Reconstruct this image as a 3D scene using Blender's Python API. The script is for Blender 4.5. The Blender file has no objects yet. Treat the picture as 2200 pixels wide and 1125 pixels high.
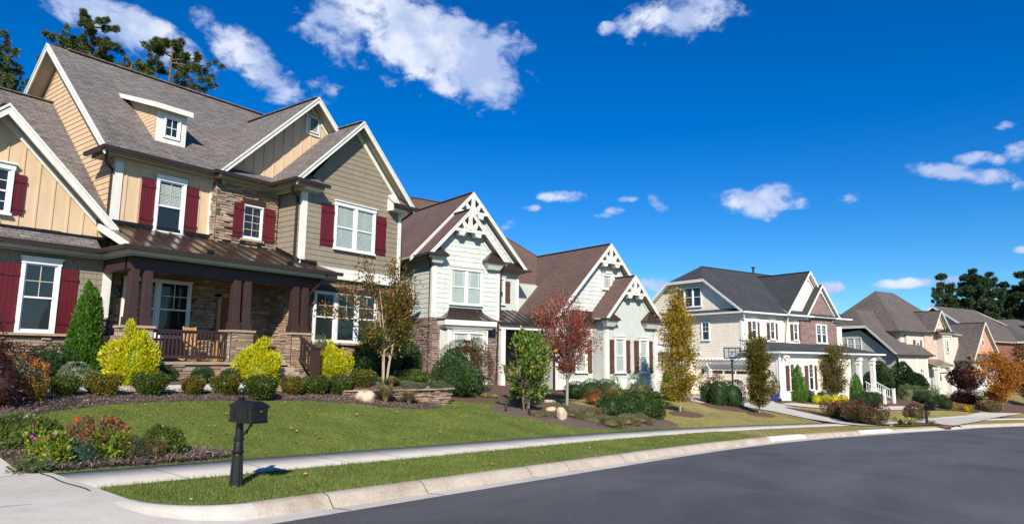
import bpy, math, random
import numpy as np
from mathutils import Vector, Matrix
rnd = random.Random(7)
SC = bpy.context.scene
COL = SC.collection
# ---------------------------------------------------------------- camera
cam_d = bpy.data.cameras.new("camera"); cam = bpy.data.objects.new("camera", cam_d); COL.objects.link(cam)
cam_d.sensor_width = 36; cam_d.lens = 1430.6 / 2200 * 36; cam_d.clip_end = 6000; cam_d.clip_start = 0.1
_p, _r, _y = [math.radians(a) for a in (8.3132, 0.6219, 53.348)]
_f = Vector((math.sin(_y) * math.cos(_p), math.cos(_y) * math.cos(_p), math.sin(_p)))
_rt = Vector((math.cos(_y), -math.sin(_y), 0)); _up = _rt.cross(_f)
_R = math.cos(_r) * _rt + math.sin(_r) * _up; _U = -math.sin(_r) * _rt + math.cos(_r) * _up
cam.matrix_world = Matrix(((_R.x, _U.x, -_f.x, 0), (_R.y, _U.y, -_f.y, 0), (_R.z, _U.z, -_f.z, 1.94), (0, 0, 0, 1)))
SC.camera = cam
SC.cycles.max_bounces = 8; SC.cycles.diffuse_bounces = 1; SC.cycles.transparent_max_bounces = 12
SC.view_settings.view_transform = 'Standard'; SC.view_settings.look = 'None'
SC.view_settings.exposure = 0.44; SC.view_settings.gamma = 1
# ---------------------------------------------------------------- sun and sky
SUN_AZ, SUN_EL = math.radians(227.5), math.radians(33)      # compass angle (from +Y towards +X) of the sun
sd = bpy.data.lights.new("sun", 'SUN'); sun = bpy.data.objects.new("sun", sd); COL.objects.link(sun)
sd.energy = 5.0; sd.angle = math.radians(0.53); sd.color = (1.0, 0.93, 0.82)
_td = -Vector((math.sin(SUN_AZ) * math.cos(SUN_EL), math.cos(SUN_AZ) * math.cos(SUN_EL), math.sin(SUN_EL)))
sun.rotation_euler = _td.to_track_quat('-Z', 'Y').to_euler(); sun.location = (-20, -20, 30)
W = bpy.data.worlds.new("World"); SC.world = W; W.use_nodes = True
nt = W.node_tree; nt.nodes.clear()
def N(nt, t, **k):
    n = nt.nodes.new(t)
    for a, v in k.items():
        if a == 'inp':
            for i, x in v.items(): n.inputs[i].default_value = x
        else: setattr(n, a, v)
    return n
def Lk(nt, a, b): nt.links.new(a, b)
def M_(nt, op, a, b=None, c=None, clamp=False):
    n = nt.nodes.new('ShaderNodeMath'); n.operation = op; n.use_clamp = clamp
    for i, x in enumerate((a, b, c)):
        if x is None: continue
        if isinstance(x, (int, float)): n.inputs[i].default_value = x
        else: nt.links.new(x, n.inputs[i])
    return n.outputs[0]
sky = N(nt, 'ShaderNodeTexSky', sky_type='NISHITA', sun_disc=False, sun_elevation=SUN_EL, sun_rotation=SUN_AZ,
        altitude=200, air_density=1.0, dust_density=0.25, ozone_density=3.2)
hs = N(nt, 'ShaderNodeHueSaturation', inp={'Saturation': 1.48, 'Value': 1.0, 'Hue': 0.505})
Lk(nt, sky.outputs[0], hs.inputs['Color'])
tint = N(nt, 'ShaderNodeMix', data_type='RGBA', blend_type='MULTIPLY', inp={0: 1.0, 7: (1.0, 1.58, 1.92, 1)}); Lk(nt, hs.outputs[0], tint.inputs[6])
tc = N(nt, 'ShaderNodeTexCoord')
def cdir(px, py):                                        # compass direction of a cloud
    d = _R * ((px - 1100) / 1430.6) - _U * ((py - 562.5) / 1430.6) + _f
    return d.normalized()
# clouds: (azimuth/elevation centre via cdir, half width, half height in radians, turn, strength)
CL = [(900, 100, 255, 102, -18, 1.05), (860, 40, 150, 60, 0, .95), (1010, 130, 120, 70, 20, .7), (550, 138, 130, 44, -36, 1.0), (690, 190, 50, 28, 0, .6), (240, 45, 165, 42, -15, .8), (1040, 190, 45, 25, 0, .7),
      (1470, 42, 120, 48, 0, .85), (1640, 435, 108, 38, -3, 1.15), (1800, 426, 52, 17, 8, .75), (2075, 376, 95, 20, -16, .85), (2105, 342, 50, 13, -10, .75), (2180, 400, 50, 13, 0, .6), (1215, 422, 55, 15, 0, .8), (1320, 452, 28, 10, 0, .7),
      (1410, 437, 32, 20, -30, .7), (1145, 447, 22, 8, 0, .6), (1290, 463, 25, 7, 0, .5), (1405, 612, 55, 18, 0, .9), (1950, 608, 60, 11, 0, .95), (2030, 602, 34, 10, 0, .7), (1785, 617, 32, 14, 0, .85), (1090, 488, 22, 14, 30, .6),
      (1305, 62, 20, 13, 0, .5), (500, 57, 28, 9, 5, .5), (2160, 268, 18, 9, 0, .6), (1505, 106, 26, 8, 0, .4), (1790, 656, 40, 9, 0, .5), (2190, 330, 26, 20, 0, .6), (1350, 428, 30, 8, 0, .5), (2170, 585, 50, 8, 0, .3), (2195, 537, 12, 7, 0, .8)]
nz = N(nt, 'ShaderNodeTexNoise', inp={'Scale': 8.0, 'Detail': 9.0, 'Roughness': .58, 'Distortion': .15})
mp = N(nt, 'ShaderNodeMapping'); mp.inputs['Scale'].default_value = (1, 1, 1.5)
Lk(nt, tc.outputs['Generated'], mp.inputs[0]); Lk(nt, mp.outputs[0], nz.inputs['Vector'])
acc = None
for px, py, hw, hh, rot, st in CL:
    c = cdir(px, py); uu = Vector((0, 0, 1)).cross(c).normalized() * -1; vv = c.cross(uu) * -1
    if vv.z < 0: vv = -vv
    if uu.dot(_R) < 0: uu = -uu
    cr, sr = math.cos(math.radians(rot)), math.sin(math.radians(rot))
    U = (uu * cr + vv * sr) / (hw / 1430.6); V = (-uu * sr + vv * cr) / (hh / 1430.6)
    du = N(nt, 'ShaderNodeVectorMath', operation='DOT_PRODUCT', inp={1: U}); dv = N(nt, 'ShaderNodeVectorMath', operation='DOT_PRODUCT', inp={1: V})
    Lk(nt, tc.outputs['Generated'], du.inputs[0]); Lk(nt, tc.outputs['Generated'], dv.inputs[0])
    a = M_(nt, 'SUBTRACT', du.outputs['Value'], U.dot(c)); b = M_(nt, 'SUBTRACT', dv.outputs['Value'], V.dot(c))
    r2 = M_(nt, 'ADD', M_(nt, 'MULTIPLY', a, a), M_(nt, 'MULTIPLY', b, b))
    df = N(nt, 'ShaderNodeVectorMath', operation='DOT_PRODUCT', inp={1: c}); Lk(nt, tc.outputs['Generated'], df.inputs[0])
    g = M_(nt, 'MULTIPLY', M_(nt, 'SUBTRACT', 1.0, M_(nt, 'MULTIPLY', r2, .7), clamp=True), st)
    g = M_(nt, 'MULTIPLY', g, M_(nt, 'GREATER_THAN', df.outputs['Value'], 0.0))
    acc = g if acc is None else M_(nt, 'MAXIMUM', acc, g)
nz3 = N(nt, 'ShaderNodeTexNoise', inp={'Scale': 34.0, 'Detail': 6.0, 'Roughness': .6, 'Distortion': .3}); Lk(nt, mp.outputs[0], nz3.inputs['Vector'])
mask = M_(nt, 'ADD', M_(nt, 'ADD', acc, M_(nt, 'MULTIPLY', M_(nt, 'SUBTRACT', nz.outputs['Fac'], .5), 2.5)), M_(nt, 'MULTIPLY', M_(nt, 'SUBTRACT', nz3.outputs['Fac'], .5), 1.5))
inside = M_(nt, 'GREATER_THAN', acc, 0.02)
ramp = N(nt, 'ShaderNodeMapRange', interpolation_type='SMOOTHSTEP', inp={1: .30, 2: .92})
Lk(nt, mask, ramp.inputs[0])
cm = M_(nt, 'MULTIPLY', M_(nt, 'MULTIPLY', ramp.outputs[0], inside), .92)
nz2 = N(nt, 'ShaderNodeTexNoise', inp={'Scale': 13.0, 'Detail': 6.0}); Lk(nt, tc.outputs['Generated'], nz2.inputs['Vector'])
cc = N(nt, 'ShaderNodeMix', data_type='RGBA', inp={6: (6.8, 8.6, 13.0, 1), 7: (13.5, 14.2, 16.0, 1)})
mr2 = N(nt, 'ShaderNodeMapRange', interpolation_type='SMOOTHSTEP', inp={1: -.25, 2: .75}); Lk(nt, M_(nt, 'ADD', M_(nt, 'MULTIPLY', M_(nt, 'SUBTRACT', nz2.outputs['Fac'], .5), 3.2), M_(nt, 'MULTIPLY', M_(nt, 'SUBTRACT', mask, .6), .45)), mr2.inputs[0])
Lk(nt, mr2.outputs[0], cc.inputs[0])
mx = N(nt, 'ShaderNodeMix', data_type='RGBA'); Lk(nt, cm, mx.inputs[0]); Lk(nt, tint.outputs[2], mx.inputs[6]); Lk(nt, cc.outputs[2], mx.inputs[7])
bg = N(nt, 'ShaderNodeBackground', inp={1: .050}); Lk(nt, mx.outputs[2], bg.inputs[0])
wo = N(nt, 'ShaderNodeOutputWorld'); Lk(nt, bg.outputs[0], wo.inputs[0])
# ---------------------------------------------------------------- materials
MATS = {}
def newmat(name):
    m = bpy.data.materials.new(name); m.use_nodes = True; t = m.node_tree; t.nodes.clear()
    o = N(t, 'ShaderNodeOutputMaterial'); b = N(t, 'ShaderNodeBsdfPrincipled'); Lk(t, b.outputs[0], o.inputs[0])
    MATS[name] = m; return m, t, b, o
def ramp_(t, fac, stops, interp='LINEAR'):
    if len(stops) == 1: stops = [(0, stops[0][1]), (1, stops[0][1])]
    r = N(t, 'ShaderNodeValToRGB'); r.color_ramp.interpolation = interp; e = r.color_ramp.elements
    while len(e) < len(stops): e.new(.5)
    for i, (p, c) in enumerate(stops): e[i].position = p; e[i].color = (*c, 1)
    Lk(t, fac, r.inputs[0]); return r.outputs[0]
def noise(t, scale, detail=4, coord='Object', rough=.55, sc=(1, 1, 1), dist=0):
    c = N(t, 'ShaderNodeTexCoord'); m = N(t, 'ShaderNodeMapping'); m.inputs['Scale'].default_value = sc
    n = N(t, 'ShaderNodeTexNoise', inp={'Scale': scale, 'Detail': detail, 'Roughness': rough, 'Distortion': dist})
    Lk(t, c.outputs[coord], m.inputs[0]); Lk(t, m.outputs[0], n.inputs['Vector']); return n.outputs['Fac']
def bump(t, b, h, dist, strength=1.0):
    n = N(t, 'ShaderNodeBump', inp={'Strength': strength, 'Distance': dist}); Lk(t, h, n.inputs['Height']); Lk(t, n.outputs[0], b.inputs['Normal'])
def mixc(t, fac, a, b, mode='MIX'):
    m = N(t, 'ShaderNodeMix', data_type='RGBA', blend_type=mode)
    for i, x in ((0, fac), (6, a), (7, b)):
        if isinstance(x, (int, float)): m.inputs[i].default_value = x
        elif isinstance(x, tuple): m.inputs[i].default_value = (*x, 1)
        else: Lk(t, x, m.inputs[i])
    return m.outputs[2]
def sc_(c, k): return tuple(min(1, x * k) for x in c)
def paint(name, c, rough=.55, var=.12, metal=0, bumpd=.001, grain=None):
    m, t, b, o = newmat(name)
    f = noise(t, 1.3, 5); f2 = noise(t, 22, 4, sc=grain or (1, 1, .25))
    c1 = ramp_(t, f, [(.3, sc_(c, 1 - var)), (.7, sc_(c, 1 + var * .6))])
    c2 = mixc(t, .25, c1, ramp_(t, f2, [(.35, sc_(c, 1 - var * 1.6)), (.7, sc_(c, 1 + var * .5))]))
    f3 = noise(t, 3.0, 6, sc=(1.6, 1.6, .35), rough=.7); c2 = mixc(t, 1.0, c2, ramp_(t, f3, [(.30, (.86, .84, .81)), (.52, (1, 1, 1)), (.8, (1.02, 1.02, 1.02))]), 'MULTIPLY')
    Lk(t, c2, b.inputs['Base Color']); b.inputs['Roughness'].default_value = rough; b.inputs['Metallic'].default_value = metal
    bump(t, b, f2, bumpd); return m
def shingle(name, ca, cb, cdk):
    m, t, b, o = newmat(name)
    u = N(t, 'ShaderNodeUVMap')
    br = N(t, 'ShaderNodeTexBrick', offset=.37, inp={'Scale': 1.0, 'Mortar Size': .012, 'Mortar Smooth': .4, 'Brick Width': .31, 'Row Height': .145, 'Color1': (0, 0, 0, 1), 'Color2': (1, 1, 1, 1), 'Mortar': (.5, .5, .5, 1)})
    Lk(t, u.outputs[0], br.inputs['Vector'])
    mp = N(t, 'ShaderNodeMapping'); mp.inputs['Scale'].default_value = (.75, 4.2, 1); Lk(t, u.outputs[0], mp.inputs[0])
    n = N(t, 'ShaderNodeTexNoise', inp={'Scale': 2.6, 'Detail': 6, 'Roughness': .7}); Lk(t, mp.outputs[0], n.inputs['Vector'])
    n3 = N(t, 'ShaderNodeTexNoise', inp={'Scale': 60, 'Detail': 3}); Lk(t, u.outputs[0], n3.inputs['Vector'])
    n4 = N(t, 'ShaderNodeTexNoise', inp={'Scale': .5, 'Detail': 4}); Lk(t, u.outputs[0], n4.inputs['Vector'])
    base = ramp_(t, br.outputs['Color'], [(0, cdk), (.4, ca), (1, cb)])
    base = mixc(t, .6, base, ramp_(t, n.outputs['Fac'], [(.38, sc_(cdk, .8)), (.5, ca), (.6, sc_(cb, 1.12))]))
    base = mixc(t, .30, base, ramp_(t, n3.outputs['Fac'], [(.35, sc_(cdk, .7)), (.65, sc_(cb, 1.15))]))
    base = mixc(t, 1.0, base, ramp_(t, n4.outputs['Fac'], [(.3, (.86, .84, .84)), (.7, (1.1, 1.08, 1.05))]), 'MULTIPLY')
    base = mixc(t, br.outputs['Fac'], base, sc_(cdk, .55))
    Lk(t, base, b.inputs['Base Color']); b.inputs['Roughness'].default_value = .9
    sx = N(t, 'ShaderNodeSeparateXYZ'); Lk(t, u.outputs[0], sx.inputs[0])
    saw = M_(t, 'FRACT', M_(t, 'DIVIDE', sx.outputs[1], .145))
    h = M_(t, 'ADD', M_(t, 'MULTIPLY', M_(t, 'SUBTRACT', 1, saw), .7), M_(t, 'MULTIPLY', n3.outputs['Fac'], .4))
    bump(t, b, h, .012, .8); return m
def islandmat(name, stops, rough=.85, bscale=25, bd=.006, var=.35, metal=0):
    m, t, b, o = newmat(name); g = N(t, 'ShaderNodeNewGeometry')
    c = ramp_(t, g.outputs['Random Per Island'], stops, 'LINEAR'); f = noise(t, bscale, 6)
    c = mixc(t, 1.0, c, ramp_(t, f, [(.3, (1 - var,) * 3), (.7, (1 + var * .5,) * 3)]), 'MULTIPLY')
    Lk(t, c, b.inputs['Base Color']); b.inputs['Roughness'].default_value = rough; bump(t, b, f, bd); return m
def leafmat(name, stops, rough=.45, tr=.3, spec=.4, patch=0):
    m, t, b, o = newmat(name); g = N(t, 'ShaderNodeNewGeometry')
    n = len(stops)
    c = ramp_(t, g.outputs['Random Per Island'], [((i + .0) / max(1, n - 1), s) for i, s in enumerate(stops)])
    if patch: c = mixc(t, 1.0, c, ramp_(t, noise(t, .9, 5, rough=.65), [(.3, (1 - patch, 1 - patch * .8, 1 - patch)), (.68, (1 + patch * 1.5, 1 + patch, 1 + patch))]), 'MULTIPLY')
    Lk(t, c, b.inputs['Base Color']); b.inputs['Roughness'].default_value = rough; b.inputs['Specular IOR Level'].default_value = spec
    tl = N(t, 'ShaderNodeBsdfTranslucent'); Lk(t, mixc(t, 1.0, c, (1.3, 1.25, .6), 'MULTIPLY'), tl.inputs[0])
    mx = N(t, 'ShaderNodeMixShader', inp={0: tr}); Lk(t, b.outputs[0], mx.inputs[1]); Lk(t, tl.outputs[0], mx.inputs[2]); Lk(t, mx.outputs[0], o.inputs[0])
    return m
def brick(name, c1, c2, mort, w=.2, h=.067, ms=.01, rough=.85):
    m, t, b, o = newmat(name); u = N(t, 'ShaderNodeUVMap')
    br = N(t, 'ShaderNodeTexBrick', inp={'Scale': 1.0, 'Mortar Size': ms, 'Brick Width': w, 'Row Height': h, 'Color1': (*c1, 1), 'Color2': (*c2, 1), 'Mortar': (*mort, 1)})
    Lk(t, u.outputs[0], br.inputs['Vector']); n = noise(t, 9, 5)
    c = mixc(t, 1.0, br.outputs['Color'], ramp_(t, n, [(.3, (.7, .7, .7)), (.7, (1.2, 1.2, 1.2))]), 'MULTIPLY')
    Lk(t, c, b.inputs['Base Color']); b.inputs['Roughness'].default_value = rough
    bump(t, b, M_(t, 'SUBTRACT', 1, br.outputs['Fac']), .006); return m
def glassmat():
    m, t, b, o = newmat('window_glass'); t.nodes.remove(b)
    lw_ = N(t, 'ShaderNodeLayerWeight', inp={0: .5}); f = M_(t, 'ADD', M_(t, 'MULTIPLY', M_(t, 'POWER', lw_.outputs['Facing'], 4.0), .9), .055, clamp=True)
    a = N(t, 'ShaderNodeBsdfTransparent', inp={0: (.86, .92, .92, 1)}); g = N(t, 'ShaderNodeBsdfGlossy', inp={'Roughness': .02, 'Color': (.9, .95, 1, 1)})
    mx = N(t, 'ShaderNodeMixShader'); Lk(t, f, mx.inputs[0]); Lk(t, a.outputs[0], mx.inputs[1]); Lk(t, g.outputs[0], mx.inputs[2]); Lk(t, mx.outputs[0], o.inputs[0]); return m
glassmat()
paint('trim_white', (.74, .73, .66), .5, .05); paint('window_white', (.82, .82, .80), .45, .03)
paint('yellow_paint', (.66, .475, .30), .6, .05); paint('taupe_paint', (.275, .232, .170), .7, .10, grain=(8, 8, .4))
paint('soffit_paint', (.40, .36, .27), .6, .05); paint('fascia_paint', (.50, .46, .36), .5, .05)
paint('brown_metal', (.055, .036, .030), .35, .15, .2); paint('brown_roof_metal', (.085, .058, .046), .22, .14, .6)
paint('brown_wood', (.046, .023, .021), .55, .15); paint('burgundy', (.115, .008, .014), .5, .12)
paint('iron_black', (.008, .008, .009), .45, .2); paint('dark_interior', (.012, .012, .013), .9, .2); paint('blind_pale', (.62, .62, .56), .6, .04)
paint('blind_grey', (.022, .025, .025), .6, .08); paint('muntin_tan', (.55, .50, .36), .5, .04)
paint('sage_white', (.58, .605, .565), .6, .05); paint('sage_green', (.50, .535, .49), .6, .04); paint('h2_brown', (.105, .042, .028), .55, .12)
paint('cream_paint', (.84, .76, .64), .6, .05); paint('cream_front', (.80, .74, .62), .6, .04); paint('white_paint', (.85, .84, .82), .5, .03)
paint('shutter_plum', (.10, .045, .040), .55, .1); paint('grey_siding', (.42, .42, .34), .65, .05); paint('pale_siding', (.60, .56, .49), .65, .04)
paint('peach_paint', (.62, .30, .20), .65, .06); paint('door_red', (.20, .045, .02), .35, .2); paint('tan_wood', (.50, .27, .10), .5, .2)
paint('door_dark', (.05, .028, .02), .5, .2); paint('chrome_pipe', (.55, .55, .55), .3, .05, .9)
shingle('shingle_taupe', (.138, .122, .114), (.275, .245, .228), (.056, .046, .044))
shingle('shingle_brown', (.130, .078, .064), (.165, .102, .084), (.085, .052, .044))
shingle('shingle_charcoal', (.040, .043, .050), (.070, .074, .084), (.018, .019, .023))
shingle('shingle_grey', (.105, .088, .078), (.185, .158, .142), (.050, .042, .038))
K_ = 1.3
STONES1 = [(0, (.20, .125, .075)), (.2, (.31, .21, .135)), (.4, (.25, .17, .115)), (.55, (.17, .115, .09)), (.7, (.35, .26, .18)), (.85, (.23, .19, .16)), (1, (.40, .31, .22))]
STONES2 = [(0, (.17, .11, .10)), (.25, (.30, .20, .17)), (.5, (.22, .155, .145)), (.75, (.36, .26, .21)), (1, (.15, .11, .11))]
STONES1 = [(p, sc_(c, K_)) for p, c in STONES1]
islandmat('ledge_stone', STONES1); islandmat('ledge_stone_mauve', STONES2)
paint('mortar', (.10, .075, .055), .95, .3); paint('stone_cap', (.42, .32, .22), .85, .25)
brick('stone_veneer_far', (.22, .13, .115), (.36, .25, .215), (.14, .10, .09), .34, .10, .012)
brick('stone_pink', (.62, .36, .26), (.72, .55, .42), (.60, .48, .38), .40, .2, .012)
brick('red_brick', (.20, .055, .038), (.26, .085, .060), (.24, .16, .13), .2, .07, .008)
# ---------------------------------------------------------------- object helpers
def tag(o, label=None, cat=None, group=None, kind=None):
    for k, v in (('label', label), ('category', cat), ('group', group), ('kind', kind)):
        if v: o[k] = v
    return o
def empty(name, loc, rz=0, label=None, cat=None, group=None):
    o = bpy.data.objects.new(name, None); o.empty_display_size = .3; COL.objects.link(o); o.location = loc; o.rotation_euler = (0, 0, rz)
    return tag(o, label, cat, group)
def copy_tree(o, parent=None):
    c = o.copy(); COL.objects.link(c); c.parent = parent
    for ch in list(o.children):
        copy_tree(ch, c)
    return c
class MB:
    def __init__(s): s.v = []; s.f = []; s.m = []
    def add(s, vs, fs, m=0):
        n = len(s.v); s.v += [tuple(p) for p in vs]; s.f += [tuple(i + n for i in f) for f in fs]; s.m += [m] * len(fs)
    def poly(s, pts, m=0): s.add(pts, [tuple(range(len(pts)))], m)
    def box(s, x0, x1, y0, y1, z0, z1, m=0):
        s.add([(x, y, z) for z in (z0, z1) for y in (y0, y1) for x in (x0, x1)],
              [(0, 2, 3, 1), (4, 5, 7, 6), (0, 1, 5, 4), (2, 6, 7, 3), (0, 4, 6, 2), (1, 3, 7, 5)], m)
    def hexa(s, a, b, m=0):
        """solid between polygon a and polygon b (same count)"""
        n = len(a); s.add(list(a) + list(b), [tuple(range(n))[::-1], tuple(range(n, 2 * n))] + [(i, (i + 1) % n, n + (i + 1) % n, n + i) for i in range(n)], m)
    def beam(s, p, q, w, h, m=0, up=(0, 0, 1)):
        p = Vector(p); q = Vector(q); d = (q - p).normalized(); u = Vector(up); sd_ = d.cross(u)
        if sd_.length < 1e-4: sd_ = d.cross(Vector((1, 0, 0)))
        sd_.normalize(); uu = sd_.cross(d)
        A = [p + sd_ * w / 2 * a + uu * h / 2 * b for a, b in ((-1, -1), (1, -1), (1, 1), (-1, 1))]
        s.hexa(A, [x + (q - p) for x in A], m)
    def tube(s, pts, rad, n=8, m=0, cap=True):
        pts = [Vector(p) for p in pts]; k = len(pts)
        if isinstance(rad, (int, float)): rad = [rad] * k
        base = len(s.v); prev = None
        for i, p in enumerate(pts):
            d = (pts[min(i + 1, k - 1)] - pts[max(i - 1, 0)])
            d = d.normalized() if d.length > 1e-9 else Vector((0, 0, 1))
            a = prev if prev is not None else (Vector((1, 0, 0)) if abs(d.x) < .9 else Vector((0, 1, 0)))
            a = (a - d * a.dot(d)); a.normalize(); prev = a; b = d.cross(a)
            for j in range(n):
                t = 2 * math.pi * j / n; s.v.append(tuple(p + (a * math.cos(t) + b * math.sin(t)) * rad[i]))
        for i in range(k - 1):
            for j in range(n):
                s.f.append((base + i * n + j, base + i * n + (j + 1) % n, base + (i + 1) * n + (j + 1) % n, base + (i + 1) * n + j)); s.m.append(m)
        if cap:
            s.f.append(tuple(base + j for j in range(n))[::-1]); s.f.append(tuple(base + (k - 1) * n + j for j in range(n))); s.m += [m, m]
    def lathe(s, c, prof, n=16, m=0):
        s.tube([(c[0], c[1], c[2] + z) for r, z in prof], [max(r, 1e-4) for r, z in prof], n, m)
    def build(s, name, mats, parent=None, smooth=False, bevel=0):
        me = bpy.data.meshes.new(name); me.from_pydata(s.v, [], s.f)
        if not isinstance(mats, (list, tuple)): mats = [mats]
        for k in mats: me.materials.append(MATS[k] if isinstance(k, str) else k)
        me.polygons.foreach_set('material_index', s.m)
        if smooth: me.polygons.foreach_set('use_smooth', [True] * len(s.f))
        me.update(); autouv(me)
        o = bpy.data.objects.new(name, me); COL.objects.link(o)
        if parent: o.parent = parent
        if bevel:
            b = o.modifiers.new('bevel', 'BEVEL'); b.width = bevel; b.segments = 2; b.limit_method = 'ANGLE'; b.angle_limit = .6
        return o
def autouv(me):
    uv = me.uv_layers.new(name='uv'); nl = len(me.loops); n = np.empty(len(me.polygons) * 3); me.polygons.foreach_get('normal', n); n = n.reshape(-1, 3)
    lt = np.empty(len(me.polygons), int); me.polygons.foreach_get('loop_total', lt); vi = np.empty(nl, int); me.loops.foreach_get('vertex_index', vi)
    co = np.empty(len(me.vertices) * 3); me.vertices.foreach_get('co', co); co = co.reshape(-1, 3)
    nn = np.repeat(n, lt, 0); p = co[vi]
    h = np.stack([-nn[:, 1], nn[:, 0], np.zeros(nl)], 1); L = np.linalg.norm(h, axis=1); flat = L < 1e-3
    h[flat] = (1, 0, 0); L[flat] = 1; h /= L[:, None]
    # keep a stable sign so that opposite windings map alike
    sg = np.where(np.abs(h[:, 0]) > np.abs(h[:, 1]), np.sign(h[:, 0]), np.sign(h[:, 1])); h *= sg[:, None]
    v = np.cross(nn, h); v *= np.where(v[:, 2] < 0, -1, 1)[:, None]; v[flat] = (0, 1, 0)
    out = np.stack([(p * h).sum(1), (p * v).sum(1)], 1).astype(np.float32); uv.data.foreach_set('uv', out.ravel())
def npmesh(name, V, F, mat, parent=None, smooth=False, k=4):
    """V (n,3) array, F (m,k) array"""
    me = bpy.data.meshes.new(name); V = np.asarray(V, np.float32); F = np.asarray(F, np.int32); m = len(F)
    me.vertices.add(len(V)); me.vertices.foreach_set('co', V.ravel()); me.loops.add(m * k); me.loops.foreach_set('vertex_index', F.ravel())
    me.polygons.add(m); me.polygons.foreach_set('loop_start', np.arange(0, m * k, k, dtype=np.int32)); me.polygons.foreach_set('loop_total', np.full(m, k, np.int32))
    if smooth: me.polygons.foreach_set('use_smooth', np.ones(m, bool))
    me.update(calc_edges=True); me.validate()
    me.materials.append(MATS[mat] if isinstance(mat, str) else mat)
    o = bpy.data.objects.new(name, me); COL.objects.link(o)
    if parent: o.parent = parent
    return o
# ---------------------------------------------------------------- wall planes
class Pl:
    """vertical wall plane: axis 'x' = faces -Y (u runs along X), axis 'y' = faces -X (u runs along Y)"""
    def __init__(s, ax, val): s.ax = ax; s.val = val
    def pt(s, u, z, off=0): return (u, s.val - off, z) if s.ax == 'x' else (s.val - off, u, z)
    def box(s, mb, u0, u1, z0, z1, o0, o1, m=0):
        if s.ax == 'x': mb.box(u0, u1, s.val - o1, s.val - o0, z0, z1, m)
        else: mb.box(s.val - o1, s.val - o0, u0, u1, z0, z1, m)
    def prism(s, mb, pts, o0, o1, m=0): mb.hexa([s.pt(u, z, o0) for u, z in pts], [s.pt(u, z, o1) for u, z in pts], m)
def clip(pts, i, lim, keep_less):
    out = []
    for k in range(len(pts)):
        a, b = pts[k], pts[(k + 1) % len(pts)]
        ia = (a[i] <= lim) if keep_less else (a[i] >= lim); ib = (b[i] <= lim) if keep_less else (b[i] >= lim)
        if ia: out.append(a)
        if ia != ib:
            t = (lim - a[i]) / (b[i] - a[i]); out.append(tuple(a[j] + t * (b[j] - a[j]) for j in range(2)))
    return out
def siding(mb, P, poly, exp=.18, lip=.02, m=0, wavy=0, back=True):
    zs_ = [z for u, z in poly]; z0 = min(zs_); z1 = max(zs_); k = 0
    if back: P.prism(mb, poly, -.12, 0, m)
    z = z0 - .001
    while z < z1 - .01:
        c = clip(clip(poly, 1, z, False), 1, z + exp, True)
        if len(c) >= 3:
            if wavy:
                lo = min(p[0] for p in c); hi = max(p[0] for p in c); n = max(2, int((hi - lo) / .14)); row = []
                for j in range(n + 1):
                    u = lo + (hi - lo) * j / n; row.append(u)
                ph = rnd.uniform(0, 6); vv = []
                for u in row:
                    cc = [q for q in (clip(clip(c, 0, u + .004, True), 0, u - .004, False)) ]
                    if len(cc) < 2: vv.append(None); continue
                    a = min(q[1] for q in cc); b_ = max(q[1] for q in cc); w = wavy * (math.sin(u * 5.1 + ph) * .5 + math.sin(u * 11.7 + ph * 2) * .3)
                    vv.append((P.pt(u, max(z0, a + w), lip), P.pt(u, b_, .003), P.pt(u, max(z0, a + w), .001)))
                for j in range(n):
                    if vv[j] and vv[j + 1]:
                        A, B = vv[j], vv[j + 1]; mb.poly([A[0], B[0], B[1], A[1]], m); mb.poly([A[2], B[2], B[0], A[0]], m)
            else:
                f = lambda p: .003 + (lip - .003) * (1 - (p[1] - z) / exp)
                mb.poly([P.pt(u, zz, f((u, zz))) for u, zz in c], m)
                low = sorted([p for p in c if abs(p[1] - max(z, z0)) < .02])
                if len(low) >= 2: mb.poly([P.pt(low[0][0], low[0][1], 0), P.pt(low[-1][0], low[-1][1], 0), P.pt(low[-1][0], low[-1][1], lip), P.pt(low[0][0], low[0][1], lip)], m)
        z += exp; k += 1
def battens(mb, P, poly, sp=.406, w=.05, d=.022, u0=None, m=0):
    us = [p[0] for p in poly]; u = (min(us) + sp * .5) if u0 is None else u0
    P.prism(mb, poly, -.12, 0, m)
    while u < max(us):
        if u > min(us):
            c = clip(clip(poly, 0, u + w / 2, True), 0, u - w / 2, False)
            if len(c) >= 3: P.prism(mb, c, .0, d, m)
        u += sp
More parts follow.
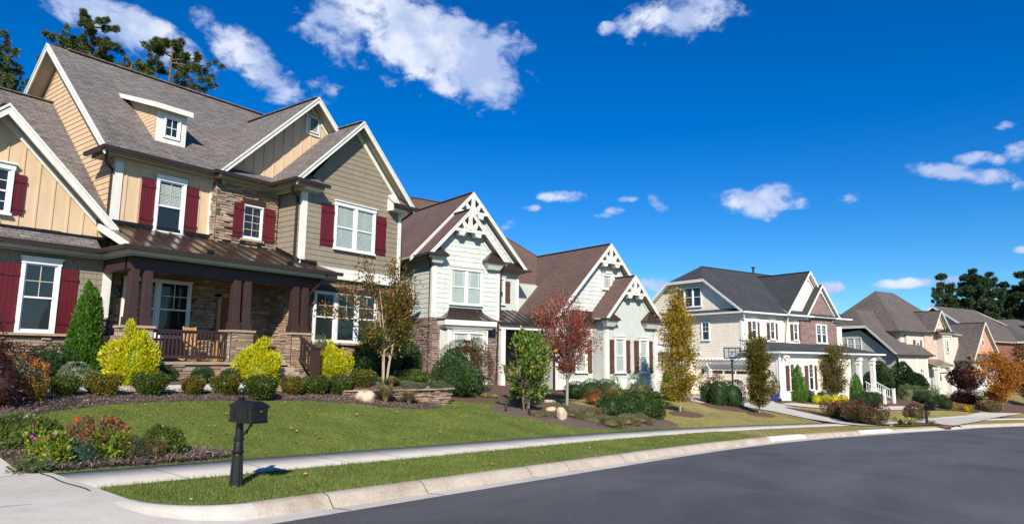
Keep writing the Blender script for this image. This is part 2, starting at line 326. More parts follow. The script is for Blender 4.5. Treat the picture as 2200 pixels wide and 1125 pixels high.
def stones(mb, P, u0, u1, z0, z1, excl=(), hmin=.055, hmax=.13, lmin=.14, lmax=.50, dmin=.035, dmax=.10, seed=1, gap=.008, m=0, mm=1, topf=None, mortar=True):
    r = random.Random(seed)
    if mortar:
        rects = [(u0, u1, z0, z1)]
        if topf: P.prism(mb, [(u0, z0), (u1, z0)] + topf, -.12, .02, mm)
        else: P.prism(mb, [(u0, z0), (u1, z0), (u1, z1), (u0, z1)], -.12, .02, mm)
    z = z0
    while z < z1 - .01:
        h = min(r.uniform(hmin, hmax), z1 - z); u = u0 - r.uniform(0, .1)
        if z1 - z - h < hmin * .6: h = z1 - z
        while u < u1 - .01:
            l = r.uniform(lmin, lmax) * (1 if h > .08 else .8); a = max(u, u0); b = min(u + l, u1)
            if u1 - b < .07: b = u1
            ca, cz = (a + b) / 2, z + h / 2
            if b - a > .03 and not any(e[0] < ca < e[1] and e[2] < cz < e[3] for e in excl) and (topf is None or topf_in(topf, ca, cz)):
                for e in excl:   # trim against openings
                    if e[2] < cz < e[3]:
                        if a < e[0] < b: b = e[0]
                        if a < e[1] < b: a = e[1]
                # sometimes two thin stones in one course
                parts = [(z, z + h)] if (h < .1 or r.random() < .6) else [(z, z + h * .45), (z + h * .45, z + h)]
                for za, zb in parts:
                    d = r.uniform(dmin, dmax); bev = min(.012, (zb - za) * .22); j = lambda: r.uniform(-.006, .006)
                    A = [(a + gap / 2, za + gap / 2), (b - gap / 2, za + gap / 2), (b - gap / 2, zb - gap / 2), (a + gap / 2, zb - gap / 2)]
                    B = [(A[0][0] + bev + abs(j()), A[0][1] + bev + j() * .5), (A[1][0] - bev - abs(j()), A[1][1] + bev + j() * .5), (A[2][0] - bev - abs(j()), A[2][1] - bev + j() * .5), (A[3][0] + bev + abs(j()), A[3][1] - bev + j() * .5)]
                    vs = [P.pt(x, y, .0) for x, y in A] + [P.pt(x, y, d * .75) for x, y in A] + [P.pt(x, y, d + r.uniform(-.008, .008)) for x, y in B]
                    mb.add(vs, [(0, 1, 5, 4), (1, 2, 6, 5), (2, 3, 7, 6), (3, 0, 4, 7), (4, 5, 9, 8), (5, 6, 10, 9), (6, 7, 11, 10), (7, 4, 8, 11), (8, 9, 10, 11)], m)
            u += l
            if b == u1: break
        z += h
def topf_in(topf, u, z):
    pts = sorted(topf); us = [p[0] for p in pts]; zs_ = [p[1] for p in pts]
    return z < np.interp(u, us, zs_) - .03
# ---------------------------------------------------------------- windows, shutters
def window(parent, P, u0, u1, z0, z1, units=1, trim=.09, head=.19, crown=True, tm='window_white', sash='window_white', grid=(2, 2), lower=False, blind='blind_pale', bl=(0., 1.), mt=None, mull=.12, sill=True, off=0.022, single=False, simple=False, name='window', glass='window_glass', prairie=False):
    mb = MB(); Z1 = z1 - head; U0 = u0 + trim; U1 = u1 - trim; Z0 = z0 + (.07 if sill else .05); D = .075 + off
    P.box(mb, u0, U0, z0 + .05, Z1, off, D); P.box(mb, U1, u1, z0 + .05, Z1, off, D)
    P.box(mb, u0 - .02, u1 + .02, Z1, z1, off, D + .012)
    if crown: P.box(mb, u0 - .05, u1 + .05, z1 - .035, z1 + .005, off, D + .06)
    P.box(mb, u0 - (.03 if sill else 0), u1 + (.03 if sill else 0), z0, Z0, off, D + (.04 if sill else -.005))
    w = (U1 - U0 - mull * (units - 1)) / units; pane = MB(); bli = MB(); mun = MB(); S = .035; fs = .045
    for k in range(units):
        a = U0 + k * (w + mull); b = a + w
        if k: P.box(mb, a - mull, a, Z0, Z1, off, D - .004)
        P.box(mb, a, a + fs, Z0, Z1, off + .012, off + S, 1); P.box(mb, b - fs, b, Z0, Z1, off + .012, off + S, 1)
        P.box(mb, a + fs, b - fs, Z1 - fs, Z1, off + .012, off + S, 1); P.box(mb, a + fs, b - fs, Z0, Z0 + fs * 1.3, off + .012, off + S, 1)
        zm = (Z0 + Z1) / 2
        if not single: P.box(mb, a + fs, b - fs, zm - .025, zm + .025, off + .012, off + S + .012, 1)
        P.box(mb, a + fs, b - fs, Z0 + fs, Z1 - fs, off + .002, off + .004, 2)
        pane.poly([P.pt(a + fs, Z0 + fs, off + .019), P.pt(b - fs, Z0 + fs, off + .019), P.pt(b - fs, Z1 - fs, off + .019), P.pt(a + fs, Z1 - fs, off + .019)])
        if blind:
            za = Z0 + fs + .01; zb = Z1 - fs - .01; lo = za + (zb - za) * bl[0]; hi = za + (zb - za) * bl[1]; z = lo
            if simple: P.box(bli, a + fs + .01, b - fs - .01, lo, hi, off + .006, off + .009)
            else:
                while z < hi:
                    bli.add([P.pt(a + fs + .008, z, off + .013), P.pt(b - fs - .008, z, off + .013), P.pt(b - fs - .008, z + .036, off + .006), P.pt(a + fs + .008, z + .036, off + .006)], [(0, 1, 2, 3)]); z += .048
        zr = [(zm + .025 if not single else Z0 + fs, Z1 - fs)] + ([(Z0 + fs, zm - .025)] if lower else [])
        for z_a, z_b in zr:
            if prairie:
                e = .11
                for uu in (a + fs + e, b - fs - e): P.box(mun, uu - .009, uu + .009, z_a, z_b, off + .020, off + .028)
                P.box(mun, a + fs, b - fs, z_b - e - .01, z_b - e + .01, off + .0205, off + .0285)
                continue
            for i in range(1, grid[0]): uu = a + fs + (w - 2 * fs) * i / grid[0]; P.box(mun, uu - .011, uu + .011, z_a, z_b, off + .020, off + .028)
            for i in range(1, grid[1]): zz = z_a + (z_b - z_a) * i / grid[1]; P.box(mun, a + fs, b - fs, zz - .011, zz + .011, off + .0205, off + .0285)
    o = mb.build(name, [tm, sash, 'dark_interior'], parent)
    if glass: pane.build('pane', glass, o)
    if bli.v: bli.build('blind', blind, o)
    if mun.v: mun.build('muntin', mt or sash, o)
    return o
def shutter(parent, P, u0, u1, z0, z1, mt='burgundy', planks=4, off=.02, bat=(.16, .84), three=False):
    mb = MB(); w = (u1 - u0) / planks
    P.box(mb, u0, u1, z0, z1, off, off + .018)
    for i in range(planks): P.box(mb, u0 + i * w + .004, u0 + (i + 1) * w - .004, z0, z1, off + .018, off + .032)
    for f in (bat if not three else (.06, .5, .94)):
        zc = z0 + (z1 - z0) * f; P.box(mb, u0 - .002, u1 + .002, zc - .05, zc + .05, off + .032, off + .056)
    o = mb.build('shutter', mt, parent)
    hk = MB()
    if P.ax == 'x':
        for f in bat: zc = z0 + (z1 - z0) * f; P.box(hk, u0 + .01, u0 + .13, zc - .012, zc + .012, off + .056, off + .062)
        u = u0 - .03; hk.tube([P.pt(u + .05, z0 - .01, off + .03), P.pt(u, z0 - .05, off + .05), P.pt(u - .02, z0 - .09, off + .06)], .009, 6)
        hk.build('hook', 'iron_black', o)
    return o
# ---------------------------------------------------------------- roofs
def slab(mb, pts, th=.10, m=0, m2=1):
    """roof sheet: top polygon (shingle), underside 'th' below, edges"""
    lo = [(x, y, z - th) for x, y, z in pts]; n = len(pts); b = len(mb.v)
    mb.v += [tuple(p) for p in pts] + lo; mb.f.append(tuple(b + i for i in range(n))); mb.m.append(m)
    mb.f.append(tuple(b + n + i for i in range(n))[::-1]); mb.m.append(m2)
    for i in range(n): mb.f.append((b + i, b + n + i, b + n + (i + 1) % n, b + (i + 1) % n)); mb.m.append(m2)
def rake(mb, P, pts, w=.24, o0=0., o1=.045, crown=.07, m=0):
    """white board under the sloping line pts [(u,z),...] in plane P"""
    for (ua, za), (ub, zb) in zip(pts[:-1], pts[1:]):
        P.prism(mb, [(ua, za - w), (ub, zb - w), (ub, zb), (ua, za)], o0, o1, m)
        P.prism(mb, [(ua, za - crown), (ub, zb - crown), (ub, zb + .012), (ua, za + .012)], o1, o1 + .03, m)
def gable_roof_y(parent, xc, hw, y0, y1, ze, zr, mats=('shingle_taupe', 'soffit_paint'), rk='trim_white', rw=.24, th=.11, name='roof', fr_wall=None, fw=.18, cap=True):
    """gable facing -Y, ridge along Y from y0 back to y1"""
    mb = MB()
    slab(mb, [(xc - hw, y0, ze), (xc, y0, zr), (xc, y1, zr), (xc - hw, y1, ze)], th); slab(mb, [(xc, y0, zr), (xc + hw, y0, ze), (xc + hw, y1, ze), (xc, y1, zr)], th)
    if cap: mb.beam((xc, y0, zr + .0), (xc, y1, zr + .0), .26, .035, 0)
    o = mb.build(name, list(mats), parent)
    rb = MB(); P = Pl('x', y0)
    rake(rb, P, [(xc - hw, ze), (xc, zr), (xc + hw, ze)], rw)
    if fr_wall is not None:      # frieze board on the wall under the soffit
        s = (zr - ze) / hw; P2 = Pl('x', fr_wall); zt = zr - th - .02; x1 = hw - .45
        for sg in (-1, 1): P2.prism(rb, [(xc, zt), (xc + sg * x1, zt - s * x1), (xc + sg * x1, zt - s * x1 - fw * 1.35), (xc, zt - fw * 1.35)], 0, .055)
    rb.build('rake_board', rk, o); return o
def gutter(mb, pts, zt, w=.12, h=.12, m=0):
    """k-style gutter along points (x,y), outer top edge on the line"""
    for (xa, ya), (xb, yb) in zip(pts[:-1], pts[1:]):
        d = Vector((xb - xa, yb - ya, 0)); L = d.length; d.normalize(); n = Vector((-d.y, d.x, 0))   # inwards = left of travel
        for k0, k1, z0, z1 in ((0, .018, zt - h * .45, zt), (.012, .03, zt - h, zt - h * .4), (.02, w, zt - h, zt - h + .015), (w - .01, w, zt - h, zt)):
            a = Vector((xa, ya, 0)) - d * .0; b = Vector((xb, yb, 0)) + d * .0
            k0 -= .115; k1 -= .115; e = d * .115; A = [a - e + n * k0, a - e + n * k1]; B = [b + e + n * k0, b + e + n * k1]
            mb.hexa([(A[0].x, A[0].y, z0), (A[1].x, A[1].y, z0), (A[1].x, A[1].y, z1), (A[0].x, A[0].y, z1)], [(B[0].x, B[0].y, z0), (B[1].x, B[1].y, z0), (B[1].x, B[1].y, z1), (B[0].x, B[0].y, z1)], m)
def offset_path(pts, k):
    """offset an open path of axis-aligned segments to the left by k"""
    out = []
    n = len(pts)
    for i, (x, y) in enumerate(pts):
        ns = []
        if i: a = pts[i - 1]; d = Vector((x - a[0], y - a[1])).normalized(); ns.append(Vector((-d.y, d.x)))
        if i < n - 1: b = pts[i + 1]; d = Vector((b[0] - x, b[1] - y)).normalized(); ns.append(Vector((-d.y, d.x)))
        v = ns[0] + ns[1] if len(ns) == 2 and abs(ns[0].dot(ns[1])) < .99 else ns[0]
        out.append((x + v.x * k, y + v.y * k))
    return out
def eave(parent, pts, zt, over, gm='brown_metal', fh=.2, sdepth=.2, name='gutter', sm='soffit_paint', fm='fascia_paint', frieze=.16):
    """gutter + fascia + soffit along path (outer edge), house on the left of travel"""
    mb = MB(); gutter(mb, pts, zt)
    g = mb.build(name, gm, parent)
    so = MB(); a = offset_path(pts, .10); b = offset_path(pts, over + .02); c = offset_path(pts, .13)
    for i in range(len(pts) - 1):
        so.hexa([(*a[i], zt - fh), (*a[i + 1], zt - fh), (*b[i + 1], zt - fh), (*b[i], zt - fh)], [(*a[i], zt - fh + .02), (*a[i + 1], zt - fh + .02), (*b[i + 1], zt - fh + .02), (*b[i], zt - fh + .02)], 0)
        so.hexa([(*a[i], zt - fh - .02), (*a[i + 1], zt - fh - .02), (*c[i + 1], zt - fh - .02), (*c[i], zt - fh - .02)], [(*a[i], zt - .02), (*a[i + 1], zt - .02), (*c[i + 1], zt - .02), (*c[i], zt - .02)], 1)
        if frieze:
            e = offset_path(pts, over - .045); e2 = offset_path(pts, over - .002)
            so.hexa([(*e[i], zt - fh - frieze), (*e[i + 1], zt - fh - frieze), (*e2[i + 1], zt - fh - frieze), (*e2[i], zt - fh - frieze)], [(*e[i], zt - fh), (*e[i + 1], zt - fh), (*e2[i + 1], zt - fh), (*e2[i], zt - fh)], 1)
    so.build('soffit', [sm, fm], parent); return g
def downspout(parent, pts, w=.075, m='brown_metal'):
    mb = MB()
    for a, b in zip(pts[:-1], pts[1:]): mb.beam(a, b, w, w * .8, 0, up=(0, 1, .01))
    for p in pts[1:-1]: mb.box(p[0] - w * .52, p[0] + w * .52, p[1] - w * .45, p[1] + w * .45, p[2] - w * .5, p[2] + w * .5)
    return mb.build('downspout', m, parent)
# ================================================================ TERRAIN
CX = np.array([-120, -40, 18, 22, 26.7, 32, 37, 43, 49, 54, 58, 62, 72, 90, 140.]); CY = np.array([8.25, 8.25, 8.25, 8.15, 7.83, 7.2, 6.37, 5.33, 4.1, 2.7, 1.0, -.8, -6, -17, -50.])
def zs(x): x = np.asarray(x, float); return np.where(x < 50, -.0431 * (x - 5.8), -.0431 * 44.2 - .022 * (x - 50))
def yc(x): return np.interp(x, CX, CY)
def sm(t, a, b): t = np.clip((np.asarray(t, float) - a) / (b - a), 0, 1); return t * t * (3 - 2 * t)
def dcurb(x, y):
    s = (np.interp(np.asarray(x) + 1, CX, CY) - np.interp(np.asarray(x) - 1, CX, CY)) / 2; return (y - yc(x)) / np.sqrt(1 + s * s)
WALLP = [(14.9, 18.1), (16.0, 17.75), (17.3, 17.25), (18.4, 16.98), (19.0, 17.0), (19.35, 17.35), (19.55, 18.2), (19.65, 19.4)]
def gh(x, y):
    x = np.asarray(x, float); y = np.asarray(y, float); d = dcurb(x, y); u = np.clip(d - 3.7, 0, None)
    z = zs(x) + .02 * np.clip(d, 0, 3.7) + np.where(u < 7, .15 * u, 1.05 + .02 * (u - 7))
    wx = np.array([p[0] for p in WALLP[:5]]); wy = np.array([p[1] for p in WALLP[:5]])
    pla = .80 + .37 * sm(y, 17.4, 19.5)
    w = sm(y, 18.9, 19.6) * sm(x, -40, -10) * (1 - sm(x, 19.45, 19.7))
    z1 = z * (1 - w) + 1.17 * w
    ins = (x > 14.9) & (x < 19.6) & (y > np.interp(x, wx, wy) + .08) & ((x < 19.05) | (y > 17.0 + (x - 19.0) * 3))
    k = sm(x, 14.9, 15.8); z1 = np.where(ins, z1 * (1 - k) + np.maximum(pla, z1) * k, z1)
    w2 = sm(y, 19, 22) * sm(x, 20.2, 23) * (1 - sm(x, 36, 40)); z1 = z1 + .30 * w2
    return z1
DX0 = 4.15                                     # right edge of the driveway
def ground():
    xs = np.unique(np.concatenate([np.linspace(-300, -12, 30), np.arange(-12, 30, .2), np.arange(30, 66, .3), np.arange(66, 90, .6), np.linspace(90, 700, 60)])); ys = np.unique(np.concatenate([np.linspace(-300, -14, 24), np.arange(-14, 24, .2), np.arange(24, 60, 1.5), np.linspace(60, 900, 60)]))
    X, Y = np.meshgrid(xs, ys); Z = gh(X, Y); D = dcurb(X, Y)
    Z = np.where(D < -.02, zs(X) - .5, Z); Z = np.where(D < -12, zs(X) - .1, Z); XE = np.where(Y > 11.95, 3.92, np.where(Y > 9.25, 4.29, 5.32 - np.sqrt(np.clip(1.03 ** 2 - (9.25 - np.clip(Y, 8.1, 9.25)) ** 2, 0, None)))); Z = np.where((X < XE - .02) & (D < 3.4), Z - .45, Z)
    Z = np.where(np.hypot(X - 30, Y) > 150, np.minimum(Z, -2.5), Z)
    n, m = X.shape; V = np.stack([X, Y, Z], -1).reshape(-1, 3); i = np.arange(n * m).reshape(n, m)
    F = np.stack([i[:-1, :-1], i[:-1, 1:], i[1:, 1:], i[1:, :-1]], -1).reshape(-1, 4)
    o = npmesh('ground', V, F, 'lawn', smooth=True); o['kind'] = 'structure'
def strip(name, mat, x0, x1, offs, dz, step=.5, kind='structure', smooth=True):
    """sheet following the kerb: offs = list of (distance from kerb, height above zs)"""
    xs = np.arange(x0, x1 + step / 2, step); s = (yc(xs + 1) - yc(xs - 1)) / 2; nx = -s / np.sqrt(1 + s * s); ny = 1 / np.sqrt(1 + s * s); rows = []
    for d, h in offs:
        px = xs + nx * d; py = yc(xs) + ny * d; rows.append(np.stack([px, py, zs(px) + h + dz], -1))
    V = np.stack(rows, 0); k, n = len(offs), len(xs); i = np.arange(k * n).reshape(k, n); F = np.stack([i[:-1, :-1], i[:-1, 1:], i[1:, 1:], i[1:, :-1]], -1).reshape(-1, 4)
    o = npmesh(name, V.reshape(-1, 3), F, mat, smooth=smooth); o['kind'] = kind; autouv(o.data); return o
def materials_ground():
    m, t, b, o = newmat('lawn'); tc_ = N(t, 'ShaderNodeTexCoord'); sx = N(t, 'ShaderNodeSeparateXYZ'); Lk(t, tc_.outputs['Object'], sx.inputs[0])
    f = noise(t, .45, 5); f2 = noise(t, 7, 6, rough=.75); f3 = noise(t, 40, 3, sc=(1, 1, 1))
    green = ramp_(t, f2, [(.25, (.06, .095, .014)), (.5, (.125, .165, .032)), (.75, (.21, .23, .075))]); tan = ramp_(t, f2, [(.25, (.20, .17, .06)), (.5, (.33, .27, .11)), (.75, (.44, .36, .17))])
    edge = N(t, 'ShaderNodeMapRange', inp={1: 26.5, 2: 28.5}); Lk(t, M_(t, 'ADD', sx.outputs[0], M_(t, 'MULTIPLY', f, 2.0)), edge.inputs[0])
    tn = M_(t, 'MULTIPLY', edge.outputs[0], .92); c = mixc(t, tn, green, tan)
    c = mixc(t, 1.0, c, ramp_(t, f, [(.3, (.72, .78, .7)), (.7, (1.2, 1.15, 1.05))]), 'MULTIPLY'); c = mixc(t, 1.0, c, ramp_(t, f3, [(.3, (.7, .7, .7)), (.7, (1.25, 1.25, 1.2))]), 'MULTIPLY')
    Lk(t, c, b.inputs['Base Color']); b.inputs['Roughness'].default_value = .95; b.inputs['Specular IOR Level'].default_value = .1; bump(t, b, f2, .05)
    m, t, b, o = newmat('concrete'); f = noise(t, 1.1, 6); f2 = noise(t, 45, 4); f3 = noise(t, 5, 6, rough=.7)
    c = ramp_(t, f, [(.3, (.50, .45, .38)), (.7, (.62, .575, .50))]); c = mixc(t, 1.0, c, ramp_(t, f3, [(.3, (.86, .85, .83)), (.65, (1.03, 1.03, 1.03))]), 'MULTIPLY'); c = mixc(t, .25, c, ramp_(t, f2, [(.3, (.35, .32, .28)), (.7, (.68, .66, .62))]))
    Lk(t, c, b.inputs['Base Color']); b.inputs['Roughness'].default_value = .85; bump(t, b, f2, .002)
    m, t, b, o = newmat('curb_concrete'); f = noise(t, 1.7, 7, rough=.7); f2 = noise(t, 30, 5)
    c = ramp_(t, f, [(.3, (.30, .22, .15)), (.5, (.46, .38, .29)), (.7, (.56, .50, .42))]); c = mixc(t, .3, c, ramp_(t, f2, [(.3, (.22, .17, .12)), (.7, (.62, .56, .48))]))
    Lk(t, c, b.inputs['Base Color']); b.inputs['Roughness'].default_value = .85; bump(t, b, f2, .003)
    m, t, b, o = newmat('asphalt'); f = noise(t, .35, 5, sc=(.35, 1.4, 1)); f2 = noise(t, 160, 3); f3 = noise(t, 1.5, 5, sc=(.3, 1.2, 1)); f5 = noise(t, 28, 5, rough=.8); v = N(t, 'ShaderNodeTexVoronoi', inp={'Scale': 55}); tc_ = N(t, 'ShaderNodeTexCoord'); Lk(t, tc_.outputs['Object'], v.inputs['Vector'])
    c = ramp_(t, f, [(.3, (.072, .072, .076)), (.7, (.118, .118, .123))]); c = mixc(t, 1.0, c, ramp_(t, f3, [(.3, (.8, .8, .8)), (.7, (1.15, 1.15, 1.15))]), 'MULTIPLY'); c = mixc(t, 1.0, c, ramp_(t, f5, [(.34, (.74, .74, .75)), (.66, (1.22, 1.22, 1.21))]), 'MULTIPLY'); c = mixc(t, .45, c, ramp_(t, f2, [(.3, (.025, .025, .026)), (.72, (.20, .20, .205))])); f4 = noise(t, .22, 3, sc=(1, 1, 1), dist=1.2); c = mixc(t, 1.0, c, ramp_(t, f4, [(.42, (.84, .84, .85)), (.5, (1, 1, 1)), (.62, (1.12, 1.11, 1.1))]), 'MULTIPLY'); v2 = N(t, 'ShaderNodeTexVoronoi', inp={'Scale': 2.2, 'Randomness': 1.0}); Lk(t, tc_.outputs['Object'], v2.inputs['Vector']); c = mixc(t, M_(t, 'LESS_THAN', v2.outputs['Distance'], .022), c, (.42, .42, .40))
    Lk(t, c, b.inputs['Base Color']); b.inputs['Roughness'].default_value = .72; b.inputs['Specular IOR Level'].default_value = .35; bump(t, b, M_(t, 'ADD', f2, v.outputs['Distance']), .006)
    def mulch(name, a, bb, cc):
        m, t, b, o = newmat(name); f = noise(t, 3, 6, rough=.8); f2 = noise(t, 26, 6, rough=.8, sc=(1, 2.4, 1), dist=1.5); c = ramp_(t, f2, [(.3, a), (.5, bb), (.72, cc)]); c = mixc(t, 1.0, c, ramp_(t, f, [(.3, (.75, .72, .7)), (.7, (1.2, 1.18, 1.15))]), 'MULTIPLY')
        Lk(t, c, b.inputs['Base Color']); b.inputs['Roughness'].default_value = 1; bump(t, b, f2, .03)
    mulch('pine_straw', (.06, .038, .028), (.15, .10, .078), (.28, .205, .165)); mulch('bark_mulch', (.045, .022, .015), (.13, .07, .048), (.22, .135, .095))
    islandmat('straw_needles', [(0, (.08, .055, .045)), (.4, (.19, .14, .115)), (.8, (.30, .23, .20)), (1, (.38, .27, .17))], bd=.001)
materials_ground()
ground()
# road, gutter pan, kerb, sidewalk
strip('road', 'asphalt', -100, 130, [(-14, -.10), (-10, -.04), (-6, -.02), (-3, -.06), (-.62, -.16)], 0, 1.0)
strip('far_ground', 'lawn', -100, 130, [(-60, -.1), (-14, -.05)], 0, 2.0)
strip('gutter_pan', 'concrete', -60, 120, [(-.64, -.158), (-.28, -.170)], .004, .5)
KERB = [(-.30, -.168), (-.285, -.15), (-.22, -.07), (-.17, -.02), (-.12, .0), (.0, .012), (.02, .0), (.03, -.2)]
strip('kerb', 'curb_concrete', 5.3, 41.5, KERB, .004, .25)
strip('kerb_far', 'curb_concrete', 52.5, 110, KERB, .004, .5)
strip('kerb_drive', 'concrete', 41.5, 52.5, [(-.30, -.168), (-.2, -.11), (.0, -.06), (.6, .0), (1.2, .02)], .006, .5)
strip('sidewalk', 'concrete', 4.0, 41.5, [(2.15, -.05), (2.15, .047), (3.65, .077), (3.65, -.05)], 0, .5, smooth=False)
strip('sidewalk_far', 'concrete', 41.5, 110, [(2.15, -.05), (2.15, .047), (3.65, .077), (3.65, -.05)], 0, .5, smooth=False)
# ================================================================ HOUSE 1 : tan and taupe house with burgundy shutters
def house1():
    H = empty("house", (0, 0, 0), 0, "large tan and taupe house with burgundy shutters and a stone porch, nearest on the left", "house")
    X = lambda v: Pl('x', v); Y = lambda v: Pl('y', v)
    # ---- left low wing wall : taupe shakes on stone
    P = X(22.05); mb = MB(); siding(mb, P, [(-3, 2.5), (8.92, 2.5), (8.92, 5.0), (-3, 5.0)], .17, .016)
    mb.box(8.80, 8.92, 22.06, 22.5, 2.5, 5.0)
    # shake joints
    z = 2.5; r = random.Random(3)
    while z < 4.95:
        u = 4.5 + r.uniform(0, .2)
        while u < 8.7: P.box(mb, u, u + .006, z + .01, z + .165, .002, .013, 1); u += r.uniform(.12, .26)
        z += .17
    mb.build('wall', ['taupe_paint', 'dark_interior'], H)
    st = MB(); stones(st, P, -3, 8.09, .7, 2.46, seed=2, hmin=.07, hmax=.16, lmin=.2, lmax=.6); stones(st, P, 8.09, 8.95, .7, 3.0, seed=3, hmin=.07, hmax=.15)
    P.box(st, -3, 8.09, 2.46, 2.53, -.05, .16, 2); P.box(st, 8.06, 8.98, 3.0, 3.06, -.05, .15, 2)
    stones(st, Y(8.95), 22.06, 22.5, .7, 3.0, seed=4)
    st.build('stone_base', ['ledge_stone', 'mortar', 'stone_cap'], H)
    cb = MB(); P.box(cb, 8.74, 8.95, 3.06, 4.98, .0, .035)
    cb.box(8.95, 8.985, 22.02, 22.2, 3.06, 4.98)
    cb.build('corner_board', 'trim_white', H)
    window(H, P, 6.62, 7.58, 2.53, 4.66, 1, blind='blind_grey', grid=(2, 2), mt='muntin_tan', tm='window_white', sill=False)
    shutter(H, P, 6.10, 6.60, 2.55, 4.44); shutter(H, P, 7.60, 8.06, 2.55, 4.43)
    window(H, P, 4.2, 5.6, 2.53, 4.66, 1, blind='blind_grey', sill=False); 
    # ---- gable 1 (board and batten)
    mb = MB(); battens(mb, P, [(2.6, 5.4), (8.85, 5.4), (8.85, 5.55), (5.77, 8.5), (2.6, 5.5)], u0=2.75, sp=.406)
    mb.build('gable_wall', 'yellow_paint', H)
    window(H, P, 5.36, 6.19, 5.72, 7.20, 1, blind=None, grid=(2, 2), crown=True, lower=True)
    shutter(H, P, 6.17, 6.50, 5.79, 6.93, planks=3); shutter(H, P, 5.03, 5.36, 5.79, 6.93, planks=3)
    gable_roof_y(H, 5.77, 3.07, 21.58, 26.5, 5.74, 8.74, fr_wall=22.05, name='roof', fw=.15, th=.13, rw=.30)
    # skirt roof below gable 1
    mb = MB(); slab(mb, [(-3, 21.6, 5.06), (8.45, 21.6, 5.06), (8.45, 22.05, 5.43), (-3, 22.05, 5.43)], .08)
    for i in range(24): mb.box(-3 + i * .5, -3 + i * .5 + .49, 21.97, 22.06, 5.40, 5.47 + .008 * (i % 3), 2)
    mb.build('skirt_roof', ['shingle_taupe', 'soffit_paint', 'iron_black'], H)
    # left wing main roof (ridge along X)
    mb = MB(); slab(mb, [(-6, 22.6, 6.3), (9.0, 22.6, 6.3), (9.0, 28.6, 11.42), (-6, 28.6, 11.42)], .12); slab(mb, [(-6, 28.6, 11.42), (9.0, 28.6, 11.42), (9.0, 34, 6.8), (-6, 34, 6.8)], .12)
    mb.beam((-6, 28.6, 11.43), (8.98, 28.6, 11.43), .26, .04)
    mb.box(-3, 8.9, 22.2, 33, .5, 5.0, 2); mb.box(-3, 8.9, 22.4, 33, 5, 6.2, 2); mb.build('wing_roof', ['shingle_taupe', 'soffit_paint', 'taupe_paint'], H)
    # ---- low eave : wing, porch return, porch front
    eave(H, [(-3, 21.6), (8.47, 21.6), (8.47, 19.9), (15.95, 19.9)], 5.06, .45, frieze=0, fh=.26)
    # porch metal roof
    mb = MB(); zf = lambda y: 5.06 + (y - 19.9) * .385
    for pts in ([(8.47, 19.9), (15.95, 19.9), (15.5, 20.78), (14.8, 20.78), (14.8, 22.5), (8.47, 22.5)],):
        slab(mb, [(x, y, zf(y)) for x, y in pts], .07, 0, 1)
    x = 8.9
    while x < 15.3:
        ye = 22.5 if x < 14.8 else 20.78; mb.beam((x, 19.93, zf(19.93) + .018), (x, ye, zf(ye) + .018), .022, .04, 0); x += .47
    for xa, ya, xb, yb in ((9.0, 22.49, 12.25, 22.49), (12.25, 22.24, 14.8, 22.24), (14.8, 22.3, 14.8, 20.75), (14.8, 20.74, 15.5, 20.74)):
        mb.beam((xa, ya - .03, zf(ya) + .06), (xb, yb - .03, zf(yb) + .06), .08, .12, 2)
    for x, y in ((11.05, 20.1), (14.0, 20.1)): mb.box(x - .09, x + .09, y, y + .12, zf(y) + .02, zf(y) + .13, 2)
    mb.build('porch_roof', ['brown_roof_metal', 'soffit_paint', 'iron_black'], H)
    fb = MB(); Y(8.49).prism(fb, [(19.92, 4.92), (22.0, 5.70), (22.0, 5.92), (19.92, 5.12)], 0, .05); fb.build('fascia', 'trim_white', H)
    # porch ceiling and beams
    mb = MB(); mb.box(8.75, 15.6, 20.15, 22.5, 4.80, 4.84, 0); mb.box(8.72, 15.2, 20.34, 20.56, 4.42, 4.80, 1); mb.box(8.72, 8.96, 20.46, 22.05, 4.42, 4.80, 1); mb.box(14.95, 15.2, 20.46, 20.85, 4.42, 4.8, 1)
    mb.build('porch_beam', ['brown_wood', 'brown_wood'], H)
    # piers, columns
    k = 0
    for xa, xb in ((8.72, 9.48), (11.95, 12.73), (14.23, 15.01)):
        st = MB(); stones(st, X(20.15), xa, xb, .7, 2.72, seed=20 + k, hmin=.08, hmax=.18, lmin=.18, lmax=.42, dmin=.02, dmax=.05); stones(st, Y(xa), 20.16, 20.78, .7, 2.72, seed=30 + k, hmin=.08, hmax=.18, lmin=.18, lmax=.4, dmin=.02, dmax=.05)
        st.box(xa + .02, xb, 20.27, 20.78, .7, 2.72, 1); st.box(xa - .07, xb + .04, 20.06, 20.82, 2.72, 2.79, 2); st.build('pier', ['ledge_stone', 'mortar', 'stone_cap'], H); k += 1
        for xc, yc in [((xa + xb) / 2 - .195, 20.40), ((xa + xb) / 2 + .195, 20.40)] + ([((xa + xb) / 2 + .195, 20.66)] if xa > 14 else []):
            c = MB(); c.box(xc - .17, xc + .17, yc - .17, yc + .17, 2.79, 3.04)
            c.hexa([(xc - .135, yc - .135, 3.04), (xc + .135, yc - .135, 3.04), (xc + .135, yc + .135, 3.04), (xc - .135, yc + .135, 3.04)], [(xc - .115, yc - .115, 4.42), (xc + .115, yc - .115, 4.42), (xc + .115, yc + .115, 4.42), (xc - .115, yc + .115, 4.42)])
            c.build('column', 'brown_wood', H, bevel=.008)
    # porch floor
    mb = MB(); mb.box(8.75, 14.78, 20.2, 22.5, 1.66, 1.76, 0)
    for i in range(4): mb.box(12.8, 14.2, 20.15 - .29 * (i + 1), 20.2, .6, 1.60 - .155 * i, 1)
    mb.build('porch_floor', ['stone_cap', 'stone_cap'], H)
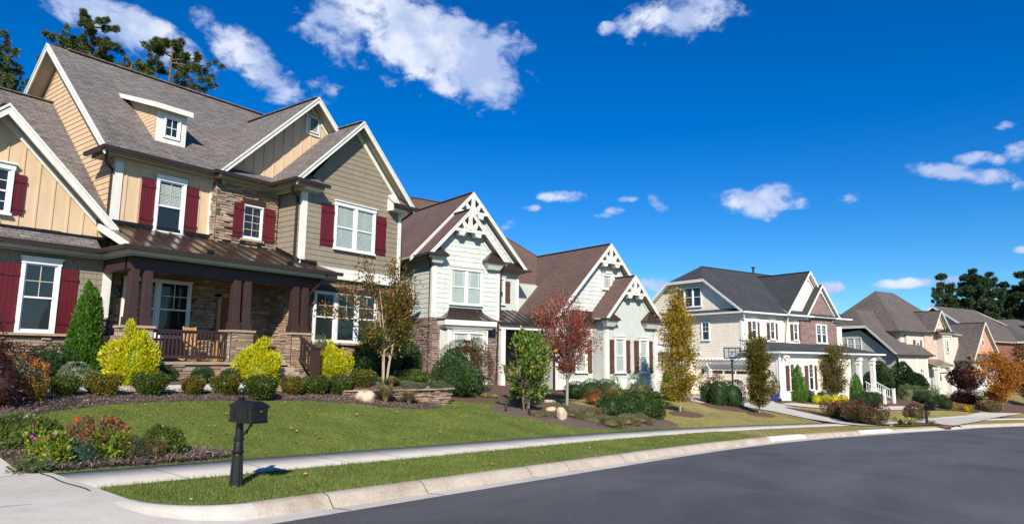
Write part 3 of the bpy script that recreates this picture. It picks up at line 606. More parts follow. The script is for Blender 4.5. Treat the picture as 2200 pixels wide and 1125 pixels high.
    st = MB(); stones(st, X(20.2), 9.45, 12.0, .7, 1.68, seed=41, hmin=.08, hmax=.17, lmin=.25, lmax=.65); stones(st, X(20.2), 12.7, 14.3, .7, 1.5, seed=42); st.box(9.3, 12.8, 20.08, 20.3, 1.68, 1.75, 2)
    stones(st, Y(8.75), 20.2, 22.1, .7, 2.5, seed=43)
    st.build('porch_base', ['ledge_stone', 'mortar', 'stone_cap'], H)
    # railing
    def rail(pa, pb, n=None, name='railing'):
        mb = MB(); pa = Vector(pa); pb = Vector(pb); L = (pb - pa).length; n = n or int(L / .118)
        mb.beam(pa + Vector((0, 0, .92)), pb + Vector((0, 0, .92)), .09, .045); mb.beam(pa + Vector((0, 0, .87)), pb + Vector((0, 0, .87)), .045, .06); mb.beam(pa + Vector((0, 0, .13)), pb + Vector((0, 0, .13)), .05, .09)
        r = mb.build(name, 'brown_wood', H)
        for i in range(n):
            p = pa.lerp(pb, (i + .5) / n); b = MB(); b.box(p.x - .02, p.x + .02, p.y - .02, p.y + .02, p.z + .15, p.z + .87); b.build('baluster', 'brown_wood', r)
    rail((9.5, 20.32, 1.78), (11.95, 20.32, 1.78))
    rail((14.55, 20.12, 1.74), (14.55, 19.25, 1.34), 6); rail((12.78, 20.12, 1.74), (12.78, 19.25, 1.34), 6)
    for x in (14.55, 12.78):
        nb = MB(); nb.box(x - .11, x + .11, 19.08, 19.30, .7, 2.22); nb.box(x - .14, x + .14, 19.05, 19.33, 2.22, 2.27); nb.build('newel_post', 'brown_wood', H)
    # wall behind the porch
    P = X(22.5); st = MB(); stones(st, P, 9.0, 14.8, 1.76, 4.8, seed=50, excl=((9.45, 11.72, 2.45, 4.45), (12.66, 13.9, 1.76, 4.15)), lmin=.18, lmax=.5)
    stones(st, Y(14.8), 20.86, 22.45, .7, 4.8, seed=51, lmin=.18, lmax=.55, hmin=.07, hmax=.15); st.build('porch_wall', ['ledge_stone', 'mortar'], H)
    window(H, P, 9.5, 11.70, 2.50, 4.44, 2, head=.08, crown=False, blind=None, tm='window_white', grid=(2, 2), off=.06, sill=False, trim=.07)
    d = MB(); P.box(d, 12.68, 12.80, 1.76, 4.12, 0, .14, 1); P.box(d, 13.76, 13.88, 1.76, 4.12, 0, .14, 1); P.box(d, 12.68, 13.88, 4.02, 4.14, 0, .14, 1); P.box(d, 12.8, 13.76, 1.78, 4.02, .02, .06, 0)
    for a, b in ((12.9, 13.22), (13.34, 13.66)):
        P.box(d, a, b, 1.95, 2.75, .06, .075, 0); P.box(d, a, b, 2.95, 3.85, .06, .075, 0)
    dd = d.build('door', ['door_red', 'tan_wood'], H); hb = MB(); hb.tube([P.pt(13.68, 2.8, .07), P.pt(13.68, 2.8, .13)], .03, 8); hb.build('handle', 'iron_black', dd)
    # ---- yellow upper wall + side gable wall
    P = X(22.5); mb = MB(); battens(mb, P, [(9.0, 5.7), (12.25, 5.7), (12.25, 8.2), (9.0, 8.2)], u0=9.33); mb.build('wall', 'yellow_paint', H)
    cb = MB(); P.box(cb, 9.0, 9.20, 5.7, 8.2, .0, .04); P.box(cb, 12.13, 12.25, 5.7, 8.2, 0, .05); cb.box(8.96, 9.0, 22.46, 22.66, 5.5, 8.1); cb.build('corner_board', 'trim_white', H)
    window(H, P, 10.26, 11.25, 5.98, 7.94, 1, crown=False, blind='blind_pale', bl=(.52, .96), mt='muntin_tan')
    shutter(H, P, 9.80, 10.25, 6.12, 7.74); shutter(H, P, 11.27, 11.72, 6.12, 7.74)
    S = Y(9.0); mb = MB(); siding(mb, S, [(22.5, 5.0), (33.5, 5.0), (33.5, 8.2), (28.0, 13.2), (22.5, 8.2)], .19, .022); mb.build('side_wall', 'yellow_paint', H)
    fz = MB(); S.prism(fz, [(22.5, 8.55), (28, 13.22), (28, 13.05), (22.5, 8.38)], 0, .04); S.prism(fz, [(33.5, 8.55), (28, 13.22), (28, 13.05), (33.5, 8.38)], 0, .04); fz.build('frieze', 'yellow_paint', H)
    # main roof
    mb = MB(); x0, x1 = 8.45, 19.6
    slab(mb, [(x0, 22.0, 8.36), (x1, 22.0, 8.36), (x1, 28, 13.42), (x0, 28, 13.42)], .14); slab(mb, [(x0, 28, 13.42), (x1, 28, 13.42), (x1, 34, 8.36), (x0, 34, 8.36)], .14); mb.beam((x0 + .6, 28, 13.43), (x1, 28, 13.43), .28, .045)
    mb.build('roof', ['shingle_taupe', 'soffit_paint'], H)
    rb = MB(); rake(rb, Y(x0), [(22.0, 8.36), (28, 13.42), (34, 8.36)], .27); rb.build('rake_board', 'trim_white', H)
    path = [(8.45, 23.3), (8.45, 22.0), (11.95, 22.0), (11.95, 21.75), (14.12, 21.75), (14.12, 20.25), (15.45, 20.25)]
    eave(H, path, 8.37, .5, fh=.17, frieze=.14)
    rt = MB(); slab(rt, [(8.47, 22.0, 8.37), (9.0, 22.0, 8.37), (9.0, 23.3, 8.6), (8.47, 23.3, 8.37)], .05)      # little return roofs at the corner
    slab(rt, [(11.97, 21.75, 8.37), (20.1, 21.75, 8.37), (20.1, 22.45, 8.80), (12.4, 22.45, 8.80)], .05)
    slab(rt, [(14.12, 20.27, 8.37), (15.45, 20.27, 8.37), (15.1, 20.75, 8.75), (14.6, 20.75, 8.75)], .04); slab(rt, [(18.95, 20.27, 8.37), (20.15, 20.27, 8.37), (19.8, 20.75, 8.78), (18.95, 20.75, 8.75)], .04)
    rt.build('eave_return', ['shingle_taupe', 'soffit_paint'], H)
    bx = MB(); bx.box(18.98, 19.8, 20.38, 20.74, 8.1, 8.33); bx.box(14.7, 15.42, 20.40, 20.74, 8.12, 8.2); X(20.74).prism(bx, [(18.98, 8.33), (19.4, 8.33), (18.98, 8.78)], .0, .42); bx.build('cornice_box', 'trim_white', H)
    eave(H, [(19.0, 20.25), (20.15, 20.25), (20.15, 22.5)], 8.36, .45, fh=.15, frieze=0)
    # dormer
    P = X(23.1); d = MB(); P.box(d, 10.36, 11.40, 9.2, 10.42, -.6, .0, 0)
    for a, b, c, e in ((10.36, 10.60, 9.22, 10.42), (11.18, 11.40, 9.22, 10.42), (10.60, 11.18, 9.22, 9.44), (10.60, 11.18, 10.22, 10.42)): P.box(d, a, b, c, e, 0, .03, 1)
    siding(d, Y(10.36), [(23.12, 9.1), (25.4, 11.25), (23.12, 10.45)], .13, .015, 0, back=False)
    dd = d.build('dormer', ['yellow_paint', 'trim_white'], H)
    r = MB(); sl = .35; slab(r, [(10.12, 22.82, 10.50), (11.46, 22.82, 10.50), (11.46, 25.9, 10.5 + 3.08 * sl), (10.12, 25.9, 10.5 + 3.08 * sl)], .12, 0, 1); r.box(10.10, 11.48, 22.80, 22.84, 10.34, 10.52, 1)
    Y(10.12).prism(r, [(22.82, 10.34), (25.6, 10.34 + 2.78 * sl), (25.6, 10.5 + 2.78 * sl), (22.82, 10.52)], 0, .03, 1); r.build('dormer_roof', ['shingle_taupe', 'trim_white'], dd)
    window(dd, P, 10.60, 11.18, 9.44, 10.24, 1, trim=.06, head=.06, crown=False, blind=None, grid=(2, 2), sill=False, single=True, off=.0)
    # ---- stone bay
    P = X(22.25); st = MB(); stones(st, P, 12.25, 14.72, 5.8, 8.12, excl=((13.27, 14.08, 6.2, 7.70),), seed=60, lmin=.16, lmax=.5, dmax=.12); stones(st, Y(12.25), 22.18, 22.5, 5.8, 8.12, seed=61, lmin=.2, lmax=.3)
    st.build('stone_bay', ['ledge_stone', 'mortar'], H)
    window(H, P, 13.27, 14.07, 6.2, 7.47, 1, trim=.04, head=.05, crown=False, blind=None, grid=(2, 4), sill=False, single=True, mt='muntin_tan', off=.04)
    shutter(H, P, 12.88, 13.26, 6.22, 7.48, planks=3, off=.12); shutter(H, P, 14.09, 14.55, 6.22, 7.44, planks=3, off=.12)
    l = MB(); P.box(l, 13.22, 14.14, 7.47, 7.69, .03, .13); l.build('lintel', 'brown_wood', H); l = MB(); P.box(l, 13.2, 14.15, 6.12, 6.2, .03, .16); l.build('sill', 'stone_cap', H)
    # gable 3 (yellow, behind)
    P = X(22.4); mb = MB(); battens(mb, P, [(12.2, 8.4), (19.8, 8.4), (16.0, 12.05)], u0=12.5); mb.build('gable_wall', 'yellow_paint', H)
    gable_roof_y(H, 16.0, 3.95, 21.8, 26.8, 8.38, 12.38, fr_wall=22.4, fw=.12)
    v = MB(); P.box(v, 15.86, 16.58, 10.95, 11.78, 0, .06, 0); P.box(v, 16.02, 16.42, 11.1, 11.66, .06, .065, 1); z = 11.12
    while z < 11.64: v.add([P.pt(16.02, z, .10), P.pt(16.42, z, .10), P.pt(16.42, z + .035, .066), P.pt(16.02, z + .035, .066)], [(0, 1, 2, 3)], 0); z += .052
    for a, b, c, e in ((15.98, 16.03, 11.08, 11.7), (16.41, 16.46, 11.08, 11.7), (15.98, 16.46, 11.05, 11.1), (15.98, 16.46, 11.66, 11.7)): P.box(v, a, b, c, e, .06, .11, 0)
    v.build('gable_vent', ['trim_white', 'dark_interior'], H)
    # ---- taupe bay
    P = X(20.75); mb = MB(); siding(mb, P, [(14.8, 5.34), (19.8, 5.34), (19.8, 8.3), (17.1, 11.08), (14.8, 8.3)], .205, .02)
    z = 5.34; r = random.Random(9)
    while z < 8.3:
        u = 14.9 + r.uniform(0, .2)
        while u < 19.7: P.box(mb, u, u + .004, z + .015, z + .2, .003, .012, 0); u += r.uniform(.12, .24)
        z += .205
    siding(mb, Y(14.8), [(20.75, 5.2), (22.4, 5.2), (22.4, 8.2), (20.75, 8.2)], .205, .02); mb.box(19.7, 19.8, 20.8, 24, 1, 8.2)
    mb.build('wall', 'taupe_paint', H)
    cb = MB(); P.box(cb, 14.8, 14.98, 5.34, 8.2, 0, .04); cb.box(14.76, 14.8, 20.71, 20.86, 5.3, 8.2); P.box(cb, 19.62, 19.8, .9, 8.15, 0, .045); cb.box(14.75, 14.79, 22.3, 22.42, 5.5, 8.15); P.box(cb, 15.35, 19.82, 5.02, 5.36, 0, .05)
    P.box(cb, 15.3, 19.82, 4.93, 5.02, -.1, .12); cb.build('corner_board', 'trim_white', H)
    window(H, P, 16.25, 18.30, 6.07, 8.02, 2, blind='blind_pale', grid=(2, 1), mt='muntin_tan', mull=.14)
    shutter(H, P, 15.62, 16.22, 6.17, 7.77, planks=5); shutter(H, P, 18.33, 18.93, 6.17, 7.77, planks=5)
    gable_roof_y(H, 17.1, 2.98, 20.27, 24.5, 8.36, 11.36, fr_wall=20.75, fw=.2)
    P = X(20.85); st = MB(); stones(st, P, 14.8, 19.62, .7, 4.93, excl=((15.5, 18.68, 2.45, 4.62),), seed=70, lmin=.18, lmax=.55); st.build('stone_wall', ['ledge_stone', 'mortar'], H)
    window(H, P, 15.55, 18.65, 2.50, 4.42, 3, head=.06, crown=False, blind='blind_grey', grid=(2, 2), mt='muntin_tan', off=.03, mull=.16, sill=False)
    l = MB(); P.box(l, 15.3, 19.3, 4.42, 4.62, .03, .15); l.build('lintel', 'brown_wood', H); l = MB(); P.box(l, 15.5, 18.7, 2.42, 2.5, .03, .17); l.build('sill', 'stone_cap', H)
    body = MB(); body.box(9.3, 19.7, 22.75, 33.4, .5, 8.1); body.box(15.0, 19.7, 21.0, 22.7, .5, 8.0); body.build('inner_wall', 'yellow_paint', H)
    # downspouts
    downspout(H, [(8.52, 22.12, 8.22), (8.62, 22.4, 7.95), (8.93, 22.62, 7.8), (8.93, 22.62, 5.0)]); downspout(H, [(14.25, 20.6, 8.25), (14.4, 20.9, 8.05), (14.72, 21.0, 7.85), (14.72, 21.0, 5.6), (14.72, 20.8, 5.42)])
    downspout(H, [(15.5, 20.0, 4.95), (15.3, 20.1, 4.7), (15.08, 20.45, 4.2), (15.08, 20.7, 4.1), (15.08, 20.7, 1.0)]); downspout(H, [(20.1, 20.35, 8.2), (20.0, 20.6, 8.0), (19.88, 20.8, 7.85), (19.88, 20.8, 1)])
    lt = MB(); P = X(20.85); lt.lathe((17.9, 20.6, 4.82), [(.02, .1), (.09, .08), (.11, 0), (.08, -.02)], 12); lt.build('flood_light', 'iron_black', H)
    return H
house1()
# ================================================================ HOUSE 2 : pale green house with brown roof and truss gables
def truss(parent, P, xc, za, s, drop=1.13, m='trim_white'):
    mb = MB(); zb = za - drop; hw = (drop - .30) / s; t = .11; o0, o1 = -.02, .09
    B = lambda u0, z0, u1, z1, w: mb.beam(P.pt(u0, z0, .035), P.pt(u1, z1, .035), .11, w, 0, up=(0, 1, 0) if P.ax == 'x' else (1, 0, 0))
    B = lambda u0, z0, u1, z1, w: P.prism(mb, (lambda dx, dz, L: [(u0 + dz / L * w / 2, z0 - dx / L * w / 2), (u1 + dz / L * w / 2, z1 - dx / L * w / 2), (u1 - dz / L * w / 2, z1 + dx / L * w / 2), (u0 - dz / L * w / 2, z0 + dx / L * w / 2)])(u1 - u0, z1 - z0, math.hypot(u1 - u0, z1 - z0)), o0, o1)
    B(xc - hw - .12, zb, xc + hw + .12, zb, .15); B(xc, zb, xc, za - .25, .20)
    o1 = .075
    for sg in (-1, 1):
        B(xc + sg * .12, zb + .10, xc + sg * hw * .60, zb + .10 + hw * .50, .13); B(xc + sg * hw * .38, zb + .05, xc + sg * hw * .58, zb + .40, .09)
        P.prism(mb, [(xc + sg * hw * .35, zb - .09), (xc + sg * hw * .92, zb - .09), (xc + sg * hw * .82, zb - .27), (xc + sg * hw * .48, zb - .27)], -.3, .07)
    P.prism(mb, [(xc - .24, zb + .1), (xc + .24, zb + .1), (xc + .09, zb + .5), (xc - .09, zb + .5)], .0, .06)
    mb.build('gable_truss', m, parent)
def hat(parent, x0, x1, y0, y1, z, h, m='brown_metal'):
    """small metal hip cap over a boxed eave corner, against the wall y1"""
    mb = MB(); xm = (x0 + x1) / 2
    mb.add([(x0, y0, z), (x1, y0, z), (x1, y1, z), (x0, y1, z), (xm - .05, y1 - .02, z + h), (xm + .05, y1 - .02, z + h)], [(0, 1, 5, 4), (1, 2, 5), (0, 4, 3), (0, 3, 2, 1), (3, 4, 5, 2)])
    mb.box(x0 - .01, x1 + .01, y0 - .02, y1, z - .12, z + .0); mb.box(x0 + .08, x1 - .08, y0 + .08, y1, z - .2, z - .12, 1); mb.hexa([(x0 + .12, y0 + .1, z - .2), (x1 - .12, y0 + .1, z - .2), (x1 - .12, y1, z - .2), (x0 + .12, y1, z - .2)], [(x0 + .25, y0 + .25, z - .45), (x1 - .25, y0 + .25, z - .45), (x1 - .25, y1, z - .45), (x0 + .25, y1, z - .45)], 1)
    mb.build('eave_cap', [m, 'trim_white'], parent)
def house2():
    H = empty("house", (24.52, 23.22, 0), -math.radians(15.25), "pale green house with plum brown roof and white trusses in its pointed gables", "house")
    X = lambda v: Pl('x', v); Y = lambda v: Pl('y', v); mats = ('shingle_brown', 'soffit_paint')
    # side + front of the two storey bay
    mb = MB(); siding(mb, Y(0), [(0, 4.0), (9, 4.0), (9, 7.15), (0, 7.15)], .25, .022, wavy=.03); siding(mb, X(0), [(0, 4.0), (4.2, 4.0), (4.2, 7.2), (1.93, 9.5), (0, 7.2)], .25, .022, wavy=.035); mb.build('wall', 'sage_white', H)
    st = MB(); stones(st, Y(0), 0, 9, .2, 4.0, seed=80, hmin=.06, hmax=.14); stones(st, X(0), 0, 4.2, .2, 4.0, seed=81, excl=((.9, 3.1, .2, 3.6),)); st.build('stone_wall', ['ledge_stone_mauve', 'mortar'], H)
    cb = MB(); X(0).box(cb, -.02, .2, 4.0, 7.0, 0, .045); Y(-.0).box(cb, 0, .2, 4.0, 7.0, 0, .045); X(0).box(cb, 4.04, 4.2, 4.0, 7.0, 0, .045); cb.build('corner_board', 'trim_white', H)
    window(H, X(0), .99, 3.03, 4.68, 6.70, 2, tm='trim_white', blind='blind_pale', prairie=True, mull=.13)
    gable_roof_y(H, 1.91, 2.43, -.45, 6, 7.2, 9.74, mats, fr_wall=0, fw=.2); truss(H, X(-.42), 1.91, 9.70, 1.04)
    gable_roof_y(H, 3.10, 3.88, 1.05, 10, 7.14, 11.14, mats, fr_wall=1.5, fw=.2); truss(H, X(1.08), 3.10, 11.1, 1.03)
    mb = MB(); siding(mb, X(1.5), [(0, 7), (6.7, 7), (3.1, 10.8)], .25, .02); mb.build('gable_wall', 'sage_white', H)
    mb = MB(); slab(mb, [(-.5, -.45, 7.2), (.6, -.45, 8.35), (.6, 9, 8.35), (-.5, 9, 7.2)], .1); mb.build('roof', list(mats), H)
    eave(H, [(-.5, 9), (-.5, -.5), (.35, -.5)], 7.2, .5, frieze=.14, fh=.16)
    hat(H, -.45, .62, -.5, 0, 7.2, .55); hat(H, 3.04, 4.3, -.5, 0, 7.15, .55)
    # middle wall
    mb = MB(); battens(mb, X(1.5), [(4.2, 4.2), (6.72, 4.2), (6.72, 7.1), (4.2, 7.1)], .30, .04); mb.build('wall', 'sage_green', H)
    cb = MB(); X(1.5).box(cb, 6.58, 6.74, 4.4, 7.0, 0, .045); cb.build('corner_board', 'trim_white', H)
    window(H, X(1.5), 5.0, 5.70, 5.0, 6.66, 1, tm='trim_white', blind='blind_pale', prairie=True); shutter(H, X(1.5), 5.73, 6.10, 5.15, 6.40, 'h2_brown', 3)
    mb = MB(); slab(mb, [(4.3, 1.05, 7.1), (7.1, 1.05, 7.1), (6.7, 1.5, 7.55), (4.3, 1.5, 7.55)], .08); mb.build('eave_roof', ['brown_roof_metal', 'soffit_paint'], H); eave(H, [(4.2, 1.05), (7.15, 1.05), (7.15, 5)], 7.1, .45, frieze=.14, fh=.16)
    # bow window
    mb = MB(); f = [(.42, 0), (.62, -.5), (3.1, -.5), (3.32, 0)]
    for z0, z1, m in ((.2, 3.62, 0),): mb.hexa([(x, y, z0) for x, y in f], [(x, y, z1) for x, y in f], m)
    mb.box(.30, 3.5, -.78, 0, 3.62, 3.90, 1); mb.hexa([(.5, -.6, 3.45), (3.3, -.6, 3.45), (3.42, 0, 3.45), (.4, 0, 3.45)], [(.3, -.74, 3.62), (3.5, -.74, 3.62), (3.5, 0, 3.62), (.3, 0, 3.62)], 1)
    for xx in (.62, 3.0): mb.box(xx - .01, xx + .11, -.53, -.45, .2, 3.45, 1)
    mb.build('bay', ['sage_white', 'trim_white'], H)
    rf = MB(); n = 6; prev = None
    for i in range(n + 1):
        t = i / n; k = (1 - t) ** 2.0; x0 = 1.0 + (-.78) * k; x1 = 3.04 + .55 * k; y0 = -.02 - .82 * k; z = 3.92 + .64 * t
        cur = [(x0, 0, z), (x0, y0, z), (x1, y0, z), (x1, 0, z)]
        if prev: rf.poly([prev[0], prev[1], cur[1], cur[0]]); rf.poly([prev[1], prev[2], cur[2], cur[1]]); rf.poly([prev[2], prev[3], cur[3], cur[2]])
        prev = cur
    rf.poly(prev)
    for j in range(1, 6):
        pp = []
        for i in range(n + 1):
            t = i / n; k = (1 - t) ** 2.0; x0 = 1.0 - .78 * k; x1 = 3.04 + .55 * k; pp.append((x0 + (x1 - x0) * j / 6, -.02 - .82 * k - .01, 3.92 + .64 * t + .01))
        rf.tube(pp, .014, 4)
    rf.build('bay_roof', 'brown_roof_metal', H)
    window(H, X(-.5), .90, 2.86, 1.1, 3.40, 2, tm='trim_white', blind='blind_pale', prairie=True, mull=.13)
    # entry porch
    mb = MB(); zf = lambda y: 3.93 + (y + .35) * .44
    slab(mb, [(4.15, -.35, 3.93), (8.4, -.35, 3.93), (6.75, 1.5, zf(1.5)), (4.2, 1.5, zf(1.5))], .07)
    for x in (4.5, 4.95, 5.4, 5.85, 6.3, 6.75):
        mb.beam((x, -.33, zf(-.33) + .015), (x, 1.5, zf(1.5) + .015), .022, .035)
    for x in (7.2, 7.65): mb.beam((x, -.33, zf(-.33) + .015), (x, 1.5 - (x - 6.75) * 1.1, zf(1.5 - (x - 6.75) * 1.1) + .015), .022, .035)
    mb.build('porch_roof', ['brown_roof_metal', 'soffit_paint'], H); g = MB(); gutter(g, [(4.15, -.35), (7.5, -.35)], 3.93); g.build('gutter', 'brown_metal', H)
    mb = MB(); mb.box(4.15, 7.5, -.25, -.05, 3.55, 3.8, 0); mb.box(4.22, 4.5, -.25, .03, .4, 3.55, 0); mb.build('porch_column', 'trim_white', H)
    st = MB(); stones(st, X(2.6), 4.2, 8.6, .3, 4.2, seed=85); st.build('porch_wall', ['ledge_stone_mauve', 'mortar'], H); d = MB(); X(2.6).box(d, 5.5, 6.7, .8, 3.0, .1, .16); d.build('door', 'door_dark', H)
    # garage wing
    mb = MB(); battens(mb, X(-.9), [(7.5, .3), (10.6, .3), (10.6, 4.25), (7.5, 4.25)], .30, .04); battens(mb, X(-2), [(10.43, .3), (14.86, .3), (14.86, 4.3), (12.47, 6.8), (10.43, 4.3)], .30, .04)
    Y(10.43).prism(mb, [(-2, .3), (-.9, .3), (-.9, 4.3), (-2, 4.3)], -.1, 0); Y(7.5).prism(mb, [(-.9, .3), (5, .3), (5, 4.2), (-.9, 4.2)], -.1, 0); mb.build('wing_wall', 'sage_green', H)
    cb = MB(); X(-2).box(cb, 10.42, 10.62, .8, 4.2, 0, .04); X(-2).box(cb, 14.68, 14.88, .8, 4.2, 0, .04); Y(10.43).box(cb, -2.0, -1.8, .8, 4.2, 0, .04); X(-.9).box(cb, 7.48, 7.66, .8, 4.2, 0, .04); X(-2).box(cb, 10.42, 14.88, .3, .85, 0, .05); X(-.9).box(cb, 7.48, 10.4, .3, .85, 0, .05); cb.build('corner_board', 'trim_white', H)
    window(H, X(-2), 11.02, 11.98, 1.2, 3.35, 1, tm='trim_white', blind='blind_pale', prairie=True, trim=.13); window(H, X(-2), 13.14, 14.02, 1.2, 3.33, 1, tm='trim_white', blind='blind_pale', prairie=True, trim=.13)
    for a, b in ((10.68, 11.06), (11.97, 12.38), (12.76, 13.15), (14.02, 14.40)): shutter(H, X(-2), a, b, 1.22, 3.13, 'h2_brown', 3, three=True, off=.03)
    window(H, X(-.9), 8.96, 9.92, 1.2, 3.35, 1, tm='trim_white', blind='blind_pale', prairie=True, trim=.13)
    for a, b in ((8.52, 8.96), (9.92, 10.33)): shutter(H, X(-.9), a, b, 1.22, 3.13, 'h2_brown', 3, three=True, off=.03)
    gable_roof_y(H, 12.47, 2.46, -2.45, 4, 4.37, 6.95, mats, fr_wall=-2, fw=.18); truss(H, X(-2.42), 12.47, 6.92, 1.05, 1.08)
    hat(H, 9.98, 11.1, -2.5, -2.0, 4.32, .55); hat(H, 13.42, 15.0, -2.5, -2.0, 4.32, .6)
    gable_roof_y(H, 11.6, 4.45, -1.35, 8, 4.32, 8.91, mats, fr_wall=-.9, fw=.18); truss(H, X(-1.32), 11.6, 8.88, 1.03, 1.12)
    mb = MB(); siding(mb, X(-.9), [(7.6, 4.75), (15.4, 4.75), (11.6, 8.7)], .25, .02, wavy=.03); mb.build('gable_wall', 'sage_white', H)
    window(H, X(-.9), 11.22, 12.05, 6.12, 7.16, 1, tm='trim_white', blind='blind_pale', prairie=True, single=True)
    mb = MB(); slab(mb, [(7.2, -1.35, 4.32), (10.4, -1.35, 4.32), (10.4, -.9, 4.8), (7.2, -.9, 4.8)], .07)
    for x in (7.6, 8.0, 8.4, 8.8, 9.2, 9.6, 10.0): mb.beam((x, -1.34, 4.34), (x, -.9, 4.82), .02, .03)
    mb.build('skirt_roof', ['brown_roof_metal', 'soffit_paint'], H); eave(H, [(7.2, 5), (7.2, -1.35), (10.2, -1.35)], 4.32, .42, frieze=.12, fh=.16)
    # big hip roof behind
    mb = MB(); a = (3.9, 9.6, 12.6); b = (7.3, 9.6, 12.6); e = [(-2.0, 3.0, 6.6), (14.4, 3.0, 6.6), (14.4, 16.2, 6.6), (-2.0, 16.2, 6.6)]
    for pts in ([e[0], e[1], b, a], [e[1], e[2], b], [e[2], e[3], a, b], [e[3], e[0], a]): slab(mb, pts, .1)
    mb.beam(a, b, .25, .04); mb.beam(b, e[1], .2, .03); mb.build('main_roof', list(mats), H)
    mb = MB(); mb.box(.2, 4.1, .1, 9, .1, 7.0); mb.box(.2, 14, 2.7, 15, .1, 6.5); mb.box(7.7, 14.7, -.7, 5, .1, 4.2); mb.box(10.6, 14.7, -1.8, -.7, .1, 4.2); mb.build('inner_wall', 'sage_green', H)
    downspout(H, [(-.42, -.2, 7.05), (-.2, .0, 6.75), (-.04, .22, 6.6), (-.04, .22, .3)]); downspout(H, [(4.25, -.35, 6.9), (4.25, -.1, 6.6), (4.25, -.04, 4.2), (4.1, -.1, 3.7), (4.0, -.08, .4)]); downspout(H, [(15.0, -1.9, 4.1), (14.93, -1.85, 3.8), (14.93, -1.85, .4)]); downspout(H, [(7.35, -1.3, 4.1), (7.4, -.95, 3.8), (7.4, -.95, .4)])
    return H
house2()
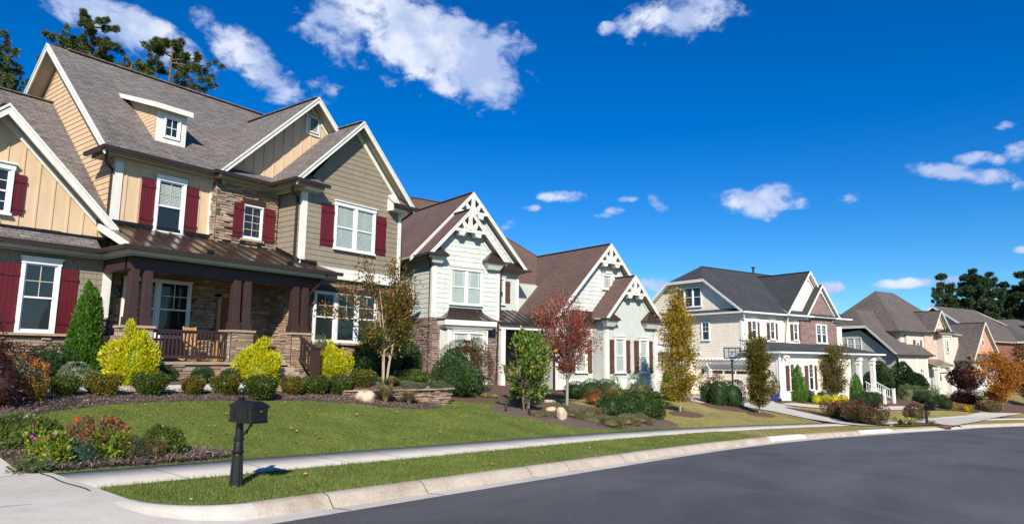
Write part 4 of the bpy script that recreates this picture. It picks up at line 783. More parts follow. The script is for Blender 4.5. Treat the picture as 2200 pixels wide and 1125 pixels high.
# ================================================================ HOUSE 3 : cream house with charcoal roof and white porch
def house3():
    H = empty("house", (51.83, 13.97, 0), -math.radians(18.75), "cream house with charcoal roof, brown stone gable and white columned porch", "house")
    X = lambda v: Pl('x', v); Y = lambda v: Pl('y', v); mats = ('shingle_charcoal', 'white_paint'); W_ = 'white_paint'
    mb = MB(); siding(mb, Y(.25), [(0, -1.6), (13.6, -1.6), (13.6, 5.7), (3, 5.7), (3, 2.7), (0, 2.7)], .20, .02)
    siding(mb, Y(.3), [(3.2, 5.9), (13.6, 5.9), (13.6, 6.2), (10.2, 8.75), (6.6, 8.75), (3.2, 6.2)], .20, .02); mb.build('side_wall', 'cream_paint', H)
    mb = MB(); siding(mb, X(0), [(.25, -1.2), (10.2, -1.2), (10.2, 2.5), (.25, 2.5)], .16, .012); siding(mb, X(3), [(.25, 2.7), (14.4, 2.7), (14.4, 5.7), (.25, 5.7)], .16, .012); siding(mb, X(2.85), [(5.69, 3.2), (7.7, 3.2), (7.7, 5.7), (5.69, 5.7)], .16, .012)
    siding(mb, X(3.0), [(6, 5.8), (12.6, 5.8), (9.3, 9.3)], .2, .015); siding(mb, X(2.2), [(10.2, -.6), (14.4, -.6), (14.4, 2.6), (10.2, 2.6)], .16, .012); mb.build('front_wall', 'cream_front', H)
    st = MB(); f = [(12.95, 5.8), (10.55, 8.4), (8.15, 5.8)]; X(2.7).prism(st, [(7.62, 3.2), (13.15, 3.2), (13.15, 5.6)] + f + [(7.62, 5.6)], -.3, 0); st.build('stone_gable', 'stone_veneer_far', H)
    cb = MB()
    for P, a, b, z0, z1 in ((X(0), .22, .45, -1, 2.35), (X(3), .22, .52, 2.8, 5.4), (X(2.85), 5.68, 6.0, 3.2, 5.4), (X(3), 14.15, 14.42, 3.2, 5.4), (X(2.85), 5.68, 7.6, 3.45, 3.62), (X(3), .3, 5.7, 3.3, 3.5)): P.box(cb, a, b, z0, z1, 0, .05)
    Y(.25).box(cb, 0, .2, -1, 2.35, 0, .05); Y(.25).box(cb, 3.0, 3.25, 2.8, 5.5, 0, .05)
    cb.build('corner_board', W_, H)
    # windows
    kw = dict(tm=W_, sash='window_white', blind='blind_grey', simple=False, grid=(2, 3), crown=True, mt='grey_siding')
    for a, b in ((1.22, 1.95), (3.64, 4.36)): window(H, X(3), a, b, 3.72, 5.35, 1, **kw); shutter(H, X(3), a - .36, a, 3.75, 5.12, 'shutter_plum', 3); shutter(H, X(3), b, b + .34, 3.75, 5.12, 'shutter_plum', 3)
    window(H, X(2.85), 6.68, 7.38, 3.72, 5.32, 1, **kw); shutter(H, X(2.85), 6.30, 6.68, 3.75, 5.12, 'shutter_plum', 3); shutter(H, X(2.85), 7.38, 7.66, 3.75, 5.12, 'shutter_plum', 3)
    window(H, X(2.7), 9.8, 11.45, 3.55, 5.25, 2, tm=W_, blind='blind_grey', grid=(2, 3), head=.1, crown=False); shutter(H, X(3), 13.3, 13.6, 3.7, 5.1, 'shutter_plum', 3)
    for a, b in ((1.45, 2.2), (3.92, 4.68), (6.4, 7.15)): window(H, X(0), a, b, -.22, 2.0, 1, **kw); shutter(H, X(0), a - .44, a, -.15, 1.72, 'shutter_plum', 3); shutter(H, X(0), b, b + .42, -.15, 1.72, 'shutter_plum', 3)
    window(H, Y(.25), 6.2, 7.06, 3.62, 5.22, 1, tm=W_, blind='blind_grey', grid=(2, 2), head=.08, crown=False); window(H, Y(.3), 6.98, 9.76, 6.46, 8.22, 3, tm=W_, blind='blind_grey', grid=(1, 1), head=.08, crown=False)
    # roofs
    mb = MB(); zr = 10.2; yr = 8.4; e0, e1 = 2.6, 14.2; ze = 5.88; zc = 8.73; yc0 = e0 + (zc - ze) / (zr - ze) * (yr - e0); yc1 = e1 - (zc - ze) / (zr - ze) * (e1 - yr); x0 = -.2
    slab(mb, [(x0, e0, ze), (14.85, e0, ze), (14.85, yr, zr), (2.0, yr, zr), (x0, yc0, zc)], .12); slab(mb, [(14.85, yr, zr), (14.85, e1, ze), (x0, e1, ze), (x0, yc1, zc), (2.0, yr, zr)], .12); slab(mb, [(x0, yc0, zc), (2.0, yr, zr), (x0, yc1, zc)], .12)
    mb.beam((2.0, yr, zr), (14.8, yr, zr), .25, .04)
    slab(mb, [(-.2, 3.0, 5.85), (.3, 3.0, 6.18), (.3, 13.8, 6.18), (-.2, 13.8, 5.85)], .05)
    slab(mb, [(5.7, 2.35, 5.85), (14.85, 2.35, 5.85), (14.85, 3, 6.3), (5.7, 3, 6.3)], .05)
    mb.build('roof', list(mats), H)
    rb = MB(); rake(rb, Y(x0), [(e0, ze), (yc0, zc), (yc1, zc), (e1, ze)], .2); rb.build('rake_board', W_, H)
    gable_roof_y(H, 9.3, 3.68, 2.6, 8.2, 5.86, 9.77, mats, W_, fr_wall=3.0, fw=.2, rw=.2); gable_roof_y(H, 10.55, 2.55, 2.3, 7, 5.86, 8.66, mats, W_, fr_wall=2.7, fw=.2, rw=.2)
    tr = MB(); X(2.95).prism(tr, [(8.85, 9.0), (9.75, 9.0), (9.3, 9.45)], 0, .05); X(2.65).prism(tr, [(10.1, 7.95), (11.0, 7.95), (10.55, 8.4)], 0, .05); tr.build('gable_trim', W_, H)
    eave(H, [(-.2, 14), (-.2, 2.55), (5.4, 2.55), (5.4, 2.3), (8.8, 2.3)], 5.87, .42, gm=W_, sm=W_, fm=W_, fh=.2); eave(H, [(12.5, 2.3), (14.9, 2.3), (14.9, 8)], 5.87, .42, gm=W_, sm=W_, fm=W_, fh=.2)
    mb = MB(); zt = 3.58
    for pts in ([(-.15, -.4, 2.74), (14.95, -.4, 2.74), (13.0, 3, zt), (3.2, 3, zt)], [(-.15, -.4, 2.74), (3.2, 3, zt), (.25, 3, 2.86), (-.15, 3.4, 2.74)], [(14.95, -.4, 2.74), (14.95, 3, 2.74), (13.0, 3, zt)]): slab(mb, pts, .08)
    mb.build('porch_roof', list(mats), H); eave(H, [(-.15, 3.5), (-.15, -.4), (14.95, -.4), (14.95, 3)], 2.74, .4, gm=W_, sm=W_, fm=W_, fh=.2)
    # garage
    P = Y(.25); g = MB(); P.box(g, 1.4, 6.2, -1.2, 1.5, .0, .03, 0)
    for i in range(4):
        for j in range(4): P.box(g, 1.6 + j * 1.14, 2.62 + j * 1.14, -1.0 + i * .6, -.5 + i * .6, .03, .045, 0)
    for j in range(4): P.box(g, 1.62 + j * 1.14, 2.60 + j * 1.14, 1.0, 1.24, .046, .05, 1)
    g.build('garage_door', ['cream_paint', 'blind_grey'], H); t = MB(); P.box(t, 1.2, 1.42, -1.2, 1.7, 0, .12); P.box(t, 6.18, 6.4, -1.2, 1.7, 0, .12); P.box(t, 1.2, 6.4, 1.48, 1.75, 0, .14); t.build('door_frame', W_, H)
    pg = MB(); P.box(pg, .35, 7.5, 2.0, 2.14, .45, .53); P.box(pg, .35, 7.5, 2.0, 2.14, 0, .06)
    y = .5
    while y < 7.5: P.box(pg, y, y + .05, 2.14, 2.26, -.0, .72); y += .36
    for y in (1.3, 6.3):
        pts = [P.pt(y, 1.3, .05), P.pt(y, 1.42, .2), P.pt(y, 1.7, .42), P.pt(y, 2.0, .5)]; pg.tube(pts, .045, 6); P.box(pg, y - .05, y + .05, 1.2, 2.0, 0, .07)
    pg.build('pergola', W_, H)
    for y in (.75, 6.95):
        l = MB(); P.box(l, y - .05, y + .05, 1.0, 1.15, 0, .12, 0); c = P.pt(y, .0, .16); l.lathe((c[0], c[1], 1.05), [(.02, .34), (.13, .22), (.13, .2), (.1, .18), (.08, -.1), (.03, -.16)], 6, 0); l.build('wall_lamp', 'iron_black', H)
    # garage extension on the left
    mb = MB(); siding(mb, Y(-1.3), [(7.9, -1.6), (13.6, -1.6), (13.6, 2.6), (7.9, 2.6)], .16, .012); X(7.9).prism(mb, [(-1.3, -1.6), (.25, -1.6), (.25, 2.6), (-1.3, 2.6)], -.1, 0); mb.build('wing_wall', 'cream_paint', H)
    mb = MB(); slab(mb, [(-1.75, 7.4, 2.76), (.25, 7.4, 2.76), (.25, 9, 3.5), (.25, 12.2, 3.5), (-1.75, 14, 2.76)], .1); mb.build('wing_roof', list(mats), H); eave(H, [(-1.75, 14), (-1.75, 7.4), (.25, 7.4)], 2.76, .42, gm=W_, sm=W_, fm=W_, fh=.2)
    P = Y(-1.3); d = MB(); P.box(d, 10.4, 11.7, -1.35, 1.0, 0, .05, 0); dd = d.build('side_door', [W_], H); w_ = MB(); P.box(w_, 10.7, 11.4, -.3, .8, .05, .06, 1)
    for i in range(4):
        for j in range(3): P.box(w_, 10.73 + j * .23, 10.91 + j * .23, -.27 + i * .27, -.05 + i * .27, .06, .065, 0)
    w_.build('pane', ['burgundy', W_], dd)
    # porch
    mb = MB(); mb.box(10.2, 14.5, -.15, 2.2, -1.6, -.42, 0); mb.build('porch_floor', 'stone_veneer_far', H)
    
    sb = MB()
    for i in range(4): sb.box(12.1, 13.5, -.15 - .32 * (i + 1), -.15 - .32 * i, -1.7, -.6 - .17 * i)
    sb.build('steps', 'stone_veneer_far', H)
    for x in (11.35, 13.55):
        c = MB(); c.box(x - .2, x + .2, -.25, .15, -.42, -.2); c.box(x - .16, x + .16, -.21, .11, -.2, 2.1); c.box(x - .21, x + .21, -.26, .16, 1.85, 1.95); c.box(x - .23, x + .23, -.28, .18, 2.15, 2.4); c.box(x - .1, x + .1, -.225, -.21, .0, 1.6); c.build('column', W_, H)
    pn = MB(); pn.box(10.3, 11.2, -.1, 0, -.42, .42); pn.box(10.25, 11.25, -.13, .03, .42, .48); pn.build('porch_panel', W_, H)
    for x in (12.05, 13.6):
        r = MB(); a = Vector((x, -.15, .42)); b = Vector((x, -1.55, -.32)); r.beam(a, b, .08, .06); r.beam(a - Vector((0, 0, .72)), b - Vector((0, 0, .62)), .06, .06); r.box(x - .09, x + .09, -1.72, -1.54, -1.7, -.16); r.box(x - .12, x + .12, -1.75, -1.51, -.16, -.11)
        rr = r.build('stair_railing', W_, H)
        for i in range(8):
            p = a.lerp(b, (i + .5) / 8); q = MB(); q.box(x - .018, x + .018, p.y - .018, p.y + .018, p.z - .7, p.z); q.build('baluster', W_, rr)
    dr = MB(); X(2.2).box(dr, 12.1, 13.1, -.42, 1.75, .02, .07); dr.build('door', 'burgundy', H)
    for x, y, z0, z1, r_, m in ((10.6, 9.2, 9.4, 11.0, .1, 'iron_black'), (12.4, 9.0, 9.4, 10.35, .09, 'chrome_pipe')):
        v = MB(); v.lathe((x, y, 0), [(r_, z0), (r_, z1 - .12), (r_ * 2, z1 - .1), (r_ * 2, z1 - .02), (r_ * .6, z1)], 10); v.build('roof_vent', m, H)
    mb = MB(); mb.box(.45, 14.2, 3.2, 13.4, -1.6, 5.7); mb.box(.45, 10, .15, 3.1, -1.6, 2.5); mb.build('inner_wall', 'cream_paint', H)
    downspout(H, [(-.1, 2.65, 5.7), (.15, 2.8, 5.3), (.3, 2.93, 5.1), (.3, 2.93, 2.95)], .09, W_); downspout(H, [(5.5, 2.45, 5.7), (5.62, 2.6, 5.3), (5.62, 2.8, 3.4)], .09, W_); downspout(H, [(.0, -.3, 2.6), (.15, -.1, 2.3), (.2, -.06, 2.0), (.2, -.06, -1)], .1, W_)
    fl = MB()
    for dx in (-.12, .16): fl.tube([(.6 + dx * .5, -.25, 2.45), (.6 + dx * 2, -.42, 2.34)], [.04, .09], 8)
    fl.build('flood_light', W_, H)
    return H
house3()
# ================================================================ HOUSE 4 : grey roofed house with peach gable
def house4():
    H = empty("house", (81.5, 9.77, 0), -math.radians(20.25), "grey roofed house with arched front windows and a peach coloured garage gable", "house")
    X = lambda v: Pl('x', v); Y = lambda v: Pl('y', v); mats = ('shingle_grey', 'soffit_paint')
    mb = MB(); siding(mb, Y(.3), [(0, -2.6), (10, -2.6), (10, 2.7), (7, 5.2), (3.9, 5.6), (0, 2.6)], .24, .025); mb.build('side_wall', 'grey_siding', H)
    mb = MB(); siding(mb, X(0), [(.3, -2.6), (6.55, -2.6), (6.55, 2.65), (.3, 2.65)], .2, .018); siding(mb, X(.9), [(4.2, 2.6), (8.0, 2.6), (8.0, 5.3), (4.2, 5.3)], .2, .018); siding(mb, Y(15.6), [(-.6, -3.4), (7, -3.4), (7, 2.2), (-.6, 2.2)], .22, .02); mb.build('wall', 'pale_siding', H)
    st = MB(); X(.75).prism(st, [(8.0, -2.5), (10.7, -2.5), (10.7, 5.3), (8, 5.3)], -.2, 0); X(.75).prism(st, [(9.9, 5.3), (13.2, 5.3), (11.5, 7.7)], -.1, 0); st.build('stone_wall', 'stone_pink', H)
    mb = MB(); mb.box(10.75, 12.6, .1, 1.2, 2.2, 5.3); mb.box(10.55, 12.8, .0, 1.2, 5.1, 5.5); mb.build('bay', 'pale_siding', H); window(H, X(.1), 11.3, 12.0, 3.2, 4.75, 1, tm='trim_white', blind='blind_grey', grid=(2, 1))
    # jerkin head wing roof
    mb = MB(); x0 = -.3; ze = 2.9; yr = 5.0; zr = 8.0; s = (zr - ze) / (yr + .35); zc = 6.04; y0 = -.35 + (zc - ze) / s; y1 = 2 * yr - y0
    slab(mb, [(x0, -.35, ze), (7.5, -.35, ze), (6.0, 3.0, ze + s * 3.35), (5.0, yr, zr), (1.4, yr, zr), (x0, y0, zc)], .12); slab(mb, [(x0, y0, zc), (1.4, yr, zr), (x0, y1, zc)], .12); slab(mb, [(1.4, yr, zr), (6, yr, zr), (6, 10.3, ze), (x0, 10.3, ze), (x0, y1, zc)], .12); slab(mb, [(7.5, -.35, ze), (7.5, 3, ze), (6.0, 3, ze + s * 3.35)], .1)
    e = [(2.8, .8, 5.5), (17.3, .8, 5.5), (17.3, 11.2, 5.5), (2.8, 11.2, 5.5)]; a = (8, 6, 10.65); b = (12.1, 6, 10.65)
    for pts in ([e[0], e[1], b, a], [e[1], e[2], b], [e[2], e[3], a, b], [e[3], e[0], a]): slab(mb, pts, .12)
    mb.build('roof', list(mats), H); rb = MB(); rake(rb, Y(x0), [(-.35, ze), (y0, zc), (y1, zc), (10.3, ze)], .25); rb.build('rake_board', 'trim_white', H)
    gable_roof_y(H, 11.5, 2.02, .35, 7, 5.72, 8.15, mats, rw=.2, fr_wall=.75, fw=.15)
    eave(H, [(-.3, .0), (-.3, -.35), (7.5, -.35), (7.5, 1)], 2.92, .4, fh=.2); eave(H, [(2.8, 3), (2.8, .45), (9.5, .45)], 5.5, .4, fh=.2); eave(H, [(13.3, .45), (14.5, .45), (14.5, 3)], 5.5, .4, fh=.2)
    mb = MB(); slab(mb, [(9.4, -.2, 5.45), (13.7, -.2, 5.45), (13.2, .7, 6.0), (9.9, .7, 6.0)], .08); mb.build('bay_roof', ['brown_roof_metal', 'soffit_paint'], H)
    window(H, Y(.3), 3.75, 5.45, 3.3, 4.8, 2, tm='trim_white', blind='blind_pale', grid=(2, 3), head=.1, crown=False)
    # arched windows
    for xa, xb, zt in ((1.55, 3.25, .98), (4.72, 5.62, .98)):
        w = window(H, X(0), xa, xb, -1.1, zt, 1, tm='trim_white', blind='blind_pale', grid=(2, 2), head=.1, crown=False); f = MB(); p = MB(); xm = (xa + xb) / 2; R = (xb - xa) / 2 - .1
        arc = [(xm + R * math.cos(t), zt + .05 + min(R, .62) * math.sin(t)) for t in np.linspace(0, math.pi, 13)]; arc2 = [(xm + (R + .1) * math.cos(t), zt + .0 + (min(R, .62) + .16) * math.sin(t)) for t in np.linspace(0, math.pi, 13)]
        X(0).prism(f, arc2, 0, .05); X(0).prism(p, arc, .05, .06)
        for t in (.25, .5, .75): f.beam((xm, -.065, zt + .05), (xm + R * math.cos(t * math.pi), -.065, zt + .05 + min(R, .62) * math.sin(t * math.pi)), .03, .04)
        f.build('arch_frame', 'trim_white', w); p.build('arch_pane', 'dark_interior', w)
    cb = MB(); X(0).box(cb, .3, .5, -2.5, 2.6, 0, .05); X(0).box(cb, 4.1, 4.35, -2.5, 2.6, 0, .05); X(0).box(cb, 6.3, 6.55, -2.5, 2.6, 0, .05); cb.build('corner_board', 'trim_white', H)
    w = window(H, X(.9), 6.15, 6.95, 3.3, 4.5, 1, tm='trim_white', blind=None, grid=(2, 1), single=True); shutter(H, X(.9), 5.6, 6.0, 3.3, 4.6, 'h2_brown', 3); shutter(H, X(.9), 7.05, 7.45, 3.3, 4.6, 'burgundy', 3)
    # porch
    mb = MB(); slab(mb, [(6.6, -1.0, 1.72), (10.9, -1.0, 1.72), (10.9, .8, 2.5), (6.6, .8, 2.5)], .08); mb.build('porch_roof', ['brown_roof_metal', 'soffit_paint'], H)
    for x in (6.95, 9.9):
        c = MB(); c.box(x - .2, x + .2, -.9, -.5, -2.4, 1.5); c.box(x - .27, x + .27, -.97, -.43, 1.35, 1.6); c.box(x - .27, x + .27, -.97, -.43, -2.6, -1.9); c.build('column', 'trim_white', H)
    d = MB(); X(.75).box(d, 8.2, 9.9, -1.8, 1.4, 0, .06); d.build('door_frame', 'trim_white', H); d = MB(); X(.75).box(d, 8.4, 8.95, -1.7, 1.2, .06, .09); X(.75).box(d, 9.15, 9.7, -1.7, 1.2, .06, .09); d.build('door_glass', 'window_glass', H)
    sb = MB()
    for i in range(5): sb.box(8.0, 9.8, -1.4 - .35 * i, -1.05 - .35 * i, -3, -2.0 - .16 * i)
    sb.build('steps', 'stone_pink', H); r = MB()
    for x in (8.0, 9.8): r.tube([(x, -1.0, -1.1), (x, -2.9, -1.95)], .03, 6); [r.tube([(x, -1.2 - .4 * i, -1.2 - .18 * i), (x, -1.2 - .4 * i, -2.3 - .16 * i)], .018, 5) for i in range(5)]
    r.build('stair_railing', 'iron_black', H)
    # garage wing
    gable_roof_y(H, 19.1, 3.85, -1.05, 8, 2.3, 7.0, mats, rw=.22, fr_wall=-.6, fw=.2); mb = MB(); siding(mb, X(-.6), [(16.1, 3.2), (22.1, 3.2), (19.1, 6.7)], .25, .02); mb.build('gable_wall', 'peach_paint', H)
    mb = MB(); siding(mb, X(-.6), [(15.6, -3.6), (22.7, -3.6), (22.7, 2.3), (15.6, 2.3)], .2, .015); mb.build('garage_wall', 'trim_white', H); mb = MB(); slab(mb, [(15.3, -1.05, 2.3), (23, -1.05, 2.3), (23, -.6, 3.1), (15.3, -.6, 3.1)], .08); mb.build('skirt_roof', list(mats), H); eave(H, [(15.25, 7), (15.25, -1.05), (23, -1.05)], 2.32, .4, fh=.2)
    w = MB(); c = (18.95, -.62, 4.55); R = 16
    def ell(a, b): return [(c[0] + a * math.cos(t * 2 * math.pi / R), c[2] + b * math.sin(t * 2 * math.pi / R)) for t in range(R)]
    X(-.6).prism(w, ell(.34, .52), 0, .07); ww = w.build('oval_window', 'trim_white', H); w = MB(); X(-.6).prism(w, ell(.19, .36), .07, .08); w.build('pane', 'blind_grey', ww)
    st = MB(); X(-.62).prism(st, [(20.4, -3.5), (22.6, -3.5), (22.6, -1.2), (20.4, -1.2)], 0, .08); st.build('stone_base', 'stone_pink', H)
    pl_ = MB(); pl_.box(15.2, 15.9, -1.2, -.5, -3.4, 1.75); pl_.box(15.05, 16.05, -1.35, -.35, 1.75, 2.0); pl_.build('pillar', 'trim_white', H)
    mb = MB(); mb.box(.5, 6.4, .2, 9.8, -3, 2.6); mb.box(3.3, 16.8, 1.1, 11, -3, 5.4); mb.box(15.8, 22.5, -.4, 7.5, -3.6, 2.2); mb.build('inner_wall', 'pale_siding', H)
    downspout(H, [(.2, -.1, 2.7), (.25, -.04, 2.4), (.25, -.04, -2.5)], .13, 'brown_metal'); downspout(H, [(15.4, 1.0, 2.1), (15.55, 1.0, 1.8), (15.55, 1.0, -3)], .13, 'brown_metal'); downspout(H, [(10.9, -.9, 1.6), (10.8, -.2, 1.0), (10.7, .6, .9)], .1, 'brown_metal')
    return H
house4()
# ================================================================ HOUSE 5 : red brick
def house5():
    a = math.radians(20.25); o = Vector((81.5, 9.77, 0)); ex = Vector((math.cos(a), -math.sin(a), 0)); ey = Vector((math.sin(a), math.cos(a), 0))
    H = empty("house", tuple(o + ex * 30 + ey * 3), -a, "red brick house with grey roof at the far right end of the street", "house")
    X = lambda v: Pl('x', v); Y = lambda v: Pl('y', v); mats = ('shingle_grey', 'soffit_paint')
    mb = MB(); mb.box(0, 15, .3, 13, -5, 5.2); mb.box(9.0, 30, -2, 13, -5, 5.1); mb.box(13, 30, -4.5, 0, -5, 5.1); mb.build('wall', 'red_brick', H)
    mb = MB(); Y(0).prism(mb, [(.4, 5.0), (12.6, 5.0), (6.5, 9.6)], -.1, .0); mb.build('gable_wall', 'pale_siding', H)
    mb = MB(); slab(mb, [(-.5, -.2, 5.1), (14, -.2, 5.1), (12.5, 6.5, 10.2), (-.5, 6.5, 10.2)], .15); slab(mb, [(-.5, 6.5, 10.2), (12.5, 6.5, 10.2), (18, 13.2, 5.1), (-.5, 13.2, 5.1)], .15); slab(mb, [(12.5, 6.5, 10.2), (19, -.2, 5.1), (19, 13, 5.1)], .15)
    e = [(8.6, -2.4, 5.15), (31, -2.4, 5.15), (31, 14, 5.15), (8.6, 14, 5.15)]; p = (17.5, 5.8, 8.9); q = (26, 5.8, 9.3)
    for pts in ([e[0], e[1], q, p], [e[1], e[2], q], [e[3], e[0], p]): slab(mb, pts, .15)
    slab(mb, [(12.6, -4.9, 5.15), (31, -4.9, 5.15), (31, 2, 8.9), (18, 2, 8.9)], .15)
    mb.build('roof', list(mats), H); rb = MB(); rake(rb, Y(-.5), [(-.2, 5.1), (6.5, 10.2), (13.2, 5.1)], .3); rb.build('rake_board', 'white_paint', H)
    g = MB(); gutter(g, [(8.6, 3), (8.6, -2.4), (12.7, -2.4), (12.7, -4.9), (30, -4.9)], 5.2, .2, .22); g.build('gutter', 'white_paint', H)
    window(H, X(-2), 10.6, 11.6, 2.4, 4.3, 1, tm='white_paint', blind='blind_pale'); shutter(H, X(-2), 10.05, 10.55, 2.4, 4.2, 'iron_black', 3); shutter(H, X(-2), 11.65, 12.15, 2.4, 4.2, 'iron_black', 3)
    mb = MB(); slab(mb, [(11, -8, 1.6), (30, -8, 1.6), (30, -4.5, 3.0), (12.5, -4.5, 3.0)], .2); mb.box(11.4, 11.7, -7.7, -7.4, -5, 1.4, 1); mb.box(17, 17.3, -7.7, -7.4, -5, 1.4, 1); mb.build('porch_roof', ['shingle_charcoal', 'white_paint'], H)
house5()
# ================================================================ PAVING, BEDS, GRASS
from mathutils.geometry import delaunay_2d_cdt
def inpoly(px, py, poly):
    poly = np.array(poly); x0, y0 = poly[:, 0], poly[:, 1]; x1, y1 = np.roll(x0, -1), np.roll(y0, -1); c = np.zeros(np.shape(px), bool)
    for a, b, d, e in zip(x0, y0, x1, y1):
        k = (b > py) != (e > py); c ^= k & (px < (d - a) * (py - b) / (e - b + 1e-12) + a)
    return c
def smooth_poly(pts, n=6, jit=.04, seed=0):
    r = random.Random(seed); m = len(pts); out = []
    for i in range(m):
        p0, p1, p2, p3 = [Vector(pts[(i + k - 1) % m]) for k in range(4)]
        for j in range(n):
            t = j / n; q = .5 * ((2 * p1) + (p2 - p0) * t + (2 * p0 - 5 * p1 + 4 * p2 - p3) * t * t + (3 * p1 - p0 - 3 * p2 + p3) * t ** 3); out.append((q.x + r.uniform(-jit, jit), q.y + r.uniform(-jit, jit)))
    return out
def drape(name, mat, poly, dz=.03, step=.3, zf=None, mound=0):
    xs = [p[0] for p in poly]; ys = [p[1] for p in poly]; gx, gy = np.meshgrid(np.arange(min(xs), max(xs), step), np.arange(min(ys), max(ys), step)); gx = gx.ravel() + .01; gy = gy.ravel() + .01
    k = inpoly(gx, gy, poly); P = np.array(poly)
    if k.any():
        dd = np.sqrt(((np.stack([gx, gy], 1)[:, None] - P[None]) ** 2).sum(-1)).min(1); k &= dd > step * .35
    pts = [Vector(p) for p in poly] + [Vector(p) for p in zip(gx[k], gy[k])]; n = len(poly)
    vs, es, fs, _, _, _ = delaunay_2d_cdt(pts, [(i, (i + 1) % n) for i in range(n)], [list(range(n))], 1, 1e-5)
    x = np.array([v.x for v in vs]); y = np.array([v.y for v in vs]); z = (gh if zf is None else zf)(x, y) + dz
    if mound:
        dd = np.sqrt(((np.stack([x, y], 1)[:, None] - P[None]) ** 2).sum(-1)).min(1); z = z + mound * sm(dd, 0, .8) - .03 * (dd < .02)
    me = bpy.data.meshes.new(name); me.from_pydata([(a, b, c) for a, b, c in zip(x, y, z)], [], [tuple(f) for f in fs]); me.materials.append(MATS[mat]); me.polygons.foreach_set('use_smooth', [True] * len(me.polygons)); me.update(); autouv(me)
    o = bpy.data.objects.new(name, me); COL.objects.link(o); o['kind'] = 'structure'; return o
BED1 = smooth_poly([(4.0, 15.0), (5.2, 15.9), (6.3, 16.6), (8.0, 17.25), (10.3, 17.5), (12.7, 17.5), (14.3, 17.1), (15.6, 16.35), (16.9, 16.1), (18.0, 16.5), (18.7, 17.2), (19.6, 18.2), (19.6, 21.2), (14.8, 21.3), (14.5, 20.3), (8.7, 20.3), (8.6, 22.2), (4.0, 22.2)], 5, .03, 1)
BED2 = smooth_poly([(3.9, 12.6), (3.98, 12.0), (4.6, 11.97), (5.8, 11.95), (6.9, 11.97), (7.45, 12.2), (7.15, 12.65), (6.4, 12.9), (5.6, 13.3), (4.9, 14.2), (4.3, 14.6), (3.9, 14.3)], 5, .03, 2)
BED4 = smooth_poly([(19.9, 15.6), (20.4, 14.2), (20.9, 12.95), (21.8, 12.2), (24.5, 12.0), (27.0, 11.6), (28.6, 12.0), (29.2, 13.4), (28.3, 15.2), (26.5, 17.3), (23.5, 17.2), (21.2, 16.7)], 5, .06, 3)
BED3 = smooth_poly([(19.75, 17.9), (20.6, 17.2), (22.5, 17.1), (24.5, 17.4), (26.5, 18.3), (30, 17.5), (36, 17.2), (40, 15.5), (42, 17), (41, 20), (36, 24), (24, 23.6), (19.8, 21)], 5, .06, 4)
drape('mulch_bed', 'pine_straw', BED1, .012, .3, mound=.05); drape('mulch_bed', 'pine_straw', BED2, .012, .2, mound=.07); drape('mulch_bed', 'pine_straw', BED4, .015, .35, mound=.05); drape('mulch_bed', 'bark_mulch', BED3, .02, .4, mound=.04)
WALK = [(4.0, 18.05), (7.5, 18.35), (11.0, 18.6), (15.0, 18.9), (15.0, 19.5), (11, 19.25), (7.5, 19.0), (4.0, 18.8)]
drape('path', 'concrete', WALK, .075, .3)
D3 = [(42.3, 7.0), (42.4, 7.9), (43.2, 10.0), (43.4, 12.2), (42.5, 14.0), (39.6, 15.2), (40.5, 17.5), (46, 22), (53.5, 17.0), (53.6, 15.2), (50.0, 13.7), (49.3, 12.4), (49.0, 10.6), (50.0, 8.2), (50.8, 6.3), (50.4, 5.2), (46, 5.6)]
drape('driveway', 'concrete', D3, .05, .4); drape('path', 'concrete', [(49.4, 13.4), (51.1, 11.7), (54.5, 9.6), (57.0, 8.4), (64.8, 5.2), (65.4, 6.0), (60, 8.8), (57.2, 9.6), (54.9, 11.2), (51.9, 13.1)], .055, .4)
drape('driveway', 'concrete', [(51.2, 3.2), (52.3, 6.6), (55.5, 5.7), (63.4, 3.2), (72, 1.5), (72, -.5), (63.4, 1.6), (57.8, 2.2)], .06, .4)
drape('mulch_bed', 'bark_mulch', smooth_poly([(50.5, 13.0), (53.1, 11.6), (58.0, 9.3), (62, 7.4), (67, 6.5), (68, 9), (60.8, 12), (53.2, 15)], 4, .05, 5), .05, .5)
drape('mulch_bed', 'bark_mulch', smooth_poly([(47.6, 12.4), (46.6, 10.2), (45.8, 8.2), (44.0, 6.6), (45.6, 6.0), (47.6, 7.6), (48.6, 9.2), (48.9, 11.2)], 4, .05, 6), .08, .4)
drape('mulch_bed', 'bark_mulch', smooth_poly([(45.0, 5.6), (46.2, 5.1), (48.6, 4.6), (51.4, 3.9), (52.0, 4.4), (50.5, 5.4), (47.5, 6.1)], 4, .04, 7), .07, .3)
drape('mulch_bed', 'bark_mulch', smooth_poly([(63.5, 6.0), (65.8, 4.2), (67, 2.8), (70.3, .5), (76, -2.5), (78, 0), (73.3, 3.5), (70.4, 6.0), (74, 8), (66, 8)], 4, .06, 8), .07, .5)
for i, (cx, cy, rx, ry) in enumerate([(32.9, 13.4, 1.5, .75), (40.3, 11.9, 1.4, .75), (40.6, 13.9, 2.2, 1.5)]):
    drape('mulch_ring', 'bark_mulch', smooth_poly([(cx + rx * math.cos(t), cy + ry * math.sin(t)) for t in np.arange(0, 6.28, .6)], 2, .03, 9 + i), .03, .25, mound=.08)
